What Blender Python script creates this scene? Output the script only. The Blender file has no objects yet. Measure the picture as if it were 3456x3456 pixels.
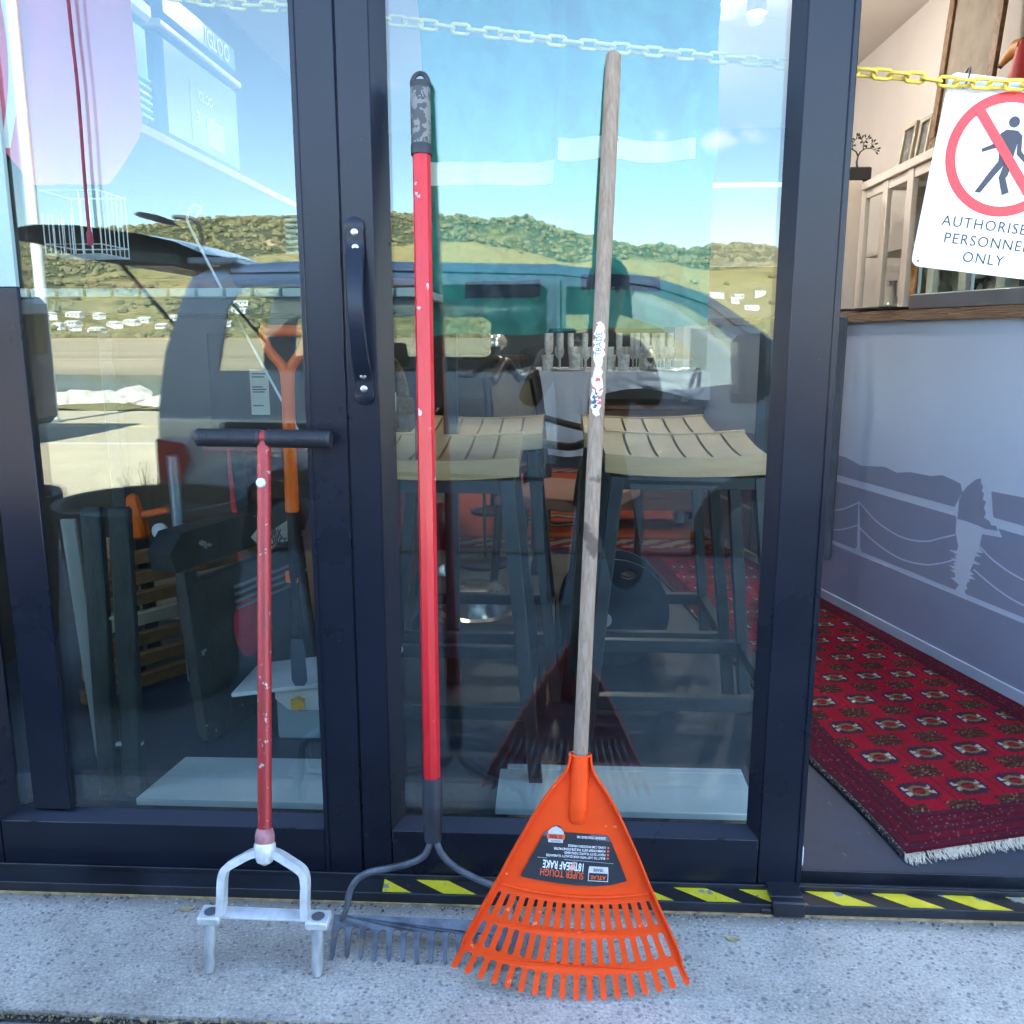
import bpy, bmesh, math, random
import numpy as np
from mathutils import Vector, Matrix, noise
R = math.radians
random.seed(7)
sc = bpy.context.scene
COL = sc.collection

# ------------------------------------------------------------------ camera
cam_d = bpy.data.cameras.new('camera')
cam = bpy.data.objects.new('camera', cam_d); COL.objects.link(cam)
cam.location = (0.0, -1.64, 1.09)
cam.rotation_euler = (R(90 - 11.15), 0.0, R(2.8))
cam_d.sensor_width = 36.0
cam_d.lens = 36.0 * 3010.0 / 3456.0
cam_d.clip_start = 0.02
cam_d.clip_end = 12000.0
sc.camera = cam

# ------------------------------------------------------------------ sky and sun
SUN_EL, SUN_AZ = R(41), R(-5)          # the sun stands behind the shop
world = bpy.data.worlds.new('World'); sc.world = world
world.use_nodes = True
wn, wl = world.node_tree.nodes, world.node_tree.links
wn.clear()
w_out = wn.new('ShaderNodeOutputWorld')
w_bg = wn.new('ShaderNodeBackground')
sky = wn.new('ShaderNodeTexSky')
sky.sky_type = 'NISHITA'; sky.sun_disc = False
sky.sun_elevation = SUN_EL; sky.sun_rotation = SUN_AZ
sky.air_density = 1.0; sky.dust_density = 0.05; sky.ozone_density = 1.1; sky.altitude = 20
w_bg.inputs['Strength'].default_value = 0.10
# a few small fair-weather clouds low over the hills
tc = wn.new('ShaderNodeTexCoord'); mp = wn.new('ShaderNodeMapping')
mp.inputs['Scale'].default_value = (1.0, 1.0, 2.6); mp.inputs['Location'].default_value = (0.34, 0.21, 0.02)
cn = wn.new('ShaderNodeTexNoise'); cn.inputs['Scale'].default_value = 5.0
cn.inputs['Detail'].default_value = 6.0; cn.inputs['Roughness'].default_value = 0.55
cr = wn.new('ShaderNodeValToRGB')
cr.color_ramp.elements[0].position = 0.66; cr.color_ramp.elements[1].position = 0.80
cm = wn.new('ShaderNodeMixRGB'); cm.inputs['Color2'].default_value = (7.5, 7.3, 7.2, 1)
wl.new(tc.outputs['Generated'], mp.inputs['Vector']); wl.new(mp.outputs['Vector'], cn.inputs['Vector'])
wl.new(cn.outputs['Fac'], cr.inputs['Fac']); wl.new(cr.outputs['Color'], cm.inputs['Fac'])
# one small cloud standing over the far ridge
mp2 = wn.new('ShaderNodeMapping'); _s = (13.0, 4.0, 85.0); _d0 = (.163, -.9672, .1955)
mp2.inputs['Scale'].default_value = _s; mp2.inputs['Location'].default_value = tuple(-a * b for a, b in zip(_d0, _s)); mp2.inputs['Rotation'].default_value = (0, 0, 0)
wl.new(tc.outputs['Generated'], mp2.inputs['Vector'])
ln = wn.new('ShaderNodeVectorMath'); ln.operation = 'LENGTH'; wl.new(mp2.outputs['Vector'], ln.inputs[0])
cn2 = wn.new('ShaderNodeTexNoise'); cn2.inputs['Scale'].default_value = 26; cn2.inputs['Detail'].default_value = 5; wl.new(tc.outputs['Generated'], cn2.inputs['Vector'])
ma = wn.new('ShaderNodeMath'); ma.operation = 'MULTIPLY_ADD'; ma.inputs[1].default_value = 4.2; wl.new(cn2.outputs['Fac'], ma.inputs[0]); wl.new(ln.outputs['Value'], ma.inputs[2])
mr2 = wn.new('ShaderNodeMapRange'); mr2.inputs['From Min'].default_value = 2.75; mr2.inputs['From Max'].default_value = 1.75; mr2.inputs['To Max'].default_value = .6; wl.new(ma.outputs[0], mr2.inputs['Value'])
cm2 = wn.new('ShaderNodeMixRGB'); cm2.inputs['Color2'].default_value = (9.5, 8.2, 8.2, 1); wl.new(mr2.outputs['Result'], cm2.inputs['Fac'])
wl.new(sky.outputs['Color'], cm.inputs['Color1']); wl.new(cm.outputs['Color'], cm2.inputs['Color1']); wl.new(cm2.outputs['Color'], w_bg.inputs['Color'])
wl.new(w_bg.outputs['Background'], w_out.inputs['Surface'])

sun_d = bpy.data.lights.new('sun', 'SUN'); sun_d.energy = 5.0; sun_d.angle = R(0.53); sun_d.color = (1.0, 0.93, 0.82)
sun = bpy.data.objects.new('sun', sun_d); COL.objects.link(sun)
_sd = Vector((math.sin(SUN_AZ) * math.cos(SUN_EL), math.cos(SUN_AZ) * math.cos(SUN_EL), math.sin(SUN_EL)))
sun.rotation_euler = _sd.to_track_quat('Z', 'Y').to_euler()
sun.location = _sd * 40

vs = sc.view_settings
sc.display_settings.display_device = 'sRGB'
vs.view_transform = 'Standard'; vs.look = 'None'; vs.gamma = 1.0; vs.use_curve_mapping = False
vs.exposure = 3.55
sc.cycles.use_denoising = True
try: sc.cycles.denoiser = 'OPENIMAGEDENOISE'
except Exception: pass
sc.cycles.max_bounces = 6; sc.cycles.diffuse_bounces = 2; sc.cycles.glossy_bounces = 3
sc.cycles.use_adaptive_sampling = True; sc.cycles.adaptive_threshold = 0.03; sc.cycles.adaptive_min_samples = 16
sc.cycles.transparent_max_bounces = 12; sc.cycles.transmission_bounces = 4
sc.cycles.caustics_reflective = False; sc.cycles.caustics_refractive = False
sc.cycles.sample_clamp_indirect = 4.0

# ------------------------------------------------------------------ mesh helpers
class MB:
    def __init__(s): s.v = []; s.f = []
    def add(s, vs_, fs):
        o = len(s.v); s.v += [tuple(p) for p in vs_]; s.f += [tuple(i + o for i in f) for f in fs]; return s
    def obox(s, c, ax, h, b=0.0):
        c = Vector(c); X, Y, Z = [Vector(a) for a in ax]; hx, hy, hz = h
        def P(x, y, z): return c + X * x + Y * y + Z * z
        if b <= 0:
            V = [P(x * hx, y * hy, z * hz) for x in (-1, 1) for y in (-1, 1) for z in (-1, 1)]
            return s.add(V, [(0, 1, 3, 2), (4, 6, 7, 5), (0, 4, 5, 1), (2, 3, 7, 6), (0, 2, 6, 4), (1, 5, 7, 3)])
        b = min(b, hx * .49, hy * .49, hz * .49)
        V = []; idx = {}
        for sx in (-1, 1):
            for sy in (-1, 1):
                for sz in (-1, 1):
                    idx[sx, sy, sz] = len(V)
                    V += [P(sx * hx, sy * (hy - b), sz * (hz - b)), P(sx * (hx - b), sy * hy, sz * (hz - b)), P(sx * (hx - b), sy * (hy - b), sz * hz)]
        F = []
        cyc = [(-1, -1), (1, -1), (1, 1), (-1, 1)]
        for sg in (-1, 1):
            F.append([idx[sg, a, b_] + 0 for a, b_ in cyc]); F.append([idx[a, sg, b_] + 1 for a, b_ in cyc]); F.append([idx[a, b_, sg] + 2 for a, b_ in cyc])
        for a in (-1, 1):
            for b_ in (-1, 1):
                F.append([idx[-1, a, b_] + 1, idx[1, a, b_] + 1, idx[1, a, b_] + 2, idx[-1, a, b_] + 2])
                F.append([idx[a, -1, b_] + 0, idx[a, 1, b_] + 0, idx[a, 1, b_] + 2, idx[a, -1, b_] + 2])
                F.append([idx[a, b_, -1] + 0, idx[a, b_, 1] + 0, idx[a, b_, 1] + 1, idx[a, b_, -1] + 1])
        for k in idx.values(): F.append([k, k + 1, k + 2])
        return s.add(V, F)
    def box(s, x0, x1, y0, y1, z0, z1, b=0.0):
        return s.obox(((x0 + x1) / 2, (y0 + y1) / 2, (z0 + z1) / 2), ((1, 0, 0), (0, 1, 0), (0, 0, 1)), (abs(x1 - x0) / 2, abs(y1 - y0) / 2, abs(z1 - z0) / 2), b)
    def bar(s, a, b_, w, h, up=(0, 0, 1), bev=0.0):
        """a rectangular bar from a to b, w wide across, h thick along up"""
        a = Vector(a); b_ = Vector(b_); d = (b_ - a); L = d.length; d.normalize()
        u = Vector(up); x = d.cross(u)
        if x.length < 1e-4: x = d.cross(Vector((1, 0, 0)))
        x.normalize(); u = x.cross(d)
        return s.obox((a + b_) / 2, (d, x, u), (L / 2, w / 2, h / 2), bev)
    def tube(s, pts, r, n=10, caps=True, closed=False):
        pts = [Vector(p) for p in pts]; m = len(pts)
        rs = r if isinstance(r, (list, tuple)) else [r] * m
        V = []; F = []; prev = None
        for i, p in enumerate(pts):
            if closed: t = pts[(i + 1) % m] - pts[i - 1]
            else: t = pts[min(i + 1, m - 1)] - pts[max(i - 1, 0)]
            if t.length < 1e-9: t = Vector((0, 0, 1))
            t.normalize()
            if prev is None:
                a = Vector((0, 0, 1)) if abs(t.z) < .9 else Vector((1, 0, 0))
                u = t.cross(a).normalized()
            else:
                u = prev - t * prev.dot(t)
                u = u.normalized() if u.length > 1e-6 else t.orthogonal().normalized()
            prev = u; w = t.cross(u)
            for k in range(n):
                a = 2 * math.pi * k / n
                V.append(p + (u * math.cos(a) + w * math.sin(a)) * rs[i])
        for i in range(m if closed else m - 1):
            j = (i + 1) % m
            for k in range(n):
                k2 = (k + 1) % n
                F.append((i * n + k, i * n + k2, j * n + k2, j * n + k))
        if caps and not closed:
            F.append(tuple(range(n))); F.append(tuple((m - 1) * n + k for k in range(n)))
        return s.add(V, F)
    def lathe(s, prof, c=(0, 0, 0), ax=((1, 0, 0), (0, 1, 0), (0, 0, 1)), n=24, sx=1.0, sy=1.0):
        c = Vector(c); X, Y, Z = [Vector(a) for a in ax]; V = []; F = []
        for rr, z in prof:
            for k in range(n):
                a = 2 * math.pi * k / n
                V.append(c + X * (rr * sx * math.cos(a)) + Y * (rr * sy * math.sin(a)) + Z * z)
        for i in range(len(prof) - 1):
            for k in range(n):
                k2 = (k + 1) % n
                F.append((i * n + k, i * n + k2, (i + 1) * n + k2, (i + 1) * n + k))
        if prof[0][0] > 1e-6: F.append(tuple(range(n)))
        if prof[-1][0] > 1e-6: F.append(tuple((len(prof) - 1) * n + k for k in range(n)))
        return s.add(V, F)
    def grid(s, nu, nv, fn):
        V = [fn(i / nu, j / nv) for j in range(nv + 1) for i in range(nu + 1)]
        F = [(j * (nu + 1) + i, j * (nu + 1) + i + 1, (j + 1) * (nu + 1) + i + 1, (j + 1) * (nu + 1) + i) for j in range(nv) for i in range(nu)]
        return s.add(V, F)
    def prism(s, poly, fn, t):
        """poly in 2D mapped by fn(x, y, depth); depth 0 and t"""
        n = len(poly)
        V = [fn(x, y, 0) for x, y in poly] + [fn(x, y, t) for x, y in poly]
        F = [tuple(range(n)), tuple(range(n, 2 * n))] + [(i, (i + 1) % n, n + (i + 1) % n, n + i) for i in range(n)]
        return s.add(V, F)
    def mapped(s, fn, i0=0):
        s.v[i0:] = [tuple(fn(*p)) for p in s.v[i0:]]; return s

def mesh_of(name, mb, mat, smooth=True, ang=38, fix=True):
    me = bpy.data.meshes.new(name)
    me.from_pydata(mb.v, [], mb.f)
    if fix:
        bm = bmesh.new(); bm.from_mesh(me)
        bmesh.ops.remove_doubles(bm, verts=bm.verts, dist=1e-7)
        bmesh.ops.recalc_face_normals(bm, faces=bm.faces)
        bm.to_mesh(me); bm.free()
    if smooth:
        me.shade_smooth(); me.set_sharp_from_angle(angle=R(ang))
    if mat is not None:
        for m_ in (mat if isinstance(mat, (list, tuple)) else [mat]): me.materials.append(m_)
    return me

def setp(o, label=None, cat=None, group=None, kind=None):
    if label: o['label'] = label
    if cat: o['category'] = cat
    if group: o['group'] = group
    if kind: o['kind'] = kind
    return o

def thing(name, label, cat, loc=(0, 0, 0), group=None):
    o = bpy.data.objects.new(name, None); COL.objects.link(o)
    o.empty_display_size = 0.05; o.location = loc
    return setp(o, label, cat, group)

def part(name, mb, mat, parent, **k):
    """mesh in world coordinates under a thing (or under one of its parts)"""
    o = bpy.data.objects.new(name, mesh_of(name, mb, mat, **k)); COL.objects.link(o)
    o.parent = parent
    if parent.type == 'EMPTY': o.location = -Vector(parent.location)
    return o

def single(name, mb, mat, label, cat, loc, group=None, **k):
    l = Vector(loc); mb.v = [tuple(Vector(p) - l) for p in mb.v]
    o = bpy.data.objects.new(name, mesh_of(name, mb, mat, **k)); COL.objects.link(o)
    o.location = l
    return setp(o, label, cat, group)

def struct(name, mb, mat, kind='structure', **k):
    o = bpy.data.objects.new(name, mesh_of(name, mb, mat, **k)); COL.objects.link(o)
    o['kind'] = kind
    return o

def copy_tree(o, parent=None):
    c = o.copy(); COL.objects.link(c)
    if parent: c.parent = parent
    for ch in [x for x in o.children]: copy_tree(ch, c)
    return c

def fill2d(outline, holes=(), t=0.002):
    """flat plate with holes, thickness t about z = 0"""
    cu = bpy.data.curves.new('tmp', 'CURVE'); cu.dimensions = '2D'; cu.fill_mode = 'BOTH'; cu.extrude = t / 2
    for ring in [outline] + list(holes):
        sp = cu.splines.new('POLY'); sp.points.add(len(ring) - 1); sp.use_cyclic_u = True
        for p, (x, y) in zip(sp.points, ring): p.co = (x, y, 0, 1)
    return _from_curve(cu)

def _from_curve(cu):
    ob = bpy.data.objects.new('tmp', cu); COL.objects.link(ob)
    bpy.context.view_layer.update()
    me = bpy.data.meshes.new_from_object(ob.evaluated_get(bpy.context.evaluated_depsgraph_get()))
    mb = MB(); mb.add([tuple(v.co) for v in me.vertices], [tuple(p.vertices) for p in me.polygons])
    bpy.data.objects.remove(ob); bpy.data.curves.remove(cu); bpy.data.meshes.remove(me)
    return mb

def text2d(body, size, sx=1.0, t=0.0004, align='CENTER', space=1.0, bold=0.0):
    cu = bpy.data.curves.new('tmp', 'FONT'); cu.body = body; cu.size = size; cu.extrude = t / 2
    cu.align_x = align; cu.align_y = 'CENTER'; cu.space_character = space; cu.resolution_u = 3; cu.offset = bold
    mb = _from_curve(cu)
    mb.v = [(x * sx, y, z) for x, y, z in mb.v]
    return mb

def smoothpts(P, n=6):
    """Catmull-Rom through the points"""
    P = [Vector(p) for p in P]; out = []
    for i in range(len(P) - 1):
        p0 = P[max(i - 1, 0)]; p1 = P[i]; p2 = P[i + 1]; p3 = P[min(i + 2, len(P) - 1)]
        for k in range(n):
            t = k / n
            out.append(0.5 * ((2 * p1) + (p2 - p0) * t + (2 * p0 - 5 * p1 + 4 * p2 - p3) * t * t + (3 * p1 - p0 - 3 * p2 + p3) * t ** 3))
    out.append(P[-1]); return out

def lerp(a, b, t): return a + (b - a) * t
def interp(x, xs, ys): return float(np.interp(x, xs, ys))

# ------------------------------------------------------------------ materials
_M = {}
def M(name, col, rough=0.5, metal=0.0, var=0.12, vs=6.0, bump=0.0, bs=60.0, col2=None, chips=None, spec=0.5, coat=0.0, detail=5.0, emit=None, sheen=0.0, stretch=None, rvar=0.12, trans=0.0):
    if name in _M: return _M[name]
    m = bpy.data.materials.new(name); m.use_nodes = True
    n, l = m.node_tree.nodes, m.node_tree.links
    b = n['Principled BSDF']
    b.inputs['Roughness'].default_value = rough; b.inputs['Metallic'].default_value = metal
    b.inputs['Specular IOR Level'].default_value = spec; b.inputs['Coat Weight'].default_value = coat
    if sheen: b.inputs['Sheen Weight'].default_value = sheen
    t = n.new('ShaderNodeTexCoord'); vec = t.outputs['Object']
    if stretch:
        mpn = n.new('ShaderNodeMapping'); mpn.inputs['Scale'].default_value = stretch
        l.new(vec, mpn.inputs['Vector']); vec = mpn.outputs['Vector']
    nz = n.new('ShaderNodeTexNoise'); nz.inputs['Scale'].default_value = vs; nz.inputs['Detail'].default_value = detail
    nz.inputs['Roughness'].default_value = 0.6
    l.new(vec, nz.inputs['Vector'])
    rp = n.new('ShaderNodeValToRGB')
    c2 = col2 if col2 else tuple(min(1, c * (1 + var)) for c in col)
    c1 = col if col2 else tuple(c * (1 - var) for c in col)
    rp.color_ramp.elements[0].position = 0.32; rp.color_ramp.elements[1].position = 0.68
    rp.color_ramp.elements[0].color = (*c1, 1); rp.color_ramp.elements[1].color = (*c2, 1)
    l.new(nz.outputs['Fac'], rp.inputs['Fac'])
    out = rp.outputs['Color']
    if chips:
        cc, cs, th = chips
        n2 = n.new('ShaderNodeTexNoise'); n2.inputs['Scale'].default_value = cs; n2.inputs['Detail'].default_value = 6
        l.new(t.outputs['Object'], n2.inputs['Vector'])
        r2 = n.new('ShaderNodeValToRGB'); r2.color_ramp.elements[0].position = th; r2.color_ramp.elements[1].position = th + 0.03
        l.new(n2.outputs['Fac'], r2.inputs['Fac'])
        mx = n.new('ShaderNodeMixRGB'); mx.inputs['Color2'].default_value = (*cc, 1)
        l.new(r2.outputs['Color'], mx.inputs['Fac']); l.new(out, mx.inputs['Color1']); out = mx.outputs['Color']
    l.new(out, b.inputs['Base Color'])
    if rvar:
        mr = n.new('ShaderNodeMapRange'); mr.inputs['To Min'].default_value = max(0.02, rough - rvar); mr.inputs['To Max'].default_value = min(1, rough + rvar)
        l.new(nz.outputs['Fac'], mr.inputs['Value']); l.new(mr.outputs['Result'], b.inputs['Roughness'])
    if bump:
        n3 = n.new('ShaderNodeTexNoise'); n3.inputs['Scale'].default_value = bs; n3.inputs['Detail'].default_value = 4
        l.new(vec, n3.inputs['Vector'])
        bp = n.new('ShaderNodeBump'); bp.inputs['Strength'].default_value = bump; bp.inputs['Distance'].default_value = 0.01
        l.new(n3.outputs['Fac'], bp.inputs['Height']); l.new(bp.outputs['Normal'], b.inputs['Normal'])
    if trans: b.inputs['Transmission Weight'].default_value = trans
    if emit:
        m.cycles.emission_sampling = 'NONE'
        b.inputs['Emission Color'].default_value = (*emit[0], 1); b.inputs['Emission Strength'].default_value = emit[1]
    _M[name] = m
    return m

def glass_mat(name, refl=0.080, tint=(0.815, 0.865, 0.85), rough=0.0, dirt=0.0):
    """one face of a glazing unit: see-through with a mirror share that grows towards grazing"""
    m = bpy.data.materials.new(name); m.use_nodes = True
    n, l = m.node_tree.nodes, m.node_tree.links; n.clear()
    o = n.new('ShaderNodeOutputMaterial'); tr = n.new('ShaderNodeBsdfTransparent'); gl = n.new('ShaderNodeBsdfGlossy')
    gl.inputs['Roughness'].default_value = rough; gl.inputs['Color'].default_value = (.84, .97, 1, 1)
    tr.inputs['Color'].default_value = (*tint, 1)
    lw = n.new('ShaderNodeLayerWeight'); lw.inputs['Blend'].default_value = 0.5
    pw = n.new('ShaderNodeMath'); pw.operation = 'POWER'; pw.inputs[1].default_value = 5.0
    mr = n.new('ShaderNodeMapRange'); mr.inputs['To Min'].default_value = refl; mr.inputs['To Max'].default_value = 1.0
    mx = n.new('ShaderNodeMixShader')
    l.new(lw.outputs['Facing'], pw.inputs[0]); l.new(pw.outputs[0], mr.inputs['Value'])
    l.new(mr.outputs['Result'], mx.inputs['Fac']); l.new(tr.outputs[0], mx.inputs[1]); l.new(gl.outputs[0], mx.inputs[2])
    fin = mx.outputs[0]
    if dirt:
        t = n.new('ShaderNodeTexCoord'); mp_ = n.new('ShaderNodeMapping'); mp_.inputs['Scale'].default_value = (3.0, 1, .9); mp_.inputs['Rotation'].default_value = (0, .35, 0)
        l.new(t.outputs['Object'], mp_.inputs['Vector'])
        nz = n.new('ShaderNodeTexNoise'); nz.inputs['Scale'].default_value = 3.5; nz.inputs['Detail'].default_value = 9; nz.inputs['Roughness'].default_value = .72; nz.inputs['Distortion'].default_value = 1.2
        l.new(mp_.outputs['Vector'], nz.inputs['Vector'])
        rp = n.new('ShaderNodeMapRange'); rp.inputs['From Min'].default_value = .42; rp.inputs['From Max'].default_value = .75; rp.inputs['To Min'].default_value = .002; rp.inputs['To Max'].default_value = dirt
        l.new(nz.outputs['Fac'], rp.inputs['Value'])
        df = n.new('ShaderNodeBsdfDiffuse'); df.inputs['Color'].default_value = (.7, .7, .68, 1)
        m2 = n.new('ShaderNodeMixShader'); l.new(rp.outputs['Result'], m2.inputs['Fac']); l.new(fin, m2.inputs[1]); l.new(df.outputs[0], m2.inputs[2]); fin = m2.outputs[0]
    l.new(fin, o.inputs['Surface'])
    return m

def attr_mat(name, attr, rough=0.9, bump=0.3, bs=400.0, spec=0.2, sheen=0.0):
    m = bpy.data.materials.new(name); m.use_nodes = True
    n, l = m.node_tree.nodes, m.node_tree.links; b = n['Principled BSDF']
    a = n.new('ShaderNodeAttribute'); a.attribute_name = attr
    t = n.new('ShaderNodeTexCoord'); nz = n.new('ShaderNodeTexNoise'); nz.inputs['Scale'].default_value = bs; nz.inputs['Detail'].default_value = 3
    l.new(t.outputs['Object'], nz.inputs['Vector'])
    hs = n.new('ShaderNodeMixRGB'); hs.blend_type = 'MULTIPLY'; hs.inputs['Fac'].default_value = 0.6
    rp = n.new('ShaderNodeValToRGB'); rp.color_ramp.elements[0].color = (.35, .35, .35, 1); rp.color_ramp.elements[0].position = .3; rp.color_ramp.elements[1].position = .62
    l.new(nz.outputs['Fac'], rp.inputs['Fac'])
    l.new(a.outputs['Color'], hs.inputs['Color1']); l.new(rp.outputs['Color'], hs.inputs['Color2'])
    l.new(hs.outputs['Color'], b.inputs['Base Color'])
    bp = n.new('ShaderNodeBump'); bp.inputs['Strength'].default_value = bump; bp.inputs['Distance'].default_value = 0.004
    l.new(nz.outputs['Fac'], bp.inputs['Height']); l.new(bp.outputs['Normal'], b.inputs['Normal'])
    b.inputs['Roughness'].default_value = rough; b.inputs['Specular IOR Level'].default_value = spec; b.inputs['Sheen Weight'].default_value = sheen
    return m
# ================================================================== THE PLACE: ground, building shell, street, far shore
def concrete_mat(name, base, speck=(0.07, 0.08, 0.10), trowel=True):
    m = bpy.data.materials.new(name); m.use_nodes = True
    n, l = m.node_tree.nodes, m.node_tree.links; b = n['Principled BSDF']
    t = n.new('ShaderNodeTexCoord')
    big = n.new('ShaderNodeTexNoise'); big.inputs['Scale'].default_value = 7; big.inputs['Detail'].default_value = 8; big.inputs['Roughness'].default_value = .65
    fine = n.new('ShaderNodeTexNoise'); fine.inputs['Scale'].default_value = 170; fine.inputs['Detail'].default_value = 6; fine.inputs['Roughness'].default_value = .7
    l.new(t.outputs['Object'], big.inputs['Vector']); l.new(t.outputs['Object'], fine.inputs['Vector'])
    r1 = n.new('ShaderNodeValToRGB'); r1.color_ramp.elements[0].position = .3; r1.color_ramp.elements[1].position = .7
    r1.color_ramp.elements[0].color = (*[c * .80 for c in base], 1); r1.color_ramp.elements[1].color = (*[min(1, c * 1.14) for c in base], 1)
    l.new(big.outputs['Fac'], r1.inputs['Fac'])
    r2 = n.new('ShaderNodeValToRGB'); r2.color_ramp.elements[0].position = .34; r2.color_ramp.elements[1].position = .66
    r2.color_ramp.elements[0].color = (.52, .54, .56, 1); r2.color_ramp.elements[1].color = (1.15, 1.14, 1.12, 1)
    l.new(fine.outputs['Fac'], r2.inputs['Fac'])
    mx = n.new('ShaderNodeMixRGB'); mx.blend_type = 'MULTIPLY'; mx.inputs['Fac'].default_value = .85
    l.new(r1.outputs['Color'], mx.inputs['Color1']); l.new(r2.outputs['Color'], mx.inputs['Color2'])
    out = mx.outputs['Color']
    st = n.new('ShaderNodeTexNoise'); st.inputs['Scale'].default_value = 2.3; st.inputs['Detail'].default_value = 7; st.inputs['Roughness'].default_value = .72; st.inputs['Distortion'].default_value = .6
    l.new(t.outputs['Object'], st.inputs['Vector'])
    rs = n.new('ShaderNodeValToRGB'); rs.color_ramp.elements[0].position = .36; rs.color_ramp.elements[1].position = .60; rs.color_ramp.elements[0].color = (.78, .77, .75, 1); rs.color_ramp.elements[1].color = (1.06, 1.06, 1.06, 1)
    l.new(st.outputs['Fac'], rs.inputs['Fac'])
    mst = n.new('ShaderNodeMixRGB'); mst.blend_type = 'MULTIPLY'; mst.inputs['Fac'].default_value = .9
    l.new(out, mst.inputs['Color1']); l.new(rs.outputs['Color'], mst.inputs['Color2']); out = mst.outputs['Color']
    # grime washed up against the sill
    sx_ = n.new('ShaderNodeSeparateXYZ'); l.new(t.outputs['Object'], sx_.inputs['Vector'])
    gm = n.new('ShaderNodeMapRange'); gm.inputs['From Min'].default_value = -.135; gm.inputs['From Max'].default_value = -.092
    ga_ = n.new('ShaderNodeMath'); ga_.operation = 'MULTIPLY_ADD'; ga_.inputs[1].default_value = .07; l.new(big.outputs['Fac'], ga_.inputs[0]); l.new(sx_.outputs['Y'], ga_.inputs[2])
    gb_ = n.new('ShaderNodeMath'); gb_.operation = 'SUBTRACT'; gb_.inputs[1].default_value = .035; l.new(ga_.outputs[0], gb_.inputs[0]); l.new(gb_.outputs[0], gm.inputs['Value'])
    gf = n.new('ShaderNodeMath'); gf.operation = 'MULTIPLY'; gf.inputs[1].default_value = .75; l.new(gm.outputs['Result'], gf.inputs[0])
    mg = n.new('ShaderNodeMixRGB'); mg.inputs['Color2'].default_value = (.13, .115, .09, 1); l.new(gf.outputs[0], mg.inputs['Fac']); l.new(out, mg.inputs['Color1']); out = mg.outputs['Color']
    # exposed aggregate: sparse dark and a few pale stones of different size
    for sc_, th, colr, seed in ((75, .24, speck, 0.0), (38, .17, (.11, .12, .15), 3.3), (95, .24, (.66, .64, .60), 7.1), (55, .20, (.17, .165, .16), 12.0), (130, .28, (.15, .15, .16), 17.0)):
        mp_ = n.new('ShaderNodeMapping'); mp_.inputs['Location'].default_value = (seed, seed * .7, 0); mp_.inputs['Rotation'].default_value = (0, 0, seed)
        l.new(t.outputs['Object'], mp_.inputs['Vector'])
        vo = n.new('ShaderNodeTexVoronoi'); vo.inputs['Scale'].default_value = sc_; vo.inputs['Randomness'].default_value = 1
        wp = n.new('ShaderNodeMixRGB'); wp.inputs['Fac'].default_value = .0025
        l.new(mp_.outputs['Vector'], wp.inputs['Color1']); l.new(fine.outputs['Color'], wp.inputs['Color2'])
        l.new(wp.outputs['Color'], vo.inputs['Vector'])
        # only some cells carry a stone
        sep = n.new('ShaderNodeSeparateColor'); l.new(vo.outputs['Color'], sep.inputs['Color'])
        gt = n.new('ShaderNodeMath'); gt.operation = 'GREATER_THAN'; gt.inputs[1].default_value = .64; l.new(sep.outputs['Red'], gt.inputs[0])
        lt = n.new('ShaderNodeMapRange'); lt.inputs['From Min'].default_value = th + .06; lt.inputs['From Max'].default_value = th - .03
        l.new(vo.outputs['Distance'], lt.inputs['Value'])
        ml = n.new('ShaderNodeMath'); ml.operation = 'MULTIPLY'; l.new(gt.outputs[0], ml.inputs[0]); l.new(lt.outputs['Result'], ml.inputs[1])
        mm = n.new('ShaderNodeMath'); mm.operation = 'MULTIPLY'; mm.inputs[1].default_value = .54; l.new(ml.outputs[0], mm.inputs[0])
        m2 = n.new('ShaderNodeMixRGB'); m2.inputs['Color2'].default_value = (*colr, 1)
        l.new(mm.outputs[0], m2.inputs['Fac']); l.new(out, m2.inputs['Color1']); out = m2.outputs['Color']
    l.new(out, b.inputs['Base Color'])
    b.inputs['Roughness'].default_value = .88; b.inputs['Specular IOR Level'].default_value = .3
    # relief: grain and swept trowel marks
    wv = n.new('ShaderNodeTexNoise'); wv.inputs['Scale'].default_value = 30; wv.inputs['Detail'].default_value = 5
    mp2 = n.new('ShaderNodeMapping'); mp2.inputs['Rotation'].default_value = (0, 0, .5); mp2.inputs['Scale'].default_value = (.7, 7, 1)
    l.new(t.outputs['Object'], mp2.inputs['Vector']); l.new(mp2.outputs['Vector'], wv.inputs['Vector'])
    ad = n.new('ShaderNodeMath'); ad.operation = 'ADD'
    l.new(fine.outputs['Fac'], ad.inputs[0]); l.new(wv.outputs['Fac'], ad.inputs[1])
    bp = n.new('ShaderNodeBump'); bp.inputs['Strength'].default_value = .55; bp.inputs['Distance'].default_value = .004
    l.new(ad.outputs[0], bp.inputs['Height']); l.new(bp.outputs['Normal'], b.inputs['Normal'])
    return m

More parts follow.
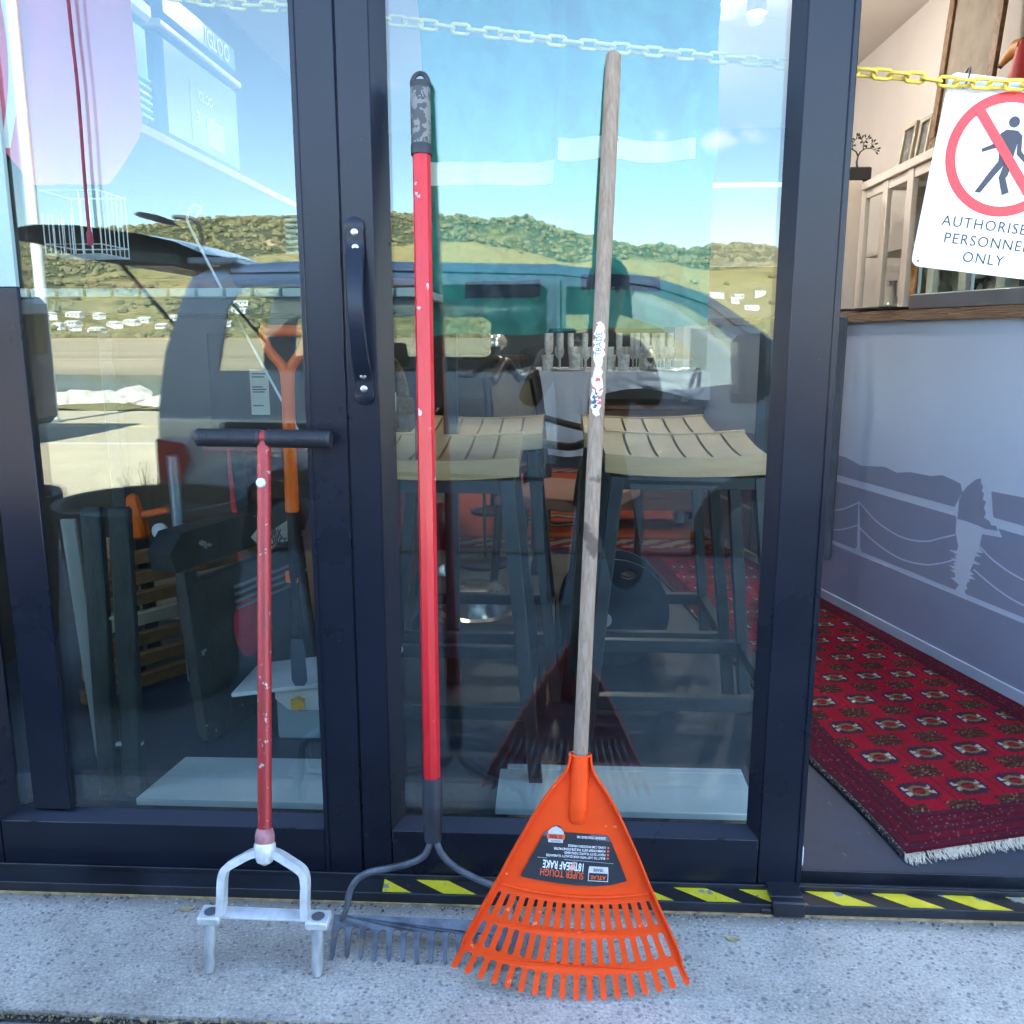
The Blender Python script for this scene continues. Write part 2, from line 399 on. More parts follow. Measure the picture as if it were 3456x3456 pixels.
m_conc = concrete_mat('apron concrete', (.60, .555, .495))
m_path = concrete_mat('footpath concrete', (.24, .24, .24))
m_soil = M('joint dirt', (.06, .05, .04), .95, var=.5, vs=80, bump=.6, bs=200)
m_frame = M('black powder coat', (.008, .0108, .021), .29, 0, var=.25, vs=3, bump=.03, bs=900, rvar=.10, spec=.34, chips=((.10, .11, .13), 150, .745))
m_frame2 = M('black anodised track', (.016, .018, .025), .42, 0, var=.4, vs=9, bump=.05, bs=300, rvar=.15, chips=((.20, .20, .19), 22, .76))
m_plaster = M('cream plaster', (.72, .66, .60), .85, var=.04, vs=2)
m_ceil = M('ceiling paint', (.76, .70, .63), .9, var=.03, vs=1.5)
m_dkwall = M('dimmed charcoal wall', (.055, .058, .062), .8, var=.1, vs=2)  # left and back walls coloured dark to stand for the dim interior
m_ext = M('render paint', (.55, .55, .53), .8, var=.06, vs=2, bump=.1, bs=80)
m_floor = M('polished concrete floor', (.034, .045, .070), .5, var=.35, vs=5, bump=.04, bs=60, rvar=.15, chips=((.15, .155, .16), 60, .70))

# apron slab with a slightly ragged front edge, then a dirt joint, then the footpath
def ragged_edge(x): return -.398 - .0045 * x + .0035 * noise.noise(Vector((x * 9, 2.2, 0))) + .0022 * noise.noise(Vector((x * 41, 7.2, 0)))
mb = MB()
NX = 420; xs = [lerp(-4.0, 4.0, i / NX) for i in range(NX + 1)]
for yy, zz in ((.02, 0.0), (-.06, 0.0), (-.2, 0.0), (None, 0.0), (None, -.05)):
    for x in xs: mb.v.append((x, ragged_edge(x) if yy is None else yy, zz - (0.0015 if (yy is None and zz == 0) else 0)))
for j in range(4):
    for i in range(NX):
        a = j * (NX + 1) + i; mb.f.append((a, a + 1, a + NX + 2, a + NX + 1))
apron = struct('pavement', mb, m_conc, smooth=False)
mb = MB(); mb.box(-4, 4, -.44, -.38, -.06, -.012); struct('pavement_joint', mb, m_soil)
mb = MB(); mb.box(-14, 14, -2.62, -.4135, -.5, -.006, .004); struct('footpath', mb, m_path)
mb = MB()
for i in range(24): mb.box(-14 + i * 1.2, -14 + i * 1.2 + 1.19, -2.78, -2.625, -.5, -.004, .015)
struct('kerb', mb, m_path)

# building shell ------------------------------------------------
mb = MB(); mb.box(-9, 9, .018, 7.2, -.3, .03); struct('floor', mb, m_floor)
mb = MB(); mb.box(-1.98, -1.80, .20, 6.4, .03, 2.8); struct('wall_left', mb, m_dkwall)
mb = MB(); mb.box(1.92, 2.1, .20, 6.4, .03, 2.8); struct('wall_right', mb, m_plaster)
mb = MB(); mb.box(-1.98, 2.1, 6.4, 6.6, .03, 2.8); struct('wall_back', mb, m_dkwall)
mb = MB(); mb.box(-1.98, 2.1, .12, 6.6, 2.8, 2.95); struct('ceiling', mb, m_ceil)
mb = MB(); mb.box(-11, 11, .0, .2, 2.25, 4.7); mb.box(-11, -1.98, .0, .2, .0, 2.25); mb.box(2.1, 11, .0, .2, 0, 2.25); mb.box(-11, 11, .2, 7.2, 4.4, 4.6); mb.box(-11, 11, 7.0, 7.2, 0, 4.4)
mb.box(-11.2, -11, 0, 7.2, 0, 4.7); mb.box(11, 11.2, 0, 7.2, 0, 4.7)
struct('wall_facade', mb, m_ext)

# street, rocks, estuary, hills (seen mirrored in the glass) -----
m_road = M('asphalt', (.46, .385, .26), .9, var=.18, vs=3, bump=.3, bs=120, col2=(.55, .465, .32))
m_line = M('road paint', (.78, .76, .70), .7, var=.1, vs=30)
m_verge = M('dry verge grass', (.22, .19, .07), .95, var=.4, vs=20, bump=.6, bs=90)
mb = MB(); mb.box(-60, 60, -15.3, -2.78, -.9, -.33); struct('road', mb, m_road)
mb = MB(); mb.box(-60, 60, -9.9495, -2.79, -.4, -.322); struct('parking_apron', mb, M('pale apron asphalt', (.60, .50, .345), .9, var=.1, vs=2, bump=.3, bs=120))
mb = MB(); mb.box(-60, 60, -10.1, -9.95, -.33, -.326); struct('road_edge_line', mb, m_line)
mb = MB(); mb.box(-60, 60, -12.36, -12.26, -.33, -.326); struct('road_centre_line', mb, M('yellow road paint', (.72, .58, .22), .7))
mb = MB(); mb.grid(120, 6, lambda u, v: Vector((lerp(-60, 60, u), lerp(-15.3, -17.2, v), -.30 + .10 * noise.noise(Vector((u * 90, v * 3, 1))) - .12 * (v > .6))))
struct('verge', mb, m_verge)
m_rock = M('pale riprap rock', (.55, .50, .44), .9, var=.3, vs=4, bump=.8, bs=12)
rockm = []
for k in range(5):
    bm = bmesh.new(); bmesh.ops.create_icosphere(bm, subdivisions=2, radius=1)
    for v in bm.verts: v.co *= 1 + .45 * noise.noise(v.co * 1.9 + Vector((k * 5, 0, 0))) + .16 * noise.noise(v.co * 5 + Vector((k * 3, 2, 0))); v.co.z *= .72
    me = bpy.data.meshes.new('rock'); bm.to_mesh(me); bm.free(); me.materials.append(m_rock); rockm.append(me)
rnd = random.Random(3)
xk = -17.5
while xk < 8:
    o = bpy.data.objects.new('shore_rock', rockm[rnd.randrange(5)]); COL.objects.link(o)
    w = rnd.uniform(.28, .66); xk += w * .95
    o.location = (xk, -17.5 + rnd.uniform(-.4, .3), -.34 + rnd.uniform(-.05, .05)); o.scale = (w, w * .8, w * rnd.uniform(.55, .85)); o.rotation_euler = (rnd.uniform(-.2, .2), rnd.uniform(-.2, .2), rnd.uniform(0, 6))
    setp(o, 'pale boulder in the rock wall along the shore, mirrored in the glass', 'rock', 'boulders along the far side of the road')

def estuary_mat():
    m = bpy.data.materials.new('estuary'); m.use_nodes = True
    n, l = m.node_tree.nodes, m.node_tree.links; b = n['Principled BSDF']
    t = n.new('ShaderNodeTexCoord'); mp_ = n.new('ShaderNodeMapping'); mp_.inputs['Scale'].default_value = (.004, .035, 1)
    l.new(t.outputs['Object'], mp_.inputs['Vector'])
    nz = n.new('ShaderNodeTexNoise'); nz.inputs['Scale'].default_value = 1; nz.inputs['Detail'].default_value = 8; l.new(mp_.outputs['Vector'], nz.inputs['Vector'])
    rp = n.new('ShaderNodeValToRGB'); rp.color_ramp.elements[0].position = .42; rp.color_ramp.elements[1].position = .5
    rp.color_ramp.elements[0].color = (.52, .41, .26, 1); rp.color_ramp.elements[1].color = (.30, .245, .165, 1)
    e = rp.color_ramp.elements.new(.58); e.color = (.44, .35, .23, 1)
    l.new(nz.outputs['Fac'], rp.inputs['Fac']); l.new(rp.outputs['Color'], b.inputs['Base Color'])
    rr = n.new('ShaderNodeMapRange'); rr.inputs['From Min'].default_value = .4; rr.inputs['From Max'].default_value = .6; rr.inputs['To Min'].default_value = .95; rr.inputs['To Max'].default_value = .7; b.inputs['Specular IOR Level'].default_value = .12
    l.new(nz.outputs['Fac'], rr.inputs['Value']); l.new(rr.outputs['Result'], b.inputs['Roughness'])
    return m
mb = MB(); mb.add([(-6000, -17.4, -2), (6000, -17.4, -2), (6000, -6000, -2), (-6000, -6000, -2)], [(0, 1, 2, 3)]); struct('mudflat', mb, estuary_mat(), smooth=False)
mb = MB(); mb.grid(160, 1, lambda u, v: (lambda a, r_: Vector((r_ * math.sin(a), -r_ * math.cos(a), -1.95 + 1.6 * v)))(lerp(-.85, .6, u), lerp(900 + 6 * math.sin(u * 60), 934, v))); struct('far_beach', mb, M('ochre beach', (.46, .31, .17), .95, var=.3, vs=.08))
m_water = M('channel water', (.05, .10, .13), .12, var=.2, vs=.05, bump=.5, bs=1.5, spec=.6)
mb = MB(); mb.grid(60, 1, lambda u, v: Vector((lerp(-400, 400, u), lerp(-26 + 4 * math.sin(u * 17), -62 + 9 * math.sin(u * 23 + 1), v), -1.98))); struct('water', mb, m_water, smooth=False)

SKY_A = [-1.2, -.80, -.528, -.453, -.422, -.382, -.336, -.276, -.231, -.178, -.153, -.106, -.074, -.059, -.034, -.002, .030, .089, .111, .138, .166, .190, .231, .4, .7, 1.2]
SKY_E = [.05, .075, .093, .1048, .1076, .115, .1196, .1209, .1256, .1288, .1273, .1248, .1192, .1216, .1238, .1121, .1045, .092, .0953, .0879, .0919, .095, .0892, .080, .07, .05]
FR_A = [-1.2, -.5, -.3, -.178, -.137, -.09, -.042, .006, .063, .117, .164, .224, .5, 1.2]
FR_E = [.03, .060, .09, .100, .104, .1055, .0952, .0842, .0814, .0801, .0703, .0752, .06, .03]
def hill_h(az, r):
    """height of the far shore at bearing az and distance r; also how wooded it is"""
    eb = interp(az, SKY_A, SKY_E); ef = interp(az, FR_A, FR_E)
    x, y = r * math.sin(az), -r * math.cos(az)
    f1 = max(0, min(1, (r - 930) / 470.)); f1s = f1 ** 1.25
    hf = ef * 1400 * f1s
    k = max(0, min(1, (r - 1400) / 250.)); dip = hf * (1 - .16 * math.sin(k * math.pi)) if r > 1400 else hf
    b1 = max(0, min(1, (r - 1500) / 500.)); b1 = b1 * b1 * (3 - 2 * b1)
    h = lerp(dip, eb * 2000, b1)
    nz = noise.fractal(Vector((x * .0045, y * .0045, 3.)), 1.0, 2.1, 5)
    g = noise.fractal(Vector((x * .012, y * .005, 9.)), 1.0, 2.0, 4)
    amp = min(1, f1 * 2.2) * (1 - .80 * max(0, 1 - abs(r - 2000) / 180.)) * (1 - .5 * max(0, 1 - abs(r - 1400) / 90.))
    if r > 2000: h = h * (1 - (r - 2000) / 900.)
    h = h + amp * (13 * nz + 9 * g)
    wood = .30 * nz + .22 * g + (.55 if r > 1520 else (.26 if az < -.22 else .0)) + .35 * max(0, .25 - f1) * (1 if az < .0 else .6)
    return x, y, -2 + max(-2, h), wood
mb = MB(); woods = []
NA, NR = 330, 74
for j in range(NR + 1):
    rr_ = 926 + 1500 * (j / NR) ** 1.0
    for i in range(NA + 1):
        x, y, z, w = hill_h(lerp(-.85, .60, i / NA), rr_); mb.v.append((x, y, z)); woods.append(w)
mb.f = [(j * (NA + 1) + i, j * (NA + 1) + i + 1, (j + 1) * (NA + 1) + i + 1, (j + 1) * (NA + 1) + i) for j in range(NR) for i in range(NA)]
def hill_mat():
    m = bpy.data.materials.new('hillside'); m.use_nodes = True
    n, l = m.node_tree.nodes, m.node_tree.links; b = n['Principled BSDF']
    a = n.new('ShaderNodeAttribute'); a.attribute_name = 'wood'
    t = n.new('ShaderNodeTexCoord')
    nz = n.new('ShaderNodeTexNoise'); nz.inputs['Scale'].default_value = .022; nz.inputs['Detail'].default_value = 9; nz.inputs['Roughness'].default_value = .68
    l.new(t.outputs['Object'], nz.inputs['Vector'])
    ad = n.new('ShaderNodeMath'); ad.operation = 'MULTIPLY_ADD'; ad.inputs[1].default_value = 1.5; ad.inputs[2].default_value = -.75
    l.new(nz.outputs['Fac'], ad.inputs[0])
    a2 = n.new('ShaderNodeMath'); a2.operation = 'ADD'; l.new(ad.outputs[0], a2.inputs[0]); l.new(a.outputs['Fac'], a2.inputs[1])
    rp = n.new('ShaderNodeValToRGB'); rp.color_ramp.elements[0].position = .12; rp.color_ramp.elements[1].position = .55
    rp.color_ramp.elements[0].color = (.285, .235, .105, 1); rp.color_ramp.elements[1].color = (.070, .082, .048, 1)
    e = rp.color_ramp.elements.new(.30); e.color = (.205, .185, .08, 1); e = rp.color_ramp.elements.new(.42); e.color = (.115, .115, .052, 1)
    l.new(a2.outputs[0], rp.inputs['Fac'])
    # a few bare clay slips
    n2 = n.new('ShaderNodeTexNoise'); n2.inputs['Scale'].default_value = .011; n2.inputs['Detail'].default_value = 4; l.new(t.outputs['Object'], n2.inputs['Vector'])
    r2 = n.new('ShaderNodeValToRGB'); r2.color_ramp.elements[0].position = .71; r2.color_ramp.elements[1].position = .74
    l.new(n2.outputs['Fac'], r2.inputs['Fac'])
    mx = n.new('ShaderNodeMixRGB'); mx.inputs['Color2'].default_value = (.42, .31, .19, 1)
    l.new(r2.outputs['Color'], mx.inputs['Fac']); l.new(rp.outputs['Color'], mx.inputs['Color1']); l.new(mx.outputs['Color'], b.inputs['Base Color'])
    bp = n.new('ShaderNodeBump'); bp.inputs['Strength'].default_value = .9; bp.inputs['Distance'].default_value = 9
    l.new(nz.outputs['Fac'], bp.inputs['Height']); l.new(bp.outputs['Normal'], b.inputs['Normal'])
    b.inputs['Roughness'].default_value = .95; b.inputs['Specular IOR Level'].default_value = .1
    return m
hills = struct('hills', mb, hill_mat(), fix=False, ang=180)
at = hills.data.attributes.new('wood', 'FLOAT', 'POINT'); at.data.foreach_set('value', woods)

# houses and trees of the far suburb
m_hw = M('white house wall', (.78, .76, .72), .8, var=.08, vs=.2); m_hr = M('pale house roof', (.55, .52, .50), .7, var=.25, vs=.1); m_win = M('far window', (.05, .06, .08), .2)
hs = random.Random(11); hp = []
for k in range(52):
    az = hs.uniform(-.535, -.335) if k < 44 else hs.uniform(.12, .24); r_ = hs.uniform(985, 1110) if k < 44 else hs.uniform(1080, 1240)
    if any(abs(az - a) < .013 and abs(r_ - q) < 30 for a, q in hp): continue
    hp.append((az, r_))
    x, y, z, w = hill_h(az, r_); wd, dp, ht = hs.uniform(9, 20), hs.uniform(7, 11), hs.uniform(2.6, 5); yw = -az + hs.uniform(-.3, .3)
    ax = (Vector((math.cos(yw), math.sin(yw), 0)), Vector((-math.sin(yw), math.cos(yw), 0)), Vector((0, 0, 1))); c = Vector((x, y, z))
    t = thing('hillside_house', 'small pale house among the trees on the far shore, mirrored in the glass', 'house', c, 'houses of the far suburb mirrored in the left pane')
    mb = MB(); mb.obox(c + Vector((0, 0, ht / 2 - 1.5)), ax, (wd / 2, dp / 2, ht / 2 + 1.5)); part('wall', mb, m_hw, t)
    mb = MB(); e_ = .6
    P_ = lambda a, b_, q: c + ax[0] * a + ax[1] * b_ + ax[2] * q
    V = [P_(sx * (wd / 2 + e_), sy * (dp / 2 + e_), ht) for sx in (-1, 1) for sy in (-1, 1)] + [P_(-wd / 2 - e_, 0, ht + 2.4), P_(wd / 2 + e_, 0, ht + 2.4)]
    mb.add(V, [(0, 2, 5, 4), (1, 3, 5, 4), (0, 1, 4), (2, 3, 5), (0, 2, 3, 1)]); part('roof', mb, m_hr, t)
    for q in (-.3, .0, .3):
        mb = MB(); mb.obox(P_(q * wd, dp / 2 + .03, ht * .55), ax, (1.1, .06, .8)); part('window', mb, m_win, t)
# shoreline bush and hillside trees: a mass nobody could count
m_bush = M('far shore bush', (.072, .078, .036), .95, var=.6, vs=.16, col2=(.29, .25, .125))
mb = MB(); rb = random.Random(5); ico = bmesh.new(); bmesh.ops.create_icosphere(ico, subdivisions=1, radius=1)
IV = [v.co.copy() for v in ico.verts]; IF = [tuple(v.index for v in f.verts) for f in ico.faces]; ico.free()
for k in range(26000):
    az = rb.uniform(-.70, .42); u_ = rb.random()
    r_ = rb.uniform(932, 965) if u_ < .06 else (rb.uniform(960, 1420) if u_ < .5 else rb.uniform(1400, 2010))
    x, y, z, w = hill_h(az, r_)
    if u_ >= .06 and rb.random() > (.015 if w < .22 else min(.8, (w - .22) * 2.2)): continue
    s_ = rb.uniform(2.0, 4.6) if u_ < .06 else rb.choice((1.3, 1.7, 2.2, 2.8, 3.6, 4.8)) * rb.uniform(.8, 1.2)
    sd = Vector((k * .37, 0, 0))
    mb.add([Vector((x, y, z + s_ * .5)) + Vector((p.x * s_ * 1.3, p.y * s_ * 1.3, p.z * s_)) * (1 + .35 * noise.noise(p * 2 + sd)) for p in IV], IF)
struct('far_shore_bush', mb, m_bush, kind='stuff', fix=False, ang=25)
# ================================================================== THE SHOP FRONT: sliding doors, sill track
m_glass = glass_mat('door glass', dirt=0)
m_seal = M('rubber seal', (.008, .008, .009), .6)
m_screw = M('stainless screw', (.55, .55, .55), .3, 1.0)
FY = -.030                               # front of the frames; the glazing unit lies about Y = 0
def sliding_door(label, loc, xs_, gx, zt=2.2, left_full=True):
    """xs_: outer left, inner left arris, inner right arris, outer right;  gx: glass edges"""
    xa, xb, xc, xd = xs_; g0, g1 = gx
    t = thing('sliding_door', label, 'door', loc)
    for (a, b) in ((xa, xb), (xc, xd)):
        mb = MB(); mb.box(a, b, FY, .045, .013, zt, .0022); part('stile', mb, m_frame, t)
    mb = MB(); mb.box(xb + .0005, xc - .0005, FY + .0005, .044, .0135, .122, .0018); part('bottom_rail', mb, m_frame, t)
    mb = MB(); mb.box(xb + .0005, xc - .0005, FY + .0005, .044, zt - .11, zt - .001, .0018); part('top_rail', mb, m_frame, t)
    # splayed glazing beads
    mb = MB(); mb.add([(xb, FY + .002, .1215), (xc, FY + .002, .1215), (g1, -.0005, .139), (g0, -.0005, .139), (xb, .004, .1215), (xc, .004, .1215)], [(0, 1, 2, 3), (3, 2, 5, 4), (0, 4, 5, 1), (0, 3, 4), (1, 5, 2)]); bd = part('glazing_bead', mb, m_frame, t, smooth=False)
    for a, g in ((xb, g0), (xc, g1)):
        mb = MB(); mb.add([(a, FY + .002, .1215), (g, -.0005, .139), (g, -.0005, zt - .12), (a, FY + .002, zt - .11), (a, .004, .1215), (a, .004, zt - .11)], [(0, 1, 2, 3), (1, 4, 5, 2), (0, 4, 5, 3), (0, 1, 4), (3, 2, 5)])
        part('glazing_bead', mb, m_frame, t, smooth=False)
    mb = MB(); mb.add([(g0 - .008, 0, .131), (g1 + .008, 0, .131), (g1 + .008, 0, zt - .112), (g0 - .008, 0, zt - .112), (g0 - .008, .014, .131), (g1 + .008, .014, .131), (g1 + .008, .014, zt - .112), (g0 - .008, .014, zt - .112)], [(0, 1, 2, 3), (4, 5, 6, 7)])
    gp = part('glass_pane', mb, m_glass, t, smooth=False, fix=False)
    mb = MB(); mb.box(g0 - .008, g1 + .008, .001, .013, .126, .1305); part('spacer', mb, m_seal, gp)
    # drain slots on the rail arris
    for q in (.1, .9):
        xx = lerp(xb, xc, q); mb = MB(); mb.box(xx - .008, xx + .008, FY - .0006, FY + .004, .1195, .1232, .0008); part('drain_slot', mb, m_seal, t)
    return t
dL = sliding_door('dark framed glass sliding door at left, behind the lawn aerator', (-.75, 0, .013), (-1.20, -1.124, -.4545, -.3795), (-1.100, -.4425))
dR = sliding_door('dark framed glass sliding door with the pull handle, behind both rakes', (.04, 0, .013), (-.3780, -.3195, .4060, .4840), (-.2955, .3860))
# glazing bar near the left edge: dark lower half, pale teal upper half
mb = MB(); mb.box(-1.062, -.9835, -.012, -.0012, .1395, 1.178, .001); gb = part('glazing_bar', mb, m_frame, dL)
mb = MB(); mb.box(-1.062, -.9835, -.012, -.0012, 1.1785, 2.08, .001); part('pale_bar_upper', mb, M('pale teal bar', (.30, .42, .44), .5, var=.05), dL)
mb = MB(); mb.box(-1.050, -1.022, -.0126, -.0121, 1.125, 1.155); part('small_tag', mb, M('grey green tag', (.20, .24, .20), .6), gb)
# shadow-gap and cover strip where the stiles meet, outer fin on the right door
mb = MB(); mb.box(-.3812, -.3762, FY + .004, .03, .014, 2.19); part('meeting_seal', mb, m_seal, dR)
mb = MB(); mb.box(.4795, .4905, FY - .0035, .05, .0125, 2.2, .002); part('edge_fin', mb, m_frame, dR)
mb = MB(); mb.box(-.4552, -.4448, FY - .003, .0, .0128, 2.2, .002); part('edge_fin', mb, m_frame, dL)
# guide bracket over the track
mb = MB(); mb.box(.4225, .4835, -.078, FY + .002, .0215, .034, .002); mb.box(.4225, .4835, -.0985, -.0785, -.002 + .004, .0345, .003); mb.box(.402, .4222, -.094, -.074, .005, .016, .002)
part('guide_bracket', mb, m_frame2, dR)
# pull handle: a flat strap bowed towards the street
mb = MB(); zt, zb = 1.277, .985; V = []; F = []; N = 26
for i in range(N + 1):
    u = i / N; z = lerp(zt, zb, u); x = lerp(-.3535, -.3445, u); e = math.sin(math.pi * min(1, max(0, (u - .12) / .76))) ** .75 if .12 < u < .88 else 0
    y = FY - .003 - .034 * e; w = .0172 - .0028 * e
    for sx, sy in ((-w, 0), (-w + .002, -.0048), (w - .002, -.0048), (w, 0)): V.append((x + sx, y + sy, z))
for i in range(N):
    for k in range(4): F.append((i * 4 + k, i * 4 + (k + 1) % 4, (i + 1) * 4 + (k + 1) % 4, (i + 1) * 4 + k))
F += [(0, 1, 2, 3), (N * 4, N * 4 + 1, N * 4 + 2, N * 4 + 3)]
mb.add(V, F)
for z, x in ((zt, -.3535), (zb, -.3445)):
    mb.lathe([(.0172, 0), (.0172, .0035), (.0155, .0047), (0, .0047)], (x, FY - .003, z), ((1, 0, 0), (0, 0, 1), (0, -1, 0)), 20)
hd = part('pull_handle', mb, m_frame, dR)
for z, x in ((1.268, -.3532), (1.242, -.3525), (1.021, -.3457), (.997, -.3450)):
    mb = MB(); mb.lathe([(.0062, 0), (.0062, .0008), (.0045, .0018), (.002, .0018), (.0018, .0008), (0, .0008)], (x, FY - .0077, z), ((1, 0, 0), (0, 0, 1), (0, -1, 0)), 14); part('screw', mb, m_screw, hd)

# sill track with hazard tape
m_tapey = M('hazard tape yellow', (.76, .62, .03), .45, var=.10, vs=30, chips=((.30, .30, .24), 30, .60))
m_tapek = M('hazard tape black', (.015, .015, .017), .5, var=.3, vs=30, chips=((.20, .20, .2), 30, .68))
t = thing('sill_track', 'low black door track along the threshold with hazard tape on top', 'door track', (.3, -.05, 0))
mb = MB(); mb.box(-6, 6, -.0895, -.0845, .002, .0235, .0015); mb.box(-6, 6, -.0845, -.036, .002, .0175); part('front_lip', mb, m_frame2, t)
mb = MB(); mb.box(-6, 6, -.036, -.0315, .002, .0285, .001); mb.box(-6, 6, -.0315, .018, .0, .0060); mb.box(-6, 6, -.0245, -.020, .006, .0255, .001); part('guide_rail', mb, m_frame2, t)
mb = MB(); mb.box(-6, 6, .0125, .0178, .002, .0325, .001); part('inner_lip', mb, m_frame2, t)
mb = MB(); mb.box(-6, 6, -.0935, -.0897, .0003, .004); part('packer_strip', mb, M('timber packer', (.36, .25, .12), .8, var=.4, vs=60), t)
mb = MB(); mb.box(-.338, 3.0, -.0840, -.0365, .0176, .0183); tape = part('hazard_tape', mb, m_tapek, t)
per, x0 = .12815, -.331
for k in range(0, 25):
    xa = x0 + per * k; mb = MB()
    tl = -.018 if k == 0 else -.068
    tr = -.068
    poly = [(xa, -.0838), (xa + .0640, -.0838), (xa + .064 + tr, -.0367), (xa + (-.004 if k == 0 else tl), -.0367)]
    mb.prism(poly, lambda x, y, d: (x, y, .0184 + d), .0006); part('yellow_stripe', mb, m_tapey, tape)
# grit and dead leaf in the corner of the sill
m_leaf = M('dry leaf', (.42, .34, .17), .8, var=.3, vs=60)
def leaf(x, y, z, L, W, rz, curl, label):
    mb = MB(); c, s_ = math.cos(rz), math.sin(rz)
    def f(u, v):
        a = (u - .5) * L; w = W * math.sin(math.pi * min(1, u * 1.02 + .01)) ** .8; b = (v - .5) * w
        return (x + a * c - b * s_, y + a * s_ + b * c, z + .0006 + curl * (4 * (u - .5) ** 2 + 2.2 * (v - .5) ** 2 * W / L))
    mb.grid(8, 4, f); o = single('dry_leaf', mb, m_leaf, label, 'leaf', (x, y, z), 'dry leaves on the ground')
    return o
leaf(.335, -.165, 0, .028, .016, -.35, .004, 'single dry leaf on the concrete right of the orange leaf rake')
leaf(-.705, -.128, 0, .032, .015, .2, .004, 'dry leaf by the sill left of the aerator')
leaf(.232, -.172, 0, .012, .008, 1.2, .003, 'tiny pale leaf just right of the orange leaf rake')
for k, (x, y) in enumerate(((-.66, -.402), (-.57, -.405), (-.53, -.399), (-.50, -.408), (-.45, -.404), (-.61, -.409), (-.74, -.404), (-.41, -.409), (-.35, -.405))):
    leaf(x, y, -.008, random.uniform(.014, .03), random.uniform(.008, .014), random.uniform(-.5, .5), .004, 'small dry leaf caught in the joint at the edge of the concrete')
mb = MB(); rg = random.Random(9)
for k in range(420):
    x = rg.uniform(-1.3, 1.2); y = -.095 - abs(rg.gauss(0, .007)); s_ = rg.uniform(.0008, .003)
    if noise.noise(Vector((x * 6, 0, 4))) < -.05: continue
    mb.add([Vector((x, y, s_ * .5)) + p * s_ * (1 + .3 * noise.noise(p * 3 + Vector((k, 0, 0)))) for p in IV], IF)
struct('sill_grit', mb, M('grit', (.12, .10, .075), .95, var=.6, vs=150), kind='stuff', fix=False)
mb = MB()
for k in range(900):
    x = rg.uniform(-1.3, .2); y = ragged_edge(x) - rg.uniform(-.002, .015); s_ = rg.uniform(.0008, .0032)
    mb.add([Vector((x, y, -.009 + s_ * .4)) + p * s_ for p in IV], IF)
struct('joint_grit', mb, M('joint debris', (.20, .165, .11), .95, var=.6, vs=150), kind='stuff', fix=False)

# ================================================================== TOOLS
# --- orange leaf rake -------------------------------------------------
m_orange = M('orange plastic', (.98, .078, .008), .55, var=.11, vs=10, bump=.06, bs=700, rvar=.06, spec=.3, chips=((.95, .26, .13), 48, .685))
m_wood = M('weathered wood', (.25, .172, .115), .75, var=.3, vs=9, bump=.35, bs=40, stretch=(22, 22, 1.1), col2=(.37, .285, .215), chips=((.14, .10, .075), 9, .66), spec=.25)
RA = Vector((.066 - .0347, -.3300, .004)); RT = Vector((.091, -.020, 1.555))
ra = (RT - RA).normalized(); rs_ = (Vector((1, 0, 0)) - ra * ra.x).normalized(); rn = rs_.cross(ra)     # rn points to the street
def rk(x, y, z=0.0): return RA + rs_ * x + ra * y + rn * z
lr = thing('leaf_rake', 'orange plastic leaf rake with worn wooden handle leaning against the glass', 'leaf rake', (RA.x, RA.y, 0))
Lh = (RT - RA).length
mb = MB(); pts = [rk(0, lerp(.338, Lh, i / 24), .002) for i in range(25)]
mb.tube(pts[:-1] + [rk(0, Lh - .006, .002), rk(0, Lh, .002)], [lerp(.0122, .0136, i / 23) for i in range(24)] + [.0130, .0085], 18)
hnd = part('handle', mb, m_wood, lr)
# torn sticker on the handle
m_stk = M('torn sticker', (.80, .80, .79), .5, var=.05, chips=((.75, .08, .05), 85, .60)); m_ink = M('sticker ink', (.03, .04, .07), .5)
def on_handle(a, y, rr): return rk(math.sin(a) * rr, y, .002 + math.cos(a) * rr)
def ragged(y0, y1, a0, a1, seed, rr, mat, name):
    mb = MB(); N = 26
    def f(u, v):
        y = lerp(y0, y1, v); q = noise.noise(Vector((v * 7, seed, 0))) * .25
        lo = a0 + q + .5 * noise.noise(Vector((v * 13, seed + 4, 0))); hi = a1 + .45 * noise.noise(Vector((v * 11, seed + 8, 0)))
        e = math.sin(math.pi * min(max(v, .0), 1)) ** .35
        return on_handle(lerp(lerp((lo + hi) / 2, lo, e), lerp((lo + hi) / 2, hi, e), u), y, rr)
    mb.grid(8, N, f); return part(name, mb, mat, hnd)
ragged(1.052, 1.130, -.85, .60, 3.1, .0136, m_stk, 'sticker')
ragged(.972, 1.057, -.9, .55, 9.7, .01355, M('torn printed sticker', (.75, .75, .76), .5, var=.05, vs=40, chips=((.65, .06, .05), 70, .52)), 'sticker')
ragged(.985, 1.020, -.75, -.05, 5.5, .01375, M('torn dark print', (.06, .09, .16), .5, var=.6, vs=80, chips=((.8, .8, .8), 130, .54)), 'sticker')
tx = text2d('TRADE', .0135, .95, .0002); tx.mapped(lambda x, y, z: on_handle(-.15 - y / .0137, 1.092 + x, .0141 + z)); part('lettering', tx, m_ink, hnd)
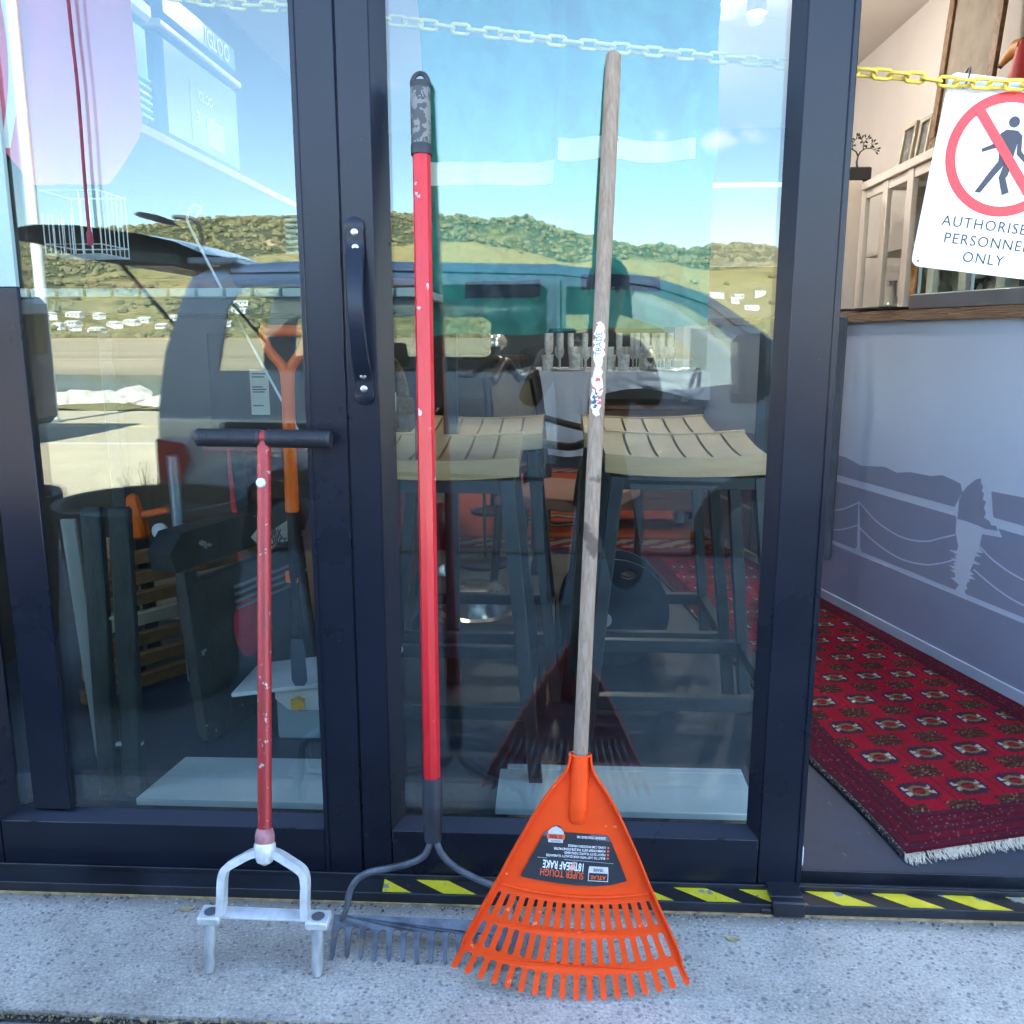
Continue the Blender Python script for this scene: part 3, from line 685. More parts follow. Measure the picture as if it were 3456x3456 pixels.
# head: fan of tines with three rows of slots
def fan(c, u):
    s_ = c * (1 - 2.156 * u); return (s_, u + .765 * s_ * s_ - .0005)
TP = .0233; NTI = 18
def slot(ci, u0, u1, w, n=5):
    ring = []; r_ = w / 2; asp = 1.0
    for k in range(n + 1):
        a = math.pi * k / n; ring.append((ci + r_ * math.cos(a), u1 - r_ + r_ * math.sin(a)))
    for k in range(n + 1):
        a = math.pi + math.pi * k / n; ring.append((ci + r_ * math.cos(a), u0 + r_ + r_ * math.sin(a)))
    return [fan(c / max(.1, 1) , u) for c, u in ring]
holes = []
for g in range(17):
    c = (g - 8) * TP
    holes.append(slot(c, .112, .158, .0085)); holes.append(slot(c, .054, .0995, .0112))
out = []
TW = .0049
for i in range(NTI):
    c = (i - 8.5) * TP
    out += [fan(c - TW, .006), fan(c - TW * .7, .0012), fan(c, 0.0), fan(c + TW * .7, .0012), fan(c + TW, .006), fan(c + TW * 1.02, .03)]
    if i < NTI - 1:
        gcc = c + TP / 2; r_ = TP / 2 - TW * 1.02
        out += [fan(gcc - r_ * math.cos(a), .0345 + r_ * .6 * math.sin(a)) for a in (R(15), R(50), R(90), R(130), R(165))]
        out += [fan(c + TP - TW * 1.02, .03)]
side = [(.1850, .070), (.176, .095), (.1560, .135), (.1300, .187), (.1065, .238), (.0850, .281), (.0640, .321), (.0465, .3495), (.0300, .372), (.0225, .384), (.0185, .3965), (.0170, .409)]
sr = [fan(8.5 * TP + TW, .03), fan(8.5 * TP + TW, .05)] + side
outline = out + sr + [(-x, y) for x, y in reversed(sr)]
def bow(x, y):                                     # the blade is slightly dished
    return -.010 * (x / .2) ** 2 + .012 * max(0, (y - .12) / .3) - .004 + .010 * max(0, (.03 - y) / .03) ** 2
mb = fill2d(outline, holes, .0028)
mb.mapped(lambda x, y, z: rk(x, y, z + bow(x, y)))
head = part('head', mb, m_orange, lr, smooth=False)
# raised rims, cross rib, socket
for sg in (-1, 1):
    pts = [(x * sg, y) for x, y in ([fan(8.5 * TP + TW * .8, .012)] + sr[1:])]
    pts = [(p.x, p.y) for p in smoothpts([Vector((x, y, 0)) for x, y in pts], 4)]
    mb = MB(); V = []; F = []
    for i, (x, y) in enumerate(pts):
        b0 = bow(x, y); tt = i / len(pts); hgt = .0035 + .0105 * min(1, tt * 3.0)
        for dx, dz in ((-.0016, -.0012), (-.0016, hgt), (-.0010, hgt + .0008), (.0010, hgt + .0008), (.0016, hgt), (.0016, -.0012)):
            V.append(rk(x + dx, y, b0 + dz))
    for i in range(len(pts) - 1):
        for k in range(6): F.append((i * 6 + k, i * 6 + (k + 1) % 6, (i + 1) * 6 + (k + 1) % 6, (i + 1) * 6 + k))
    n_ = len(pts) - 1; F += [tuple(range(6)), tuple(n_ * 6 + k for k in range(6))]
    mb.add(V, F); part('rim', mb, m_orange, lr)
mb = MB(); mb.tube([rk(*fan(lerp(-8.4, 8.4, i / 20) * TP, .1700), bow(*fan(lerp(-8.4, 8.4, i / 20) * TP, .17)) + .0014) for i in range(21)], .0022, 6); part('cross_rib', mb, m_orange, head)
mb = MB(); V = []; F = []; NS = 12; rows = [(.2915, .004, .002), (.2945, .0115, .0080), (.302, .0150, .0120), (.33, .0158, .0146), (.37, .0163, .0150), (.400, .0168, .0155), (.409, .0172, .0158)]
for y, w, h in rows:
    for k in range(NS + 1):
        a = math.pi * k / NS; V.append(rk(w * math.cos(a), y, bow(0, y) + h * math.sin(a) * 1.0 - .0005))
for j in range(len(rows) - 1):
    for k in range(NS): F.append((j * (NS + 1) + k, j * (NS + 1) + k + 1, (j + 1) * (NS + 1) + k + 1, (j + 1) * (NS + 1) + k))
mb.add(V, F); part('socket', mb, m_orange, lr, ang=60)
mb = MB(); ring = [rk(math.cos(a) * .0178, .4085, .004 + math.sin(a) * .0172) for a in [2 * math.pi * k / 24 for k in range(24)]]; mb.tube(ring, .0021, 6, closed=True); part('socket_collar', mb, m_orange, lr)
# product label, printed upside down as the head hangs tines down
m_lab = M('label black', (.035, .038, .045), .35, var=.1, vs=40, chips=((.40, .40, .42), 120, .76)); m_labg = M('label grey', (.12, .12, .13), .35); m_lo = M('label orange', (.85, .13, .05), .4); m_lw = M('label white', (.85, .85, .86), .4); m_ls = M('label silver', (.62, .63, .66), .35, var=.15, vs=60)
def lab(x, y, z=0.0): return rk(x, y, bow(x, y) + .0015 + z)
poly = [(-.0898, .1990), (-.0550, .2735), (-.0505, .2772), (-.0470, .2780), (-.0425, .2825), (-.0372, .2870), (-.0310, .2880), (-.0262, .2850), (-.0225, .2800), (-.0185, .2775), (.0490, .2765), (.0545, .2735), (.0560, .2700), (.0862, .2040), (.0870, .2015), (.0840, .1995), (.0600, .1925), (.0350, .1892), (.0050, .1885), (-.0300, .1902), (-.0650, .1935), (-.0880, .1965)]
mb = MB(); mb.prism(poly, lambda x, y, d: lab(x, y, d), .0003); lb = part('label', mb, m_lab, lr, smooth=False)
mb = MB(); mb.prism([(-.0570, .2690), (-.0545, .2740), (-.0505, .2768), (.0485, .2760), (.0540, .2730), (.0575, .2660)], lambda x, y, d: lab(x, y, .00035 + d), .00015); part('label_band', mb, m_labg, lb, smooth=False)
def ltxt(s_, size, cx, cy, mat, sx=1.0, rot=0.0, align='LEFT', bold=0.0, z=.0006):
    tx = text2d(s_, size, sx, .0002, align, bold=bold); ca, sa = math.cos(rot), math.sin(rot)
    tx.mapped(lambda x, y, z_: lab(cx - (x * ca - y * sa), cy - (x * sa + y * ca), z + z_)); part('lettering', tx, mat, lb, smooth=False)
ltxt('SUPER TOUGH', .0172, .0150, .2060, m_lo, .64, -.035, bold=.0002); ltxt('18T LEAF RAKE', .0188, .0158, .2202, m_lw, .555, -.035, bold=.0004)
for k, s_ in enumerate(('BUILT TO LAST WITH OUR QUALITY GUARANTEE', 'HEAVY DUTY PLASTIC FLEXI-HEAD', '415MM SWEEP GETS THE JOB DONE FASTER', 'LONG 1.2M WOODEN HANDLE')):
    y = .2372 + k * .0061; ltxt(s_, .0056, .0492, y, m_lw, .78, bold=.00008)
    mb = MB(); mb.lathe([(.0010, 0), (.0019, 0), (.0019, .0002), (.0010, .0002)], lab(.0535, y, .0005), (rs_, ra, rn), 12); part('bullet', mb, m_lo, lb)
ltxt('LEGENDARY TOOLS SINCE 1943', .0056, .0488, .2712, m_lw, .60, bold=.0001)
mb = MB(); mb.prism([(.0640, .2294), (.0640, .2289), (-.0640, .2318), (-.0640, .2323)], lambda x, y, d: lab(x, y, .0005 + d), .0002); part('rule_line', mb, m_ls, lb, smooth=False)
mb = MB()
for (a, b_, c_, d_) in ((.0222, .0558, .1975, .1988), (.0222, .0558, .2115, .2226)):
    mb.prism([(a, c_), (b_, c_), (b_ - (.001 if c_ > .2 else 0), d_), (a + .001, d_)], lambda x, y, d: lab(x, y, .0005 + d), .0002)
for a in (.0222, .0546): mb.prism([(a, .1975), (a + .0012, .1975), (a + .0012, .2125), (a, .2125)], lambda x, y, d: lab(x, y, .0005 + d), .0002)
part('logo_frame', mb, m_ls, lb, smooth=False)
ltxt('ATLAS', .0092, .0390, .2045, m_lo, .95, align='CENTER', bold=.0003); ltxt('TRADE', .0068, .0390, .2170, m_labg, .8, align='CENTER', z=.0010, bold=.0002)
mb = MB(); mb.prism([(-.0470, .2590), (-.0225, .2590), (-.0215, .2775), (-.0270, .2835), (-.0345, .2868), (-.0420, .2835), (-.0480, .2775)], lambda x, y, d: lab(x, y, .0005 + d), .0002); part('badge', mb, m_ls, lb, smooth=False)
mb = MB(); mb.prism([(-.0492, .2650), (-.0200, .2650), (-.0190, .2735), (-.0500, .2735)], lambda x, y, d: lab(x, y, .0009 + d), .0002); part('badge_band', mb, m_lo, lb, smooth=False)
ltxt('25 YEAR', .0074, -.0345, .2692, m_lab, .80, align='CENTER', z=.0013, bold=.0002); ltxt('GUARANTEE', .0036, -.0345, .2618, m_lab, .75, align='CENTER', z=.0009)
# torn patch over the T of 18T
mb = MB(); mb.prism([(-.0085, .2135), (-.0020, .2145), (.0015, .2180), (-.0005, .2240), (.0025, .2285), (-.0040, .2290), (-.0060, .2240), (-.0105, .2190)], lambda x, y, d: lab(x, y, .0011 + d), .0002); part('torn_patch', mb, M('bare torn paper', (.75, .45, .38), .6, var=.3, vs=90), lb, smooth=False)

# --- red handled garden rake -------------------------------------------
m_red = M('red lacquer', (.58, .013, .022), .36, var=.10, vs=5, rvar=.08, stretch=(20, 20, 1.5), chips=((.58, .46, .44), 42, .685), coat=.08, spec=.4)
m_iron = M('old dark steel', (.13, .145, .17), .52, .55, var=.45, vs=20, bump=.25, bs=90, chips=((.20, .14, .10), 25, .66))
m_gripk = M('black grip rubber', (.022, .026, .03), .55, var=.2, vs=30)
GT = Vector((-.2350, -.0215, 1.529)); GB = Vector((-.2150, -.1762, .206)); ga = (GT - GB).normalized(); gs = (Vector((1, 0, 0)) - ga * ga.x).normalized(); gn = gs.cross(ga)
def gk(x, y, z=0): return GB + gs * x + ga * y + gn * z
Lg = (GT - GB).length
gr = thing('garden_rake', 'steel bow rake with red octagonal handle and camouflage patterned grip', 'garden rake', (-.215, -.22, 0))
mb = MB(); y0, y1 = .100, Lg - .130
mb.tube([gk(0, lerp(y0, y1, i / 12), .002) for i in range(13)], .0155, 8); part('handle', mb, m_red, gr, ang=20)
def camo():
    m = bpy.data.materials.new('camouflage grip'); m.use_nodes = True; n, l = m.node_tree.nodes, m.node_tree.links; b = n['Principled BSDF']
    t = n.new('ShaderNodeTexCoord'); vm = n.new('ShaderNodeVectorMath'); vm.operation = 'SNAP'; vm.inputs[1].default_value = (.0022, .0022, .0022)
    nz = n.new('ShaderNodeTexNoise'); nz.inputs['Scale'].default_value = 75; nz.inputs['Detail'].default_value = 3
    l.new(t.outputs['Object'], vm.inputs[0]); l.new(vm.outputs['Vector'], nz.inputs['Vector'])
    rp = n.new('ShaderNodeValToRGB'); rp.color_ramp.interpolation = 'CONSTANT'; rp.color_ramp.elements[0].color = (.17, .17, .165, 1); rp.color_ramp.elements[1].position = .50; rp.color_ramp.elements[1].color = (.055, .06, .062, 1)
    l.new(nz.outputs['Fac'], rp.inputs['Fac']); l.new(rp.outputs['Color'], b.inputs['Base Color']); b.inputs['Roughness'].default_value = .6
    return m
mb = MB(); mb.lathe([(.0178, 0), (.0181, .003), (.0181, .016), (.0176, .0175)], gk(0, Lg - .1375, .002), (gs, gn, ga), 24); part('grip_cuff', mb, m_gripk, gr)
mb = MB(); mb.lathe([(.0170, 0), (.0174, .02), (.0174, .072), (.0170, .0925)], gk(0, Lg - .1200, .002), (gs, gn, ga), 24); part('grip', mb, camo(), gr)
mb = MB(); mb.lathe([(.0170, 0), (.0174, .003), (.0166, .010), (.0136, .0115), (0, .0120)], gk(0, Lg - .0280, .002), (gs, gn, ga), 24)
mb.tube([gk(.0140 * math.cos(a), Lg - .0215 + .0190 * math.sin(a), .002) for a in [math.pi * k / 14 for k in range(15)]], .0042, 8)
part('hang_loop', mb, m_gripk, gr)
mb = MB(); mb.lathe([(.0150, -.012), (.0165, .0), (.0185, .05), (.0185, .085), (.0175, .106)], gk(0, 0, .002), (gs, gn, ga), 20); part('ferrule', mb, M('black ferrule paint', (.022, .026, .036), .5, var=.4, vs=20, chips=((.30, .24, .20), 40, .70)), gr)
BL, BR = Vector((-.398, -.196, .032)), Vector((-.034, -.208, .028))
def arm(P, q): mb = MB(); pp = smoothpts(P, 6); mb.tube(pp, [.0062 if i < len(pp) * .8 else lerp(.0062, .0045, (i / len(pp) - .8) * 5) for i in range(len(pp))], 10); part('bow_arm', mb, m_iron, gr)
arm([(-.2165, -.176, .215), (-.2195, -.177, .190), (-.2320, -.181, .164), (-.2600, -.183, .149), (-.3000, -.184, .138), (-.3300, -.185, .131), (-.3500, -.186, .120), (-.3630, -.188, .104), (-.3700, -.190, .086), (-.3740, -.193, .062), (-.3840, -.197, .038)], 0)
arm([(-.2120, -.176, .215), (-.2080, -.178, .188), (-.1950, -.181, .163), (-.1700, -.184, .142), (-.1350, -.186, .124), (-.1020, -.188, .111), (-.0800, -.190, .100), (-.0660, -.193, .082), (-.0600, -.197, .060), (-.0480, -.203, .036)], 1)
# bar and curved teeth
# forged head: one plate, toothed along its lower edge, bent down to the ground
NT, hw_ = 15, (BR.x - BL.x) / 2; pt_ = 2 * (hw_ - .005) / (NT - 1); ol = [(-hw_, .0), (hw_, .0)]
for k in range(NT - 1, -1, -1):
    c = -hw_ + .005 + k * pt_; w0, w1 = .0052, .0034; sk = .002
    ol += [(c + w0, .030), (c + w0 * .9 + sk, .050), (c + w1 + sk * 2, .072), (c + sk * 2, .077), (c - w1 + sk * 2, .072), (c - w0 * .9 + sk, .050), (c - w0, .030)]
    if k:
        g = c - pt_ / 2; gr_ = pt_ / 2 - w0
        ol += [(g + gr_ * math.cos(a), .030 - gr_ * 1.1 * math.sin(a)) for a in (R(25), R(60), R(90), R(120), R(155))]
mb = fill2d(ol, (), .0046)
CV = smoothpts([Vector((0, -.1885, .047)), Vector((0, -.2000, .0325)), Vector((0, -.2160, .0220)), Vector((0, -.2350, .0140)), Vector((0, -.2530, .0020))], 8); CL_ = [0]
for i_ in range(1, len(CV)): CL_.append(CL_[-1] + (CV[i_] - CV[i_ - 1]).length)
def rakehead(x, y, z):
    s_ = min(y / .077, 1) * CL_[-1]; i_ = min(max(int(np.searchsorted(CL_, s_)) - 1, 0), len(CV) - 2); f_ = (s_ - CL_[i_]) / (CL_[i_ + 1] - CL_[i_]); p = CV[i_].lerp(CV[i_ + 1], f_); t_ = (CV[i_ + 1] - CV[i_]).normalized(); nn = Vector((0, t_.z, -t_.y))
    u = (x + hw_) / (2 * hw_); return Vector((BL.x + (x + hw_), p.y - .012 * u + .003 * math.sin(x * 80), p.z)) + nn * z
mb.mapped(rakehead); part('toothed_head', mb, m_iron, gr, ang=50)

# --- lawn aerator --------------------------------------------------------
m_redp = M('scuffed red paint', (.34, .020, .024), .42, var=.18, vs=8, chips=((.50, .38, .36), 75, .645), stretch=(6, 6, 1), rvar=.1)
m_galv = M('galvanised steel', (.68, .69, .69), .48, .25, var=.22, vs=25, bump=.2, bs=120, chips=((.40, .33, .25), 18, .68))
m_galvw = M('weathered galvanised tube', (.40, .42, .43), .55, .4, var=.3, vs=14, bump=.2, bs=60, stretch=(4, 4, 1))
ag = thing('lawn_aerator', 'hand lawn aerator with red pole, black cross handle and galvanised hollow tines', 'lawn aerator', (-.502, -.29, 0))
AT, AB = Vector((-.5250, -.0600, .9100)), Vector((-.5040, -.2340, .2300)); aa = (AT - AB).normalized()
mb = MB(); mb.tube([AB.lerp(AT, i / 10) for i in range(11)], .0122, 16); pole = part('pole', mb, m_redp, ag)
mb = MB(); mb.tube([AT + Vector((-.016, 0, 0)), AT + Vector((.016, 0, 0))], .0138, 16); part('cross_tube', mb, m_redp, ag)
H0, H1 = Vector((-.6480, -.0600, .9105)), Vector((-.4020, -.0620, .9085))
m_gk = M('black ribbed rubber', (.018, .019, .024), .5, var=.3, vs=40, chips=((.35, .35, .36), 70, .735))
for a, b_, sg in ((H0, H0.lerp(H1, .478), -1), (H0.lerp(H1, .522), H1, 1)):
    mb = MB(); d = (b_ - a).normalized(); L = (b_ - a).length; prof = [(0, 0), (.0148, .0), (.0165, .002)]; nr = 30
    for k in range(nr):
        y = .006 + (L - .012) * k / nr; y2 = .006 + (L - .012) * (k + .5) / nr; prof += [(.0166, y), (.0166, y + .0016), (.0157, y2), (.0157, y2 + .0014)]
    prof += [(.0165, L - .003), (.0155, L), (0, L)]
    mb.lathe(prof, a, (Vector((0, 1, 0)), d.cross(Vector((0, 1, 0))).normalized(), d), 20); part('rubber_grip', mb, m_gk, ag)
mb = MB(); mb.lathe([(.006, 0), (.0085, .002), (.009, .006), (.006, .009), (0, .009)], AB.lerp(AT, .888) + Vector((-.001, -.0105, 0)), ((1, 0, 0), (0, 0, 1), (0, -1, 0)), 9); part('paint_scar', mb, M('bare primer', (.75, .74, .72), .6, var=.1), pole)
mb = MB(); mb.lathe([(.0145, -.006), (.0166, .0), (.0168, .012), (.0142, .022), (.0122, .024)], AB + aa * -.012, (Vector((1, 0, 0)), aa.cross(Vector((1, 0, 0))).normalized(), aa), 18); part('weld_collar', mb, M('pinkish weld paint', (.40, .17, .18), .5, var=.35, vs=50), ag)
mb = MB(); bmt = [Vector((0, 0, 0))]
mb.lathe([(.004, -.036), (.014, -.030), (.0195, -.012), (.0185, .0), (.0160, .004)], AB + aa * -.016, (Vector((1, 0, 0)), aa.cross(Vector((1, 0, 0))).normalized(), aa), 16); part('boss', mb, m_galv, ag)
def strap(P, w, h, name, upv):
    pp = P; mb = MB(); V = []; F = []
    for i, c in enumerate(pp):
        c = Vector(c); t_ = (Vector(pp[min(i + 1, len(pp) - 1)]) - Vector(pp[max(i - 1, 0)])).normalized(); s_ = t_.cross(upv).normalized()
        for a, b_ in ((-1, -1), (1, -1), (1, 1), (-1, 1)): V.append(c + s_ * (a * w / 2) + upv * (b_ * h / 2))
    for i in range(len(pp) - 1):
        for j in range(4): F.append((i * 4 + j, i * 4 + (j + 1) % 4, (i + 1) * 4 + (j + 1) % 4, (i + 1) * 4 + j))
    F += [(0, 1, 2, 3), tuple((len(pp) - 1) * 4 + j for j in range(4))]
    mb.add(V, F); return part(name, mb, m_galv, ag)
yv = Vector((0, -.97, .24)).normalized()
strap(smoothpts([(-.503, -.242, .203), (-.525, -.243, .199), (-.545, -.246, .189), (-.566, -.249, .177), (-.5735, -.251, .168), (-.577, -.254, .152), (-.5775, -.260, .125), (-.578, -.268, .094)], 3), .013, .022, 'yoke_arm', yv)
strap(smoothpts([(-.505, -.242, .203), (-.482, -.243, .199), (-.462, -.246, .189), (-.440, -.249, .176), (-.4325, -.251, .167), (-.4295, -.254, .152), (-.4295, -.260, .125), (-.429, -.268, .092)], 3), .013, .022, 'yoke_arm', yv)
mb = MB(); mb.obox((-.5035, -.2600, .0925), (Vector((1, 0, -.012)).normalized(), Vector((0, 1, .12)).normalized(), Vector((0, -.12, 1)).normalized()), (.088, .0135, .0022), .0008); part('foot_plate', mb, m_galv, ag)
for x, z in ((-.5965, .0935), (-.4060, .0905)):
    mb = MB(); mb.obox((x, -.2660, z - .002), ((1, 0, 0), Vector((0, 1, .1)).normalized(), Vector((0, -.1, 1)).normalized()), (.0195, .0180, .0075), .002); bk = part('tube_block', mb, m_galv, ag)
    mb = MB(); mb.lathe([(.0098, 0), (.0112, .0), (.0116, .0012), (.0098, .0014)], (x, -.2670, z + .0055), n=20); mb.lathe([(.0098, .0), (0, .0)], (x, -.2670, z + .0058), n=20); part('tube_mouth', mb, M('dark bore', (.10, .11, .12), .7), bk)
    d = Vector((.001, -.028, -.088)); mb = MB(); p0 = Vector((x, -.2700, z - .009)); p1 = Vector((x + .001, -.2940, .0005))
    mb.tube([p0, p0.lerp(p1, .5), p0.lerp(p1, .85), p1], [.0108, .0106, .0098, .0078], 16); part('hollow_tine', mb, m_galvw, ag)
# ================================================================== RIGHT OPENING: counter, rug, chain, sign, cabinets
CP0 = Vector((1.084, 2.026, 0)); CD = Vector((.2418, -.9703, 0)); CN = Vector((CD.y, -CD.x, 0))      # CN points to the street side
def ct(s_, z, o=0.0): return CP0 + CD * s_ + CN * o + Vector((0, 0, z))
m_mural = M('mural pale laminate', (.68, .755, .90), .42, var=.015, vs=3, rvar=.05); m_muralk = M('mural grey print', (.33, .36, .49), .42, var=.02, vs=4, rvar=.05)
m_ctop = M('oiled timber slab', (.20, .10, .045), .5, var=.45, vs=7, bump=.9, bs=14, col2=(.34, .19, .09), stretch=(1.2, 1.2, 26))
cn_t = thing('shop_counter', 'shop counter with timber top and grey printed harbour mural on its front', 'counter', ct(.9, .03))
mb = MB(); mb.obox(ct(.3, .605, -.30), (CD, CN, (0, 0, 1)), (1.5, .298, .555)); part('carcass', mb, m_mural, cn_t)
mb = MB(); mb.obox(ct(.3, .601, -.001), (CD, CN, (0, 0, 1)), (1.5, .001, .529)); front = part('mural_panel', mb, m_mural, cn_t, smooth=False)
mb = MB(); mb.obox(ct(.3, .052, .004), (CD, CN, (0, 0, 1)), (1.5, .004, .020), .002); part('skirting', mb, M('pale blue skirting', (.50, .56, .66), .4, var=.02), cn_t)
mb = MB()
def topf(u, v):
    s_ = lerp(-1.25, 1.85, u); w = .006 * noise.noise(Vector((s_ * 3, 0, 0)))
    a = v * 4
    if a <= 1: return ct(s_, lerp(1.1425, 1.178, a) + .003 * noise.noise(Vector((s_ * 7, a, 0))), .018 + w + .003 * noise.noise(Vector((s_ * 16, a * 2, 3))))
    if a <= 2: return ct(s_, 1.178 + .003, lerp(.015, -.62, a - 1))
    if a <= 3: return ct(s_, lerp(1.181, 1.1425, a - 2), -.62)
    return ct(s_, 1.1425, lerp(-.62, .018, a - 3))
mb.grid(90, 16, topf); part('timber_top', mb, m_ctop, cn_t, ang=50)
def mural(name, polys, mat, o):
    mb = MB()
    for pl in polys: mb.prism(pl, lambda x, y, d: ct(x, y, o + d), .0004)
    return part(name, mb, mat, front, smooth=False)
ridge = [(-1.2, .60), (-.6, .64), (-.3, .60), (-.004, .598), (.045, .615), (.13, .630), (.178, .629), (.284, .611), (.43, .628), (.502, .617), (.576, .631), (.684, .633), (.742, .645), (.801, .637), (.832, .631), (.90, .64), (.969, .630), (1.098, .634), (1.35, .62), (1.8, .61)]
mural('mural_hills', [ridge + [(1.8, .553), (-1.2, .553)]], m_muralk, .0004)
mural('mural_sea', [[(-1.2, .5275), (-1.2, .289), (1.8, .289), (1.8, .5235)]], m_muralk, .0004)
mural('mural_foreground', [[(-1.2, .272), (-1.2, .066), (1.8, .066), (1.8, .272)]], m_muralk, .0004)
rw = random.Random(2)
wht = [(.832, .634), (.845, .606), (.813, .549), (.830, .516), (.832, .473), (.850, .432)]
for k in range(18): wht += [(.850 + rw.uniform(-.045, .0) * (1 if k % 2 else .1), .428 - k * .0062)]
wht += [(.872, .31), (.858, .292), (.856, .272), (.910, .272), (.899, .30)]
for k in range(22): wht += [(.900 + (k / 22) * .03 + rw.uniform(.0, .038) * (1 if k % 2 else .1), .302 + k * .0064)]
wht += [(.944, .449), (.949, .493), (1.034, .501), (1.013, .525), (.987, .558), (.969, .630), (.945, .652), (.93, .665), (.90, .66)]
mural('mural_pinnacle_light', [wht], m_mural, .0009)
rockp = [(.834, .517), (.835, .55), (.833, .577), (.845, .606), (.865, .629), (.899, .655), (.92, .662), (.925, .645), (.933, .64), (.930, .625), (.941, .618), (.938, .60), (.952, .595), (.946, .575), (.957, .560), (.951, .545), (.975, .540), (.985, .528), (1.005, .531), (1.014, .517), (.96, .512), (.934, .516), (.873, .519)]
mural('mural_rock', [rockp], m_muralk, .0014)
mural('mural_post', [[(.282, .478), (.290, .474), (.318, .300), (.330, .289), (.280, .289), (.296, .300)]], m_mural, .0009)
def mchain(pts):
    pp = smoothpts([Vector((x, z, 0)) for x, z in pts], 5); out = []
    for i in range(len(pp) - 1):
        d = (pp[i + 1] - pp[i]); L = d.length; d.normalize(); nn = Vector((-d.y, d.x, 0)) * .0026
        a, b_ = pp[i] - d * .0015, pp[i + 1] + d * .0015; out.append([tuple((a + nn)[:2]), tuple((b_ + nn)[:2]), tuple((b_ - nn)[:2]), tuple((a - nn)[:2])])
    return out
ch = []
for pts in ([(-.30, .45), (-.15, .41), (-.005, .398), (.06, .400), (.134, .412), (.204, .434), (.285, .471)], [(.289, .472), (.395, .426), (.481, .406), (.58, .397), (.689, .411), (.771, .442), (.829, .464)], [(-.3, .36), (-.15, .325), (.005, .320), (.082, .325), (.179, .343), (.286, .382)], [(.297, .379), (.384, .350), (.492, .327), (.591, .320), (.70, .333), (.783, .360), (.845, .388)], [(.948, .452), (1.013, .423), (1.133, .398), (1.30, .40), (1.5, .45)], [(.93, .375), (1.04, .341), (1.144, .325), (1.3, .33), (1.5, .37)]): ch += mchain(pts)
mural('mural_chain', ch, m_mural, .0010)['kind'] = 'stuff'

# red rug with guls
m_fr = M('rug fringe wool', (.66, .58, .45), .95, var=.15, vs=90)
N0, N1, N2, N3 = Vector((.735, .072, 0)), Vector((1.516, .291, 0)), Vector((.425, 2.72, 0)), Vector((.930, 2.69, 0))
RW, RLn = .80, 2.55
def rugp(u, v):
    a = N0.lerp(N1, u); b_ = N2.lerp(N3, u); p = a.lerp(b_, v)
    p.x -= .030 * math.exp(-((v - .2) / .11) ** 2) * (1 - u) ** 3
    p.z = .0365 + .0025 * math.sin(v * 21 + u * 3) * (1 - u) ** 2 + (.006 * math.exp(-((v - .21) / .05) ** 2) * (1 - u) ** 4)
    return p
GU, GV = 230, 640
mb = MB(); mb.grid(GU, GV, rugp)
U = np.tile(np.linspace(0, 1, GU + 1), GV + 1); Vv = np.repeat(np.linspace(0, 1, GV + 1), GU + 1)
X = U * RW; Yy = Vv * RLn
colr = np.zeros((len(X), 3)); FIELD = np.array([.37, .004, .020]); DK = np.array([.095, .004, .014]); NV = np.array([.055, .014, .030]); IV_ = np.array([.50, .44, .38]); GO = np.array([.24, .14, .04]); OL = np.array([.13, .07, .03])
colr[:] = FIELD
bw_x, bw_y = .105, .135
dx = np.minimum(X, RW - X); dy = np.minimum(Yy, RLn - Yy); dbx = dx / bw_x; dby = dy / bw_y; db = np.minimum(dbx, dby)
inb = db < 1
rs2 = np.random.RandomState(4); hv = (np.sin(X * 311.7 + np.floor(Yy / .004) * 74.7) * 43758.5) % 1
hcell = np.sin(np.floor(X / .0035) * 127.1 + np.floor(Yy / .0040) * 311.7) * 43758.5453; hcell = hcell - np.floor(hcell)
colr[inb] = np.array([.155, .003, .018])
band = (np.sin(db * 31) > .35) & inb; colr[band] = DK
band2 = inb & ((np.abs(db - .16) < .035) | (np.abs(db - .52) < .03) | (np.abs(db - .95) < .03)); colr[band2] = NV
tick = inb & (hcell > .968) & (db > .08); colr[tick] = np.array([.24, .09, .07])
zig = inb & (np.abs(db - .74) < .06) & ((np.sin(X * 260) * np.sin(Yy * 260)) > .2); colr[zig] = NV
# field motifs
PX, PY = .1320, .170
fx = X - bw_x; fy = Yy - bw_y
cu_ = np.floor(fx / PX); cv = np.floor(fy / PY)
lx = (fx - (cu_ + .5) * PX) * 1.08; ly = (fy - (cv + .5) * PY) * 1.02
inf = ~inb
# main gul: stepped dark lozenge with gold ring and ivory wings at both ends
sl = np.abs(lx) / .056 + np.abs(ly) / .046; st = np.maximum(np.abs(lx) / .050, np.abs(ly) / .040)
g0 = inf & (np.maximum(sl * .72, st) < 1.0 + .08 * np.sin(ly * 420) * np.sin(lx * 420)); colr[g0] = NV * 1.2
ring = inf & (np.abs(np.hypot(lx / .030, ly / .024) - .80) < .20); colr[ring] = GO
core = inf & (np.maximum(np.abs(lx) / .012, np.abs(ly) / .007) < 1); colr[core] = FIELD
dotk = inf & (np.hypot(lx / .030, ly / .024) < .58) & ~core; colr[dotk] = NV
wing = inf & (np.abs(np.abs(lx) - .031) < .0075) & (np.abs(np.abs(ly) - .0085) < .0050) & (hcell > .12); colr[wing] = IV_
w2 = inf & (np.abs(np.abs(lx) - .036) < .0026) & (np.abs(np.abs(ly) - .0145) < .0050); colr[w2] = IV_
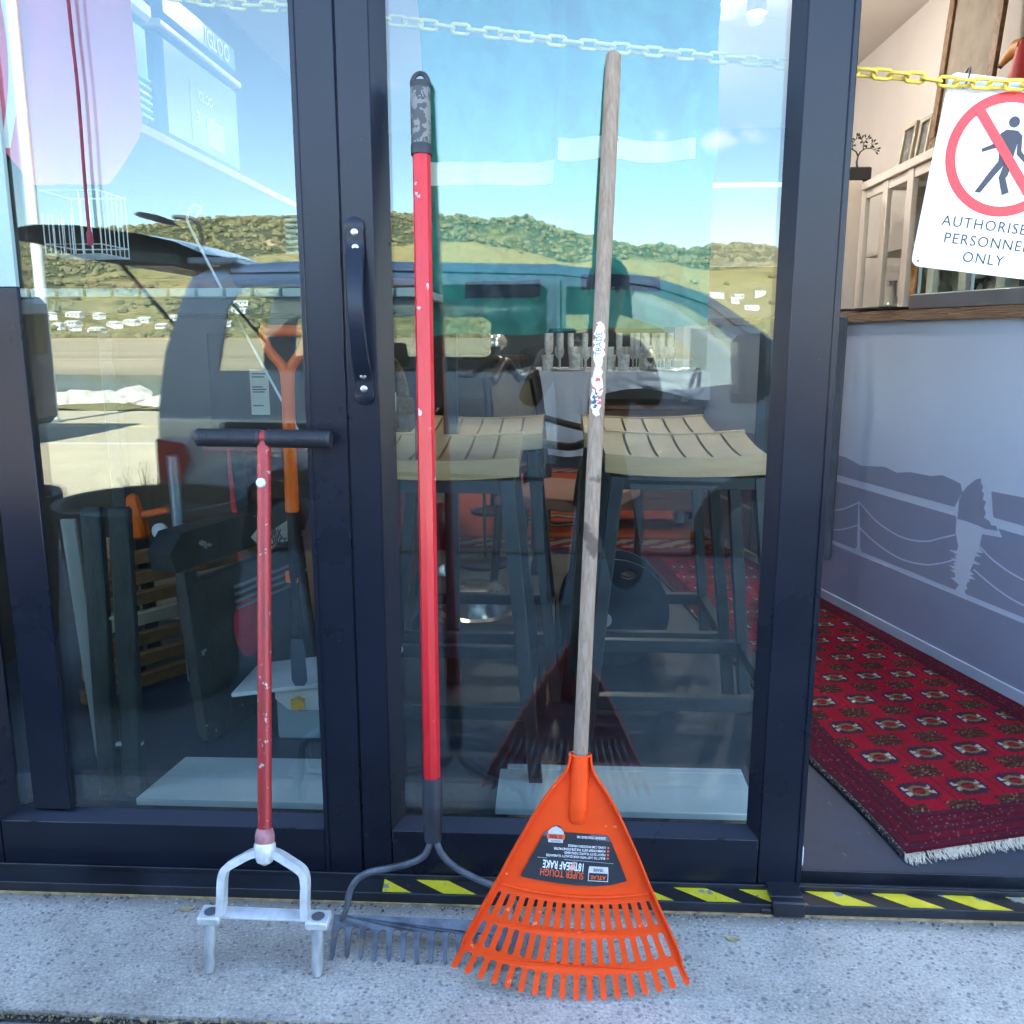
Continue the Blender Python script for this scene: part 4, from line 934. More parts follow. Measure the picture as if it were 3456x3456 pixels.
# minor cross-hatched gul between
l2x = (fx - (np.floor(fx / PX + .5)) * PX) * 1.0; l2y = (fy - (np.floor(fy / PY + .5)) * PY) * 1.0
mn = inf & (np.abs(l2x) < .042) & (np.abs(l2y) < .030) & ~g0
hat = mn & ((np.abs(np.sin((l2y) * 160 + np.sign(l2x) * l2x * 60)) > .80) | (np.abs(np.abs(l2x) - np.abs(l2y) * .8) < .0028)); colr[hat] = OL * .62
dts = mn & (hcell > .95); colr[dts] = np.array([.26, .19, .09])
mnd = mn & ~hat & ~dts; colr[mnd] = DK * 1.1
# thin dark field lines along the rows
fl_ = inf & (np.abs(l2x) < .0016) & ~mn; colr[fl_] = NV
wv_ = np.array([noise.noise(Vector((x * 7, y * 5, 1.5))) for x, y in zip(X, Yy)])
colr *= ((.84 + .30 * hcell) * (1 + .22 * wv_))[:, None]
rug = thing('red_rug', 'long red wool rug with rows of dark guls and cream fringe, beside the counter', 'rug', (1.0, 1.0, .03))
o = part('pile', mb, attr_mat('red wool pile', 'pat', .95, .5, 520), rug, fix=False, ang=180)
at = o.data.color_attributes.new('pat', 'FLOAT_COLOR', 'POINT'); at.data.foreach_set('color', np.c_[colr, np.ones(len(colr))].astype(np.float32).ravel())
mb = MB()
edge = [rugp(0, i / 120) for i in range(121)]
mb.tube([p + Vector((-.006, 0, -.001)) for p in edge], .0065, 8); part('bound_edge', mb, M('rug edge binding', (.020, .018, .022), .95, var=.4, vs=160, chips=((.28, .26, .2), 180, .56)), rug)
mb = MB(); V = []; rf = random.Random(8)
for k in range(900):
    u = rf.random(); p = rugp(u, 0); d = Vector((rf.gauss(.05, .30), -1, 0)).normalized(); L = rf.uniform(.020, .040); w = rf.uniform(.0006, .0013); s_ = Vector((-d.y, d.x, 0)) * w
    h0 = .001 + rf.random() * .006; p = p + Vector((0, .004, 0)); m1 = p + d * L * .5 + Vector((rf.gauss(0, .002), 0, h0)); e = p + d * L + Vector((rf.gauss(0, .004), 0, -.003)); b0 = len(mb.v)
    mb.v += [tuple(q) for q in (p - s_, p + s_, m1 + s_, m1 - s_, e + s_ * .5, e - s_ * .5)]; mb.f += [(b0, b0 + 1, b0 + 2, b0 + 3), (b0 + 3, b0 + 2, b0 + 4, b0 + 5)]
fo = part('fringe', mb, m_fr, rug, fix=False, smooth=False); fo['kind'] = 'stuff'

# yellow plastic chain: hangs just inside the doors
m_chain = M('yellow plastic', (.92, .66, .09), .38, var=.06, vs=20, rvar=.05)
cpts = [(-1.25, 1.80), (-.95, 1.746), (-.654, 1.696), (-.502, 1.680), (-.318, 1.658), (-.12, 1.632), (.006, 1.616), (.131, 1.601), (.256, 1.588), (.409, 1.573), (.518, 1.560), (.632, 1.548), (.701, 1.539), (.802, 1.533), (.90, 1.531), (1.0, 1.533), (1.15, 1.541), (1.3, 1.556)]
pp = smoothpts([Vector((x, .12, z)) for x, z in cpts], 14); cl = [0]
for i in range(1, len(pp)): cl.append(cl[-1] + (pp[i] - pp[i - 1]).length)
def chain_at(s_):
    i = min(max(np.searchsorted(cl, s_) - 1, 0), len(pp) - 2); return pp[i].lerp(pp[i + 1], (s_ - cl[i]) / max(1e-9, cl[i + 1] - cl[i]))
lk = MB(); a_, b_, r_ = .0096, .0078, .0033; ring = []
for k in range(20):
    a = 2 * math.pi * k / 20; x = b_ * math.cos(a); ring.append(Vector((x + (a_ if math.cos(a) > 0 else -a_), b_ * math.sin(a), 0)))
lk.tube(ring, r_, 7, closed=True); link_me = mesh_of('link', lk, m_chain, ang=180)
chn = thing('plastic_chain', 'yellow plastic barrier chain strung across the doorway, carrying the sign', 'chain', pp[0])
pitch = .0295; k = 0; s_ = .02; tw = 0.6
while s_ < cl[-1] - .02:
    c = chain_at(s_); d = (chain_at(s_ + .01) - chain_at(s_ - .01)).normalized(); o = bpy.data.objects.new('link', link_me); COL.objects.link(o); o.parent = chn
    q = d.to_track_quat('X', 'Z').to_matrix() @ Matrix.Rotation(math.pi / 2 + (math.pi / 2 - .42) * (k % 2) + .30 * math.sin(k * .9) + .21 * (k % 3), 3, 'X')
    o.rotation_euler = q.to_euler(); o.location = c - pp[0]; s_ += pitch; k += 1

# safety sign
m_sgn = M('white sign plastic', (.84, .84, .86), .35, var=.01, vs=3, rvar=.04); m_sgr = M('sign red', (.80, .035, .045), .4, var=.02); m_sgk = M('sign black', (.022, .022, .045), .4)
SC = Vector((.8210, .136, 1.4165)); sr_, su = Vector((.9925, -.0, -.122)).normalized(), Vector((.122, .0, .9925)).normalized(); sn = sr_.cross(su)
sn = Vector((0, -1, 0))
def sg(x, y, z=0): return SC + sr_ * x + su * y + sn * z
def rrect(x0, x1, y0, y1, r_, n=6):
    out = []
    for cx, cy, a0 in ((x1 - r_, y1 - r_, 0), (x0 + r_, y1 - r_, 90), (x0 + r_, y0 + r_, 180), (x1 - r_, y0 + r_, 270)):
        out += [(cx + r_ * math.cos(R(a0 + 90 * k / n)), cy + r_ * math.sin(R(a0 + 90 * k / n))) for k in range(n + 1)]
    return out
sgt = thing('safety_sign', 'white AUTHORISED PERSONNEL ONLY sign hanging askew from the yellow chain', 'sign', sg(0, -.219))
mb = MB(); mb.prism(rrect(-.130, .130, -.213, .129, .016), lambda x, y, d: sg(x, y, -d), .0022); pl = part('panel', mb, m_sgn, sgt, smooth=False)
circ = lambda r_, n=56: [(r_ * math.cos(2 * math.pi * k / n), r_ * math.sin(2 * math.pi * k / n)) for k in range(n)]
mb = fill2d(circ(.1085), [list(reversed(circ(.0905)))], .0003); mb.mapped(lambda x, y, z: sg(x, y, .0004 + z)); part('prohibition_ring', mb, m_sgr, pl, smooth=False)
mb = MB(); c45, s45 = math.cos(R(-48)), math.sin(R(-48)); hw, hl = .0085, .094
mb.prism([(x * c45 - y * s45, x * s45 + y * c45) for x, y in ((-hl, -hw), (hl, -hw), (hl, hw), (-hl, hw))], lambda x, y, d: sg(x, y, .0012 + d), .0003); part('prohibition_bar', mb, m_sgr, pl, smooth=False)
mb = MB(); z_ = lambda x, y, d: sg(x, y, .0005 + d)
mb.prism([(.0025 + .0098 * math.cos(a), .0575 + .0098 * math.sin(a)) for a in [2 * math.pi * k / 20 for k in range(20)]], z_, .0003)
mb.prism([(-.017, .036), (-.008, .0435), (.012, .0435), (.022, .036), (.026, .010), (.040, -.004), (.036, -.010), (.019, .003), (.016, .022), (.013, -.012), (-.011, -.012), (-.013, .004), (-.012, .020), (-.020, .010), (-.044, .000), (-.0455, .006), (-.024, .0175)], z_, .0003)
mb.prism([(-.011, -.012), (.004, -.012), (-.012, -.037), (-.0315, -.0700), (-.0420, -.0700), (-.0235, -.034)], z_, .0003)
mb.prism([(.001, -.012), (.013, -.012), (.0115, -.034), (.0085, -.040), (.020, -.0640), (.0085, -.0700), (-.004, -.040)], z_, .0003)
part('walking_figure', mb, m_sgk, pl, smooth=False)
for s_, y in (('AUTHORISED', -.1265), ('PERSONNEL', -.1565), ('ONLY', -.1865)):
    tx = text2d(s_, .0268, .98, .0003, space=1.16); tx.mapped(lambda x, yy, z: sg(x, yy + y, .0004 + z)); part('lettering', tx, m_sgk, pl, smooth=False)
for x, y in ((-.118, -.203), (.118, -.203)):
    mb = MB(); mb.lathe([(.0020, 0), (.0020, .0004), (0, .0004)], sg(x, y, .0003), (sr_, su, sn), 12); part('fixing_hole', mb, m_sgk, pl)
for x in (-.098, .098):
    mb = MB(); c = sg(x, .112, 0); mb.tube([c + Vector((math.sin(a) * .004, .011 * math.cos(a), .017 * math.sin(a) * 1.0 + .010)) for a in [2 * math.pi * k / 16 for k in range(16)]], .0016, 6, closed=True); part('cable_tie', mb, m_sgk, sgt)

# cabinets along the right wall, pictures, ornament
m_cab = M('cream cabinet paint', (.66, .60, .53), .55, var=.03, vs=3); m_gold = M('carved gilt frame', (.17, .085, .028), .5, .2, var=.5, vs=40, bump=.8, bs=50)
m_cglass = glass_mat('cabinet glass', .05, (.95, .96, .95)); m_dkin = M('cabinet back', (.55, .49, .42), .8, var=.05)
cab = thing('display_cabinet', 'cream glazed display cabinet along the wall behind the counter', 'cabinet', (1.77, 2.4, .03))
CX = 1.62; Y0, Y1 = .9, 3.40; ZT = 1.885
mb = MB(); mb.box(1.88, 1.915, Y0, Y1, .03, ZT - .04); part('back_panel', mb, m_dkin, cab)
mb = MB(); mb.box(CX - .015, 1.915, Y0, Y1 + .005, ZT - .04, ZT, .003); part('top', mb, m_cab, cab)
mb = MB(); mb.box(CX, 1.88, Y0, Y1, .03, .12); part('plinth', mb, m_cab, cab)
for z in (.45, .80, 1.15, 1.50):
    mb = MB(); mb.box(CX + .02, 1.879, Y0 + .005, Y1 - .005, z, z + .018); part('shelf', mb, m_cab, cab)
ys = [Y1, 3.08, 2.76, 2.44, 2.12, 1.80, 1.48, 1.16, Y0]
for i, y in enumerate(ys):
    mb = MB(); mb.box(CX - .004, CX + .022, y - .034, y + .034 if i else y, .12, ZT - .041, .002); part('door_stile', mb, m_cab, cab)
for i in range(len(ys) - 1):
    mb = MB(); mb.box(CX + .002, CX + .02, ys[i + 1] + .0345, ys[i] - .0345, ZT - .085, ZT - .042); part('door_rail', mb, m_cab, cab); mb = MB(); mb.box(CX + .002, CX + .02, ys[i + 1] + .0345, ys[i] - .0345, .121, .17); part('door_rail', mb, m_cab, cab)
    mb = MB(); mb.add([(CX + .011, ys[i + 1] + .035, .17), (CX + .011, ys[i] - .035, .17), (CX + .011, ys[i] - .035, ZT - .086), (CX + .011, ys[i + 1] + .035, ZT - .086)], [(0, 1, 2, 3)]); part('door_pane', mb, m_cglass, cab, smooth=False)
# things on the cabinet shelves
def vase(name, label, c, prof, mat, cat='vase', n=18, group='ornaments in the display cabinet'):
    mb = MB(); mb.lathe(prof, c, n=n); return single(name, mb, mat, label, cat, c, group)
m_amber = M('amber glaze', (.50, .22, .04), .3, var=.4, vs=20); m_grn = M('green glass', (.05, .20, .16), .15, var=.3, vs=10); m_paleg = M('pale glassware', (.55, .55, .50), .12, var=.2, vs=14); m_brz = M('dark bronze', (.07, .05, .035), .45, .5, var=.4, vs=30)
vp = [(.03, 0), (.045, .03), (.055, .09), (.04, .15), (.022, .19), (.028, .23)]
vase('ceramic_jug', 'amber ceramic jug on the upper shelf of the display cabinet', (1.75, 2.93, 1.168), [(a * 1.3, b * 1.15) for a, b in vp], m_amber, 'jug')
vase('glass_vase', 'green glass vase on the middle shelf of the display cabinet', (1.75, 2.62, .818), [(a * .8, b) for a, b in vp], m_grn)
vase('glass_decanter', 'pale glass decanter on the upper shelf at the far end of the cabinet', (1.75, 3.24, 1.168), [(.05, 0), (.055, .08), (.02, .13), (.018, .2), (.025, .205)], m_paleg)
vase('glass_bowl', 'pale glass bowl on the middle shelf at the far end of the cabinet', (1.75, 3.24, .818), [(.03, 0), (.035, .01), (.07, .06), (.085, .1), (.08, .1)], m_paleg)
vase('bronze_figurine', 'dark bronze figurine on the shelf behind the amber jug door', (1.75, 2.60, 1.168), [(.04, 0), (.04, .02), (.02, .03), (.03, .09), (.035, .13), (.018, .16), (.024, .19), (.018, .215), (0, .22)], m_brz, 'figurine')
# tree ornament in its box on the bookcase
bk = thing('bookcase', 'cream open bookcase at the far end of the display cabinet', 'bookcase', (1.2, 3.6, .03))
mb = MB(); mb.box(1.50, 1.614, 3.42, 3.80, .03, 1.90, .003); part('side_panel', mb, m_cab, bk)
mb = MB(); mb.box(.70, .74, 3.42, 3.80, .03, 1.90, .003); part('side_panel', mb, m_cab, bk)
mb = MB(); mb.box(.74, 1.50, 3.78, 3.80, .03, 1.90); part('back_panel', mb, m_cab, bk)
for z in (.1, .5, .85, 1.13, 1.46, 1.87):
    mb = MB(); mb.box(.741, 1.499, 3.425, 3.779, z, z + .025); part('shelf', mb, m_cab, bk)
vase('patterned_plate', 'spotted cream plate standing on the bookcase behind the door post', (1.44, 3.60, 1.155), [(.0, 0), (.06, .02), (.06, .2), (.0, .24)], M('spotted glaze', (.66, .60, .50), .3, var=.1, chips=((.10, .06, .04), 60, .62)), 'plate')
pt = thing('metal_tree', 'black wire tree ornament with small leaves in a black box on the bookcase', 'ornament', (1.50, 3.5, 1.90))
mb = MB(); mb.box(1.44, 1.664, 3.44, 3.60, 1.9005, 1.972, .006); part('planter_box', mb, M('black lacquer box', (.02, .02, .022), .4), pt)
mb = MB(); rt = random.Random(14); LV = []
def branch(p, d, L, r_, dep):
    e = p + d * L; mid = (p + e) / 2 + Vector((rt.uniform(-.006, .006), 0, .004)); mb.tube([p, mid, e], [r_, r_ * .85, r_ * .7], 6)
    LV.append((e, d)) if dep == 0 else None
    if dep == 0: return
    if dep < 3: LV.append((mid + Vector((0, -.003, 0)), Vector((d.z, 0, -d.x)) * rt.choice((-1, 1))))
    for s_ in (-1, 1) if dep > 1 else (-1, 1, 0):
        a = s_ * rt.uniform(.45, .85) + rt.uniform(-.12, .12); dd = Vector((d.x * math.cos(a) - d.z * math.sin(a), rt.uniform(-.15, .15), d.x * math.sin(a) + d.z * math.cos(a))).normalized()
        branch(e, dd, L * rt.uniform(.62, .78), r_ * .7, dep - 1)
branch(Vector((1.604, 3.50, 1.970)), Vector((0, 0, 1)), .066, .0065, 4)
part('wire_branches', mb, M('black wire', (.022, .020, .018), .5), pt)
for e, d in LV:
    mb = MB(); d = d.normalized(); q = Vector((0, 1, 0)).cross(d).normalized(); mb.lathe([(0, -.002), (.004, .005), (.0050, .010), (.003, .016), (0, .018)], e, (q, Vector((0, 1, 0)), d), 6, 1, .4); part('leaf', mb, _M['black wire'], pt)
# pictures on the right wall
def picture(label, y0, y1, z0, z1, fw, mf, art, x=1.918):
    t = thing('framed_picture', label, 'picture', (x, (y0 + y1) / 2, z0))
    for a, b_, c_, d_ in ((y0, y1, z1 - fw, z1), (y0, y1, z0, z0 + fw), (y0, y0 + fw, z0 + fw, z1 - fw), (y1 - fw, y1, z0 + fw, z1 - fw)):
        mb = MB(); mb.box(x - .04, x - .001, a + .0005, b_ - .0005, c_ + .0005, d_ - .0005, .006); part('frame_bar', mb, mf, t)
    mb = MB(); mb.box(x - .012, x - .002, y0 + fw * .9, y1 - fw * .9, z0 + fw * .9, z1 - fw * .9); part('mat_board', mb, M('mat board', (.50, .46, .38), .7, var=.04), t)
    i = (y1 - y0) * .2; mb = MB(); mb.box(x - .0135, x - .0125, y0 + i, y1 - i, z0 + i, z1 - i); part('print', mb, art, t)
m_sep = M('sepia print', (.24, .19, .13), .7, col2=(.38, .31, .23), vs=9, detail=3)
# leaning prints on top of the cabinet
def lean_pic(label, y0, y1, z0, z1, x0, x1, mf, art, fw=.02):
    d = Vector((x1 - x0, 0, z1 - z0)); L = d.length; d.normalize(); n_ = Vector((-d.z, 0, d.x))
    t = thing('leaning_picture', label, 'picture', (x0, (y0 + y1) / 2, z0)); P_ = lambda y, q, o: Vector((x0, y, z0)) + d * q + n_ * o
    mb = MB()
    for a, b_, c_, e in ((y0, y1, L - fw, L), (y0, y1, 0, fw), (y0, y0 + fw, fw, L - fw), (y1 - fw, y1, fw, L - fw)): mb.obox(P_((a + b_) / 2, (c_ + e) / 2, .006), (Vector((0, 1, 0)), d, n_), ((b_ - a) / 2, (e - c_) / 2, .009), .002)
    part('frame', mb, mf, t)
    mb = MB(); mb.obox(P_((y0 + y1) / 2, L / 2, .002), (Vector((0, 1, 0)), d, n_), ((y1 - y0) / 2 - fw, L / 2 - fw, .002)); part('print', mb, art, t)
m_silv = M('thin silver gilt frame', (.42, .38, .28), .4, .4, var=.2); m_bw = M('dark photograph', (.06, .06, .06), .25, col2=(.30, .29, .27), vs=14)
lean_pic('smaller dark photograph in thin frame leaning on the cabinet, farther from the sign', 2.955, 3.115, ZT + .001, 2.095, 1.690, 1.712, m_silv, m_bw)
lean_pic('dark photograph in thin frame leaning on the cabinet, next to the hanging sign', 2.775, 2.905, ZT + .001, 2.085, 1.690, 1.712, m_silv, m_bw)
lean_pic('large sepia print in carved gilt frame standing on the cabinet behind the sign', 2.10, 2.64, ZT + .001, 2.60, 1.650, 1.700, m_gold, m_sep, .055)
# wooden bird beak figure peeping in at the edge of the frame
bd = thing('carved_bird', 'carved wooden bird with long orange beak and red body on the cabinet', 'carving', (1.67, 1.90, ZT))
mb = MB(); mb.lathe([(0, 0), (.05, .005), (.055, .10), (.035, .20), (.03, .24)], (1.67, 1.90, ZT + .001), n=16); part('body', mb, M('red carved wood', (.45, .03, .03), .5, var=.2), bd)
mb = MB(); mb.tube([(1.665, 1.90, ZT + .225), (1.662, 1.95, ZT + .235), (1.66, 2.00, ZT + .222), (1.66, 2.055, ZT + .205)], [.030, .028, .018, .009], 12); part('beak', mb, M('orange carved wood', (.50, .20, .03), .5, var=.3), bd)
mb = MB(); mb.lathe([(0, -.012), (.010, -.004), (.011, .004), (0, .014)], (1.66, 2.062, ZT + .203), n=10); part('beak_tip', mb, M('black tip', (.02, .02, .02), .5), bd)
# on the counter
m_black = M('black plastic', (.015, .015, .018), .4)
t = thing('tablet', 'black tablet lying on papers at the left end of the timber counter', 'tablet', ct(.10, 1.183, -.12))
mb = MB(); mb.obox(ct(.16, 1.1905, -.10), (CD, CN, (0, 0, 1)), (.13, .085, .006), .003); part('body', mb, m_black, t)
t_p = MB(); t_p.obox(ct(.02, 1.1835, -.12), (CD, CN, (0, 0, 1)), (.14, .10, .0015)); single('paper_stack', t_p, M('white paper', (.75, .75, .74), .8), 'loose white papers under the tablet on the counter', 'paper', ct(.02, 1.182, -.12))
t = thing('glass_tank', 'low glass display case with grey metal base on the counter, under the sign', 'display case', ct(.78, 1.183, -.25))
m_stl = M('brushed grey steel', (.30, .31, .33), .4, .5, var=.08, vs=8); mb = MB(); mb.obox(ct(.86, 1.208, -.22), (CD, CN, (0, 0, 1)), (.46, .16, .0255), .003); part('base', mb, m_stl, t)
m_cg2 = glass_mat('case glass', .06, (.80, .90, .88)); mb = MB(); c = ct(.86, 1.314, -.22)
mb.obox(c, (CD, CN, (0, 0, 1)), (.44, .15, .079)); part('glass_box', mb, m_cg2, t, smooth=False)
mb = MB(); mb.bar(ct(.70, 1.235, -.075), ct(.70, 1.39, -.075), .008, .008); mb.bar(ct(.43, 1.235, -.075), ct(.43, 1.39, -.075), .008, .008); part('corner_strip', mb, M('pale strip', (.7, .72, .72), .4), t)
def horse(label, s_, mirror):
    mb = MB(); f = lambda a, z, o=0: ct(s_ + a * mirror, 1.236 + z, -.2 + o)
    mb.tube([f(-.035, .040), f(-.01, .045), f(.02, .042), f(.034, .050)], [.012, .016, .016, .011], 8); mb.tube([f(.030, .048), f(.045, .075), f(.050, .085)], [.011, .008, .007], 8); mb.tube([f(.048, .085), f(.064, .070)], [.008, .004], 8)
    for a in (-.03, -.02, .02, .03): mb.tube([f(a, .040, .006 * (1 if a > 0 else -1)), f(a + .004, .018, .006), f(a, .001, .006)], [.006, .004, .004], 6)
    mb.tube([f(-.035, .045), f(-.048, .035), f(-.050, .018)], [.004, .004, .002], 6)
    single('horse_figurine', mb, m_brz, label, 'figurine', f(0, 0), 'horse figurines in the glass case')
horse('dark horse figurine in the glass case, left of the pale strip', .58, 1); horse('dark horse figurine in the glass case, right of the pale strip', .80, -1)
# white stand foot at the counter's far end, small white box behind the door post
t = thing('white_stand', 'slim white stand leg with black foot at the far end of the counter', 'stand', (1.04, 1.93, .03))
mb = MB(); mb.bar((1.015, 1.93, .10), (.985, 1.95, .55), .03, .03); part('leg', mb, M('white enamel', (.8, .8, .82), .4), t)
mb = MB(); mb.bar((1.018, 1.928, .0305), (1.014, 1.93, .0995), .034, .034); part('rubber_foot', mb, m_black, t)
mb = MB(); mb.box(.440, .512, .030, .075, .0305, .072, .002); single('white_box', mb, M('white carton', (.75, .75, .78), .7), 'little white carton on the floor behind the door edge', 'box', (.48, .05, .0305))
# ================================================================== INSIDE, BEHIND THE GLASS
# bar stools -------------------------------------------------------------
m_teak = M('oiled stool slats', (.46, .28, .13), .55, var=.22, vs=6, bump=.15, bs=30, stretch=(1.2, 9, 9), col2=(.58, .385, .20)); m_stool = M('charcoal steel', (.035, .042, .050), .42, .3, var=.2, vs=12)
def make_stool(label, loc, W=.395, Dp=.38, nsl=6, splay_=.035):
    """loc: middle of the seat's front edge on the floor"""
    X0, Yf, zf = loc; t = thing('bar_stool', label, 'bar stool', (X0, Yf + Dp / 2, .03), 'slatted bar stools behind the glass')
    zs = lambda u: .806 + .020 * u + .014 * (abs(u - .42) / .58) ** 2 - .010     # dished front to back
    sw = W / nsl; z0 = zf
    for k in range(nsl):
        a, b_ = X0 - W / 2 + k * sw + .0035, X0 - W / 2 + (k + 1) * sw - .0035
        def f(u, v, a=a, b_=b_):
            p = [(a, 1), (b_, 1), (b_, 0), (a, 0), (a, 1)]; q = v * 4; i = min(int(q), 3); fr = q - i
            x = lerp(p[i][0], p[i + 1][0], fr); top = lerp(p[i][1], p[i + 1][1], fr); sd = .010 * ((x - X0) / (W / 2)) ** 2
            return (x, Yf + .002 + u * (Dp - .004), zs(u) + sd - (0 if top > .5 else .030))
        mb = MB(); mb.grid(10, 4, f); b0 = len(mb.v)
        n_ = 10
        mb.f += [tuple(j * 11 + 0 for j in range(4)), tuple(j * 11 + 10 for j in range(4))]
        part('slat', mb, m_teak, t, ang=40)
    for yy, dz in ((Yf, 0), (Yf + Dp - .022, .020)):
        mb = MB(); mb.grid(16, 4, lambda u, v, yy=yy, dz=dz: (X0 - W / 2 + W * u, yy + (0 if v in (0, .25, 1) else .022) - (.0015 if yy == Yf else -.0015), (.8105 + dz + .010 * (2 * u - 1) ** 2) - (0 if v in (.25, .5) else .044))); part('seat_edge', mb, m_teak, t, ang=40)
    lg = .032
    cs = [(sx, sy) for sy in (0, 1) for sx in (-1, 1)]
    top = {c: Vector((X0 + c[0] * (W / 2 - .03), Yf + .022 + c[1] * (Dp - .044), .765)) for c in cs}
    bot = {c: Vector((X0 + c[0] * (W / 2 + .045), Yf - .035 + c[1] * (Dp + .05), .0305)) for c in cs}
    for c in cs: mb = MB(); mb.bar(top[c], bot[c], lg, lg, (0, 1, 0), .002); part('leg', mb, m_stool, t)
    at_ = lambda c, z: top[c].lerp(bot[c], (.765 - z) / .735)
    for z, h in ((.75, .03),):
        for a, b_ in (((-1, 0), (1, 0)), ((-1, 1), (1, 1)), ((-1, 0), (-1, 1)), ((1, 0), (1, 1))):
            mb = MB(); mb.bar(at_(a, z), at_(b_, z), lg * .8, h, (0, 0, 1), .002); part('top_rail', mb, m_stool, t)
    for a, b_, z in (((-1, 0), (1, 0), .215), ((-1, 1), (1, 1), .215), ((-1, 0), (-1, 1), .215), ((1, 0), (1, 1), .215)):
        mb = MB(); mb.bar(at_(a, z), at_(b_, z), lg * .9, .036, (0, 0, 1), .002); part('foot_rail', mb, m_stool, t)
    return t
sA = make_stool('slatted bar stool nearest the glass at left, behind the red rake handle', (-.280, .365, 0))
for lab_, dx_, dy_ in (('slatted bar stool nearest the glass at right, behind the wooden rake handle', .595, .075), ('slatted bar stool in the second row at left', .045, .52), ('slatted bar stool in the second row at right', .560, .555)):
    c = copy_tree(sA); c['label'] = lab_; c.location = Vector(sA.location) + Vector((dx_, dy_, 0))

# pale boards on the floor by the glass
m_board = M('pale green-white board', (.66, .72, .71), .45, var=.04, vs=4)
mb = MB(); mb.box(-.128, .462, .198, .385, .0305, .048, .002); mb.box(-.110, .462, .3855, .412, .0305, .048, .002); single('shelf_board', mb, m_board, 'pale board on the floor inside the right door, notched at its corner', 'board', (.2, .3, .0305))
mb = MB(); V = [(-.955, .200), (-.50, .198), (-.50, .415), (-.925, .408)]; mb.prism(V, lambda x, y, d: (x, y, .0305 + d), .017); single('shelf_board', mb, m_board, 'pale board on the floor inside the left door', 'board', (-.7, .3, .0305))
# green tarpaulin hung from above --------------------------------------
m_green = M('green canvas', (.012, .19, .15), .7, var=.25, vs=4, bump=.3, bs=14, sheen=.1); m_band = M('pale reflective band', (.62, .68, .66), .45, var=.05); m_dband = M('dark webbing', (.012, .016, .035), .6)
GY = .80
def clothp(u, v, o=0.0):
    x = lerp(-.352, .402, u); hem = 1.088 + .030 * u + .012 * noise.noise(Vector((u * 4, 1, 0))); z = lerp(hem, 2.55, v)
    f_ = .018 * noise.noise(Vector((u * 5 + v * 1.2, v * 2.2, 2.))) + .020 * noise.noise(Vector((u * 2.3 - v, v * 5., 7.))) + .022 * abs(noise.noise(Vector((u * 5 + v * 6, v * 9. - u * 3, 3.)))) + .006 * noise.noise(Vector((u * 16, v * 30., 6.)))
    cr_ = -.016 * math.exp(-((u - .468) / .012) ** 2) + .012 * math.exp(-((u - .50) / .03) ** 2)
    return (x + .02 * noise.noise(Vector((v * 4, u, 5))), GY + f_ * 2.4 + cr_ - o, z)
t = thing('green_tarpaulin', 'creased green canvas sheet hanging behind the right door glass', 'tarpaulin', (.02, GY, 1.09))
mb = MB(); mb.grid(110, 150, clothp); part('sheet', mb, m_green, t, ang=180)
def cband(name, u0, u1, v0, v1, mat, dv=0.0):
    mb = MB(); mb.grid(40, 3, lambda u, v: clothp(lerp(u0, u1, u), lerp(v0, v1, v) + dv * u, .0025)); part(name, mb, mat, t, ang=180)
cband('pale_band', .03, .462, .262, .300, m_band); cband('pale_band', .472, .93, .300, .336, m_band, -.008)
cband('dark_band', .135, .405, .062, .092, m_dband, .006); cband('dark_band', .55, .83, .072, .100, m_dband, -.006)
mb = MB(); mb.tube([(-.6, GY + .01, 2.555), (.7, GY + .01, 2.555)], .012, 10); mb.tube([(-.58, GY + .01, 2.555), (-.58, GY + .01, 2.80)], .004, 6); mb.tube([(.68, GY + .01, 2.555), (.68, GY + .01, 2.80)], .004, 6); part('hanging_rail', mb, m_stl, t)
# table with white cloth and glassware -------------------------------------
m_cloth = M('white tablecloth', (.60, .62, .72), .85, var=.05, vs=3, bump=.3, bs=6)
t = thing('covered_table', 'long table under a white cloth, crowded with glassware', 'table', (.35, 3.5, .03))
TZ = .905; TX0, TX1, TY0, TY1 = -.10, .93, 3.15, 3.85
mb = MB(); mb.box(TX0, TX1, TY0, TY1, TZ - .03, TZ - .004, .003); part('tabletop', mb, M('dark table timber', (.10, .045, .02), .4, var=.3, vs=8, stretch=(1, 8, 8)), t)
for x in (TX0 + .05, TX1 - .05):
    for y in (TY0 + .05, TY1 - .05): mb = MB(); mb.bar((x, y, .0305), (x, y, TZ - .03), .055, .055, (0, 1, 0), .004); part('leg', mb, _M['dark table timber'], t)
def tcl(u, v):
    x = lerp(TX0 - .02, TX1 + .02, u)
    if v < .5:
        q = 1 - v * 2; hem = (.42 if u < .27 else .115) + .03 * math.sin(u * 9); return (x, TY0 - .012 - .020 * abs(noise.noise(Vector((u * 9, q * 2, 0)))) * q * 3, TZ - hem * q + .0)
    return (x, lerp(TY0 - .012, TY1, (v - .5) * 2), TZ + .002)
mb = MB(); mb.grid(80, 20, tcl); part('cloth', mb, m_cloth, t, ang=60)
m_crys = M('cut crystal', (.70, .70, .68), .08, 0, var=.3, vs=40, spec=.9); m_silver = M('polished silver', (.80, .79, .76), .2, .9, var=.1)
rg2 = random.Random(21)
gprof = [(.030, 0), (.030, .003), (.005, .010), (.005, .055), (.020, .070), (.028, .095), (.025, .125)]
gl_me = mesh_of('goblet', MB().lathe(gprof, n=12), m_crys); fl_me = mesh_of('flute', MB().lathe([(.026, 0), (.026, .003), (.004, .008), (.004, .08), (.016, .10), (.019, .17), (.017, .20)], n=12), m_crys); tm_me = mesh_of('tumbler', MB().lathe([(.026, 0), (.030, .01), (.034, .085), (.031, .085), (.028, .012), (0, .012)], n=12), m_crys)
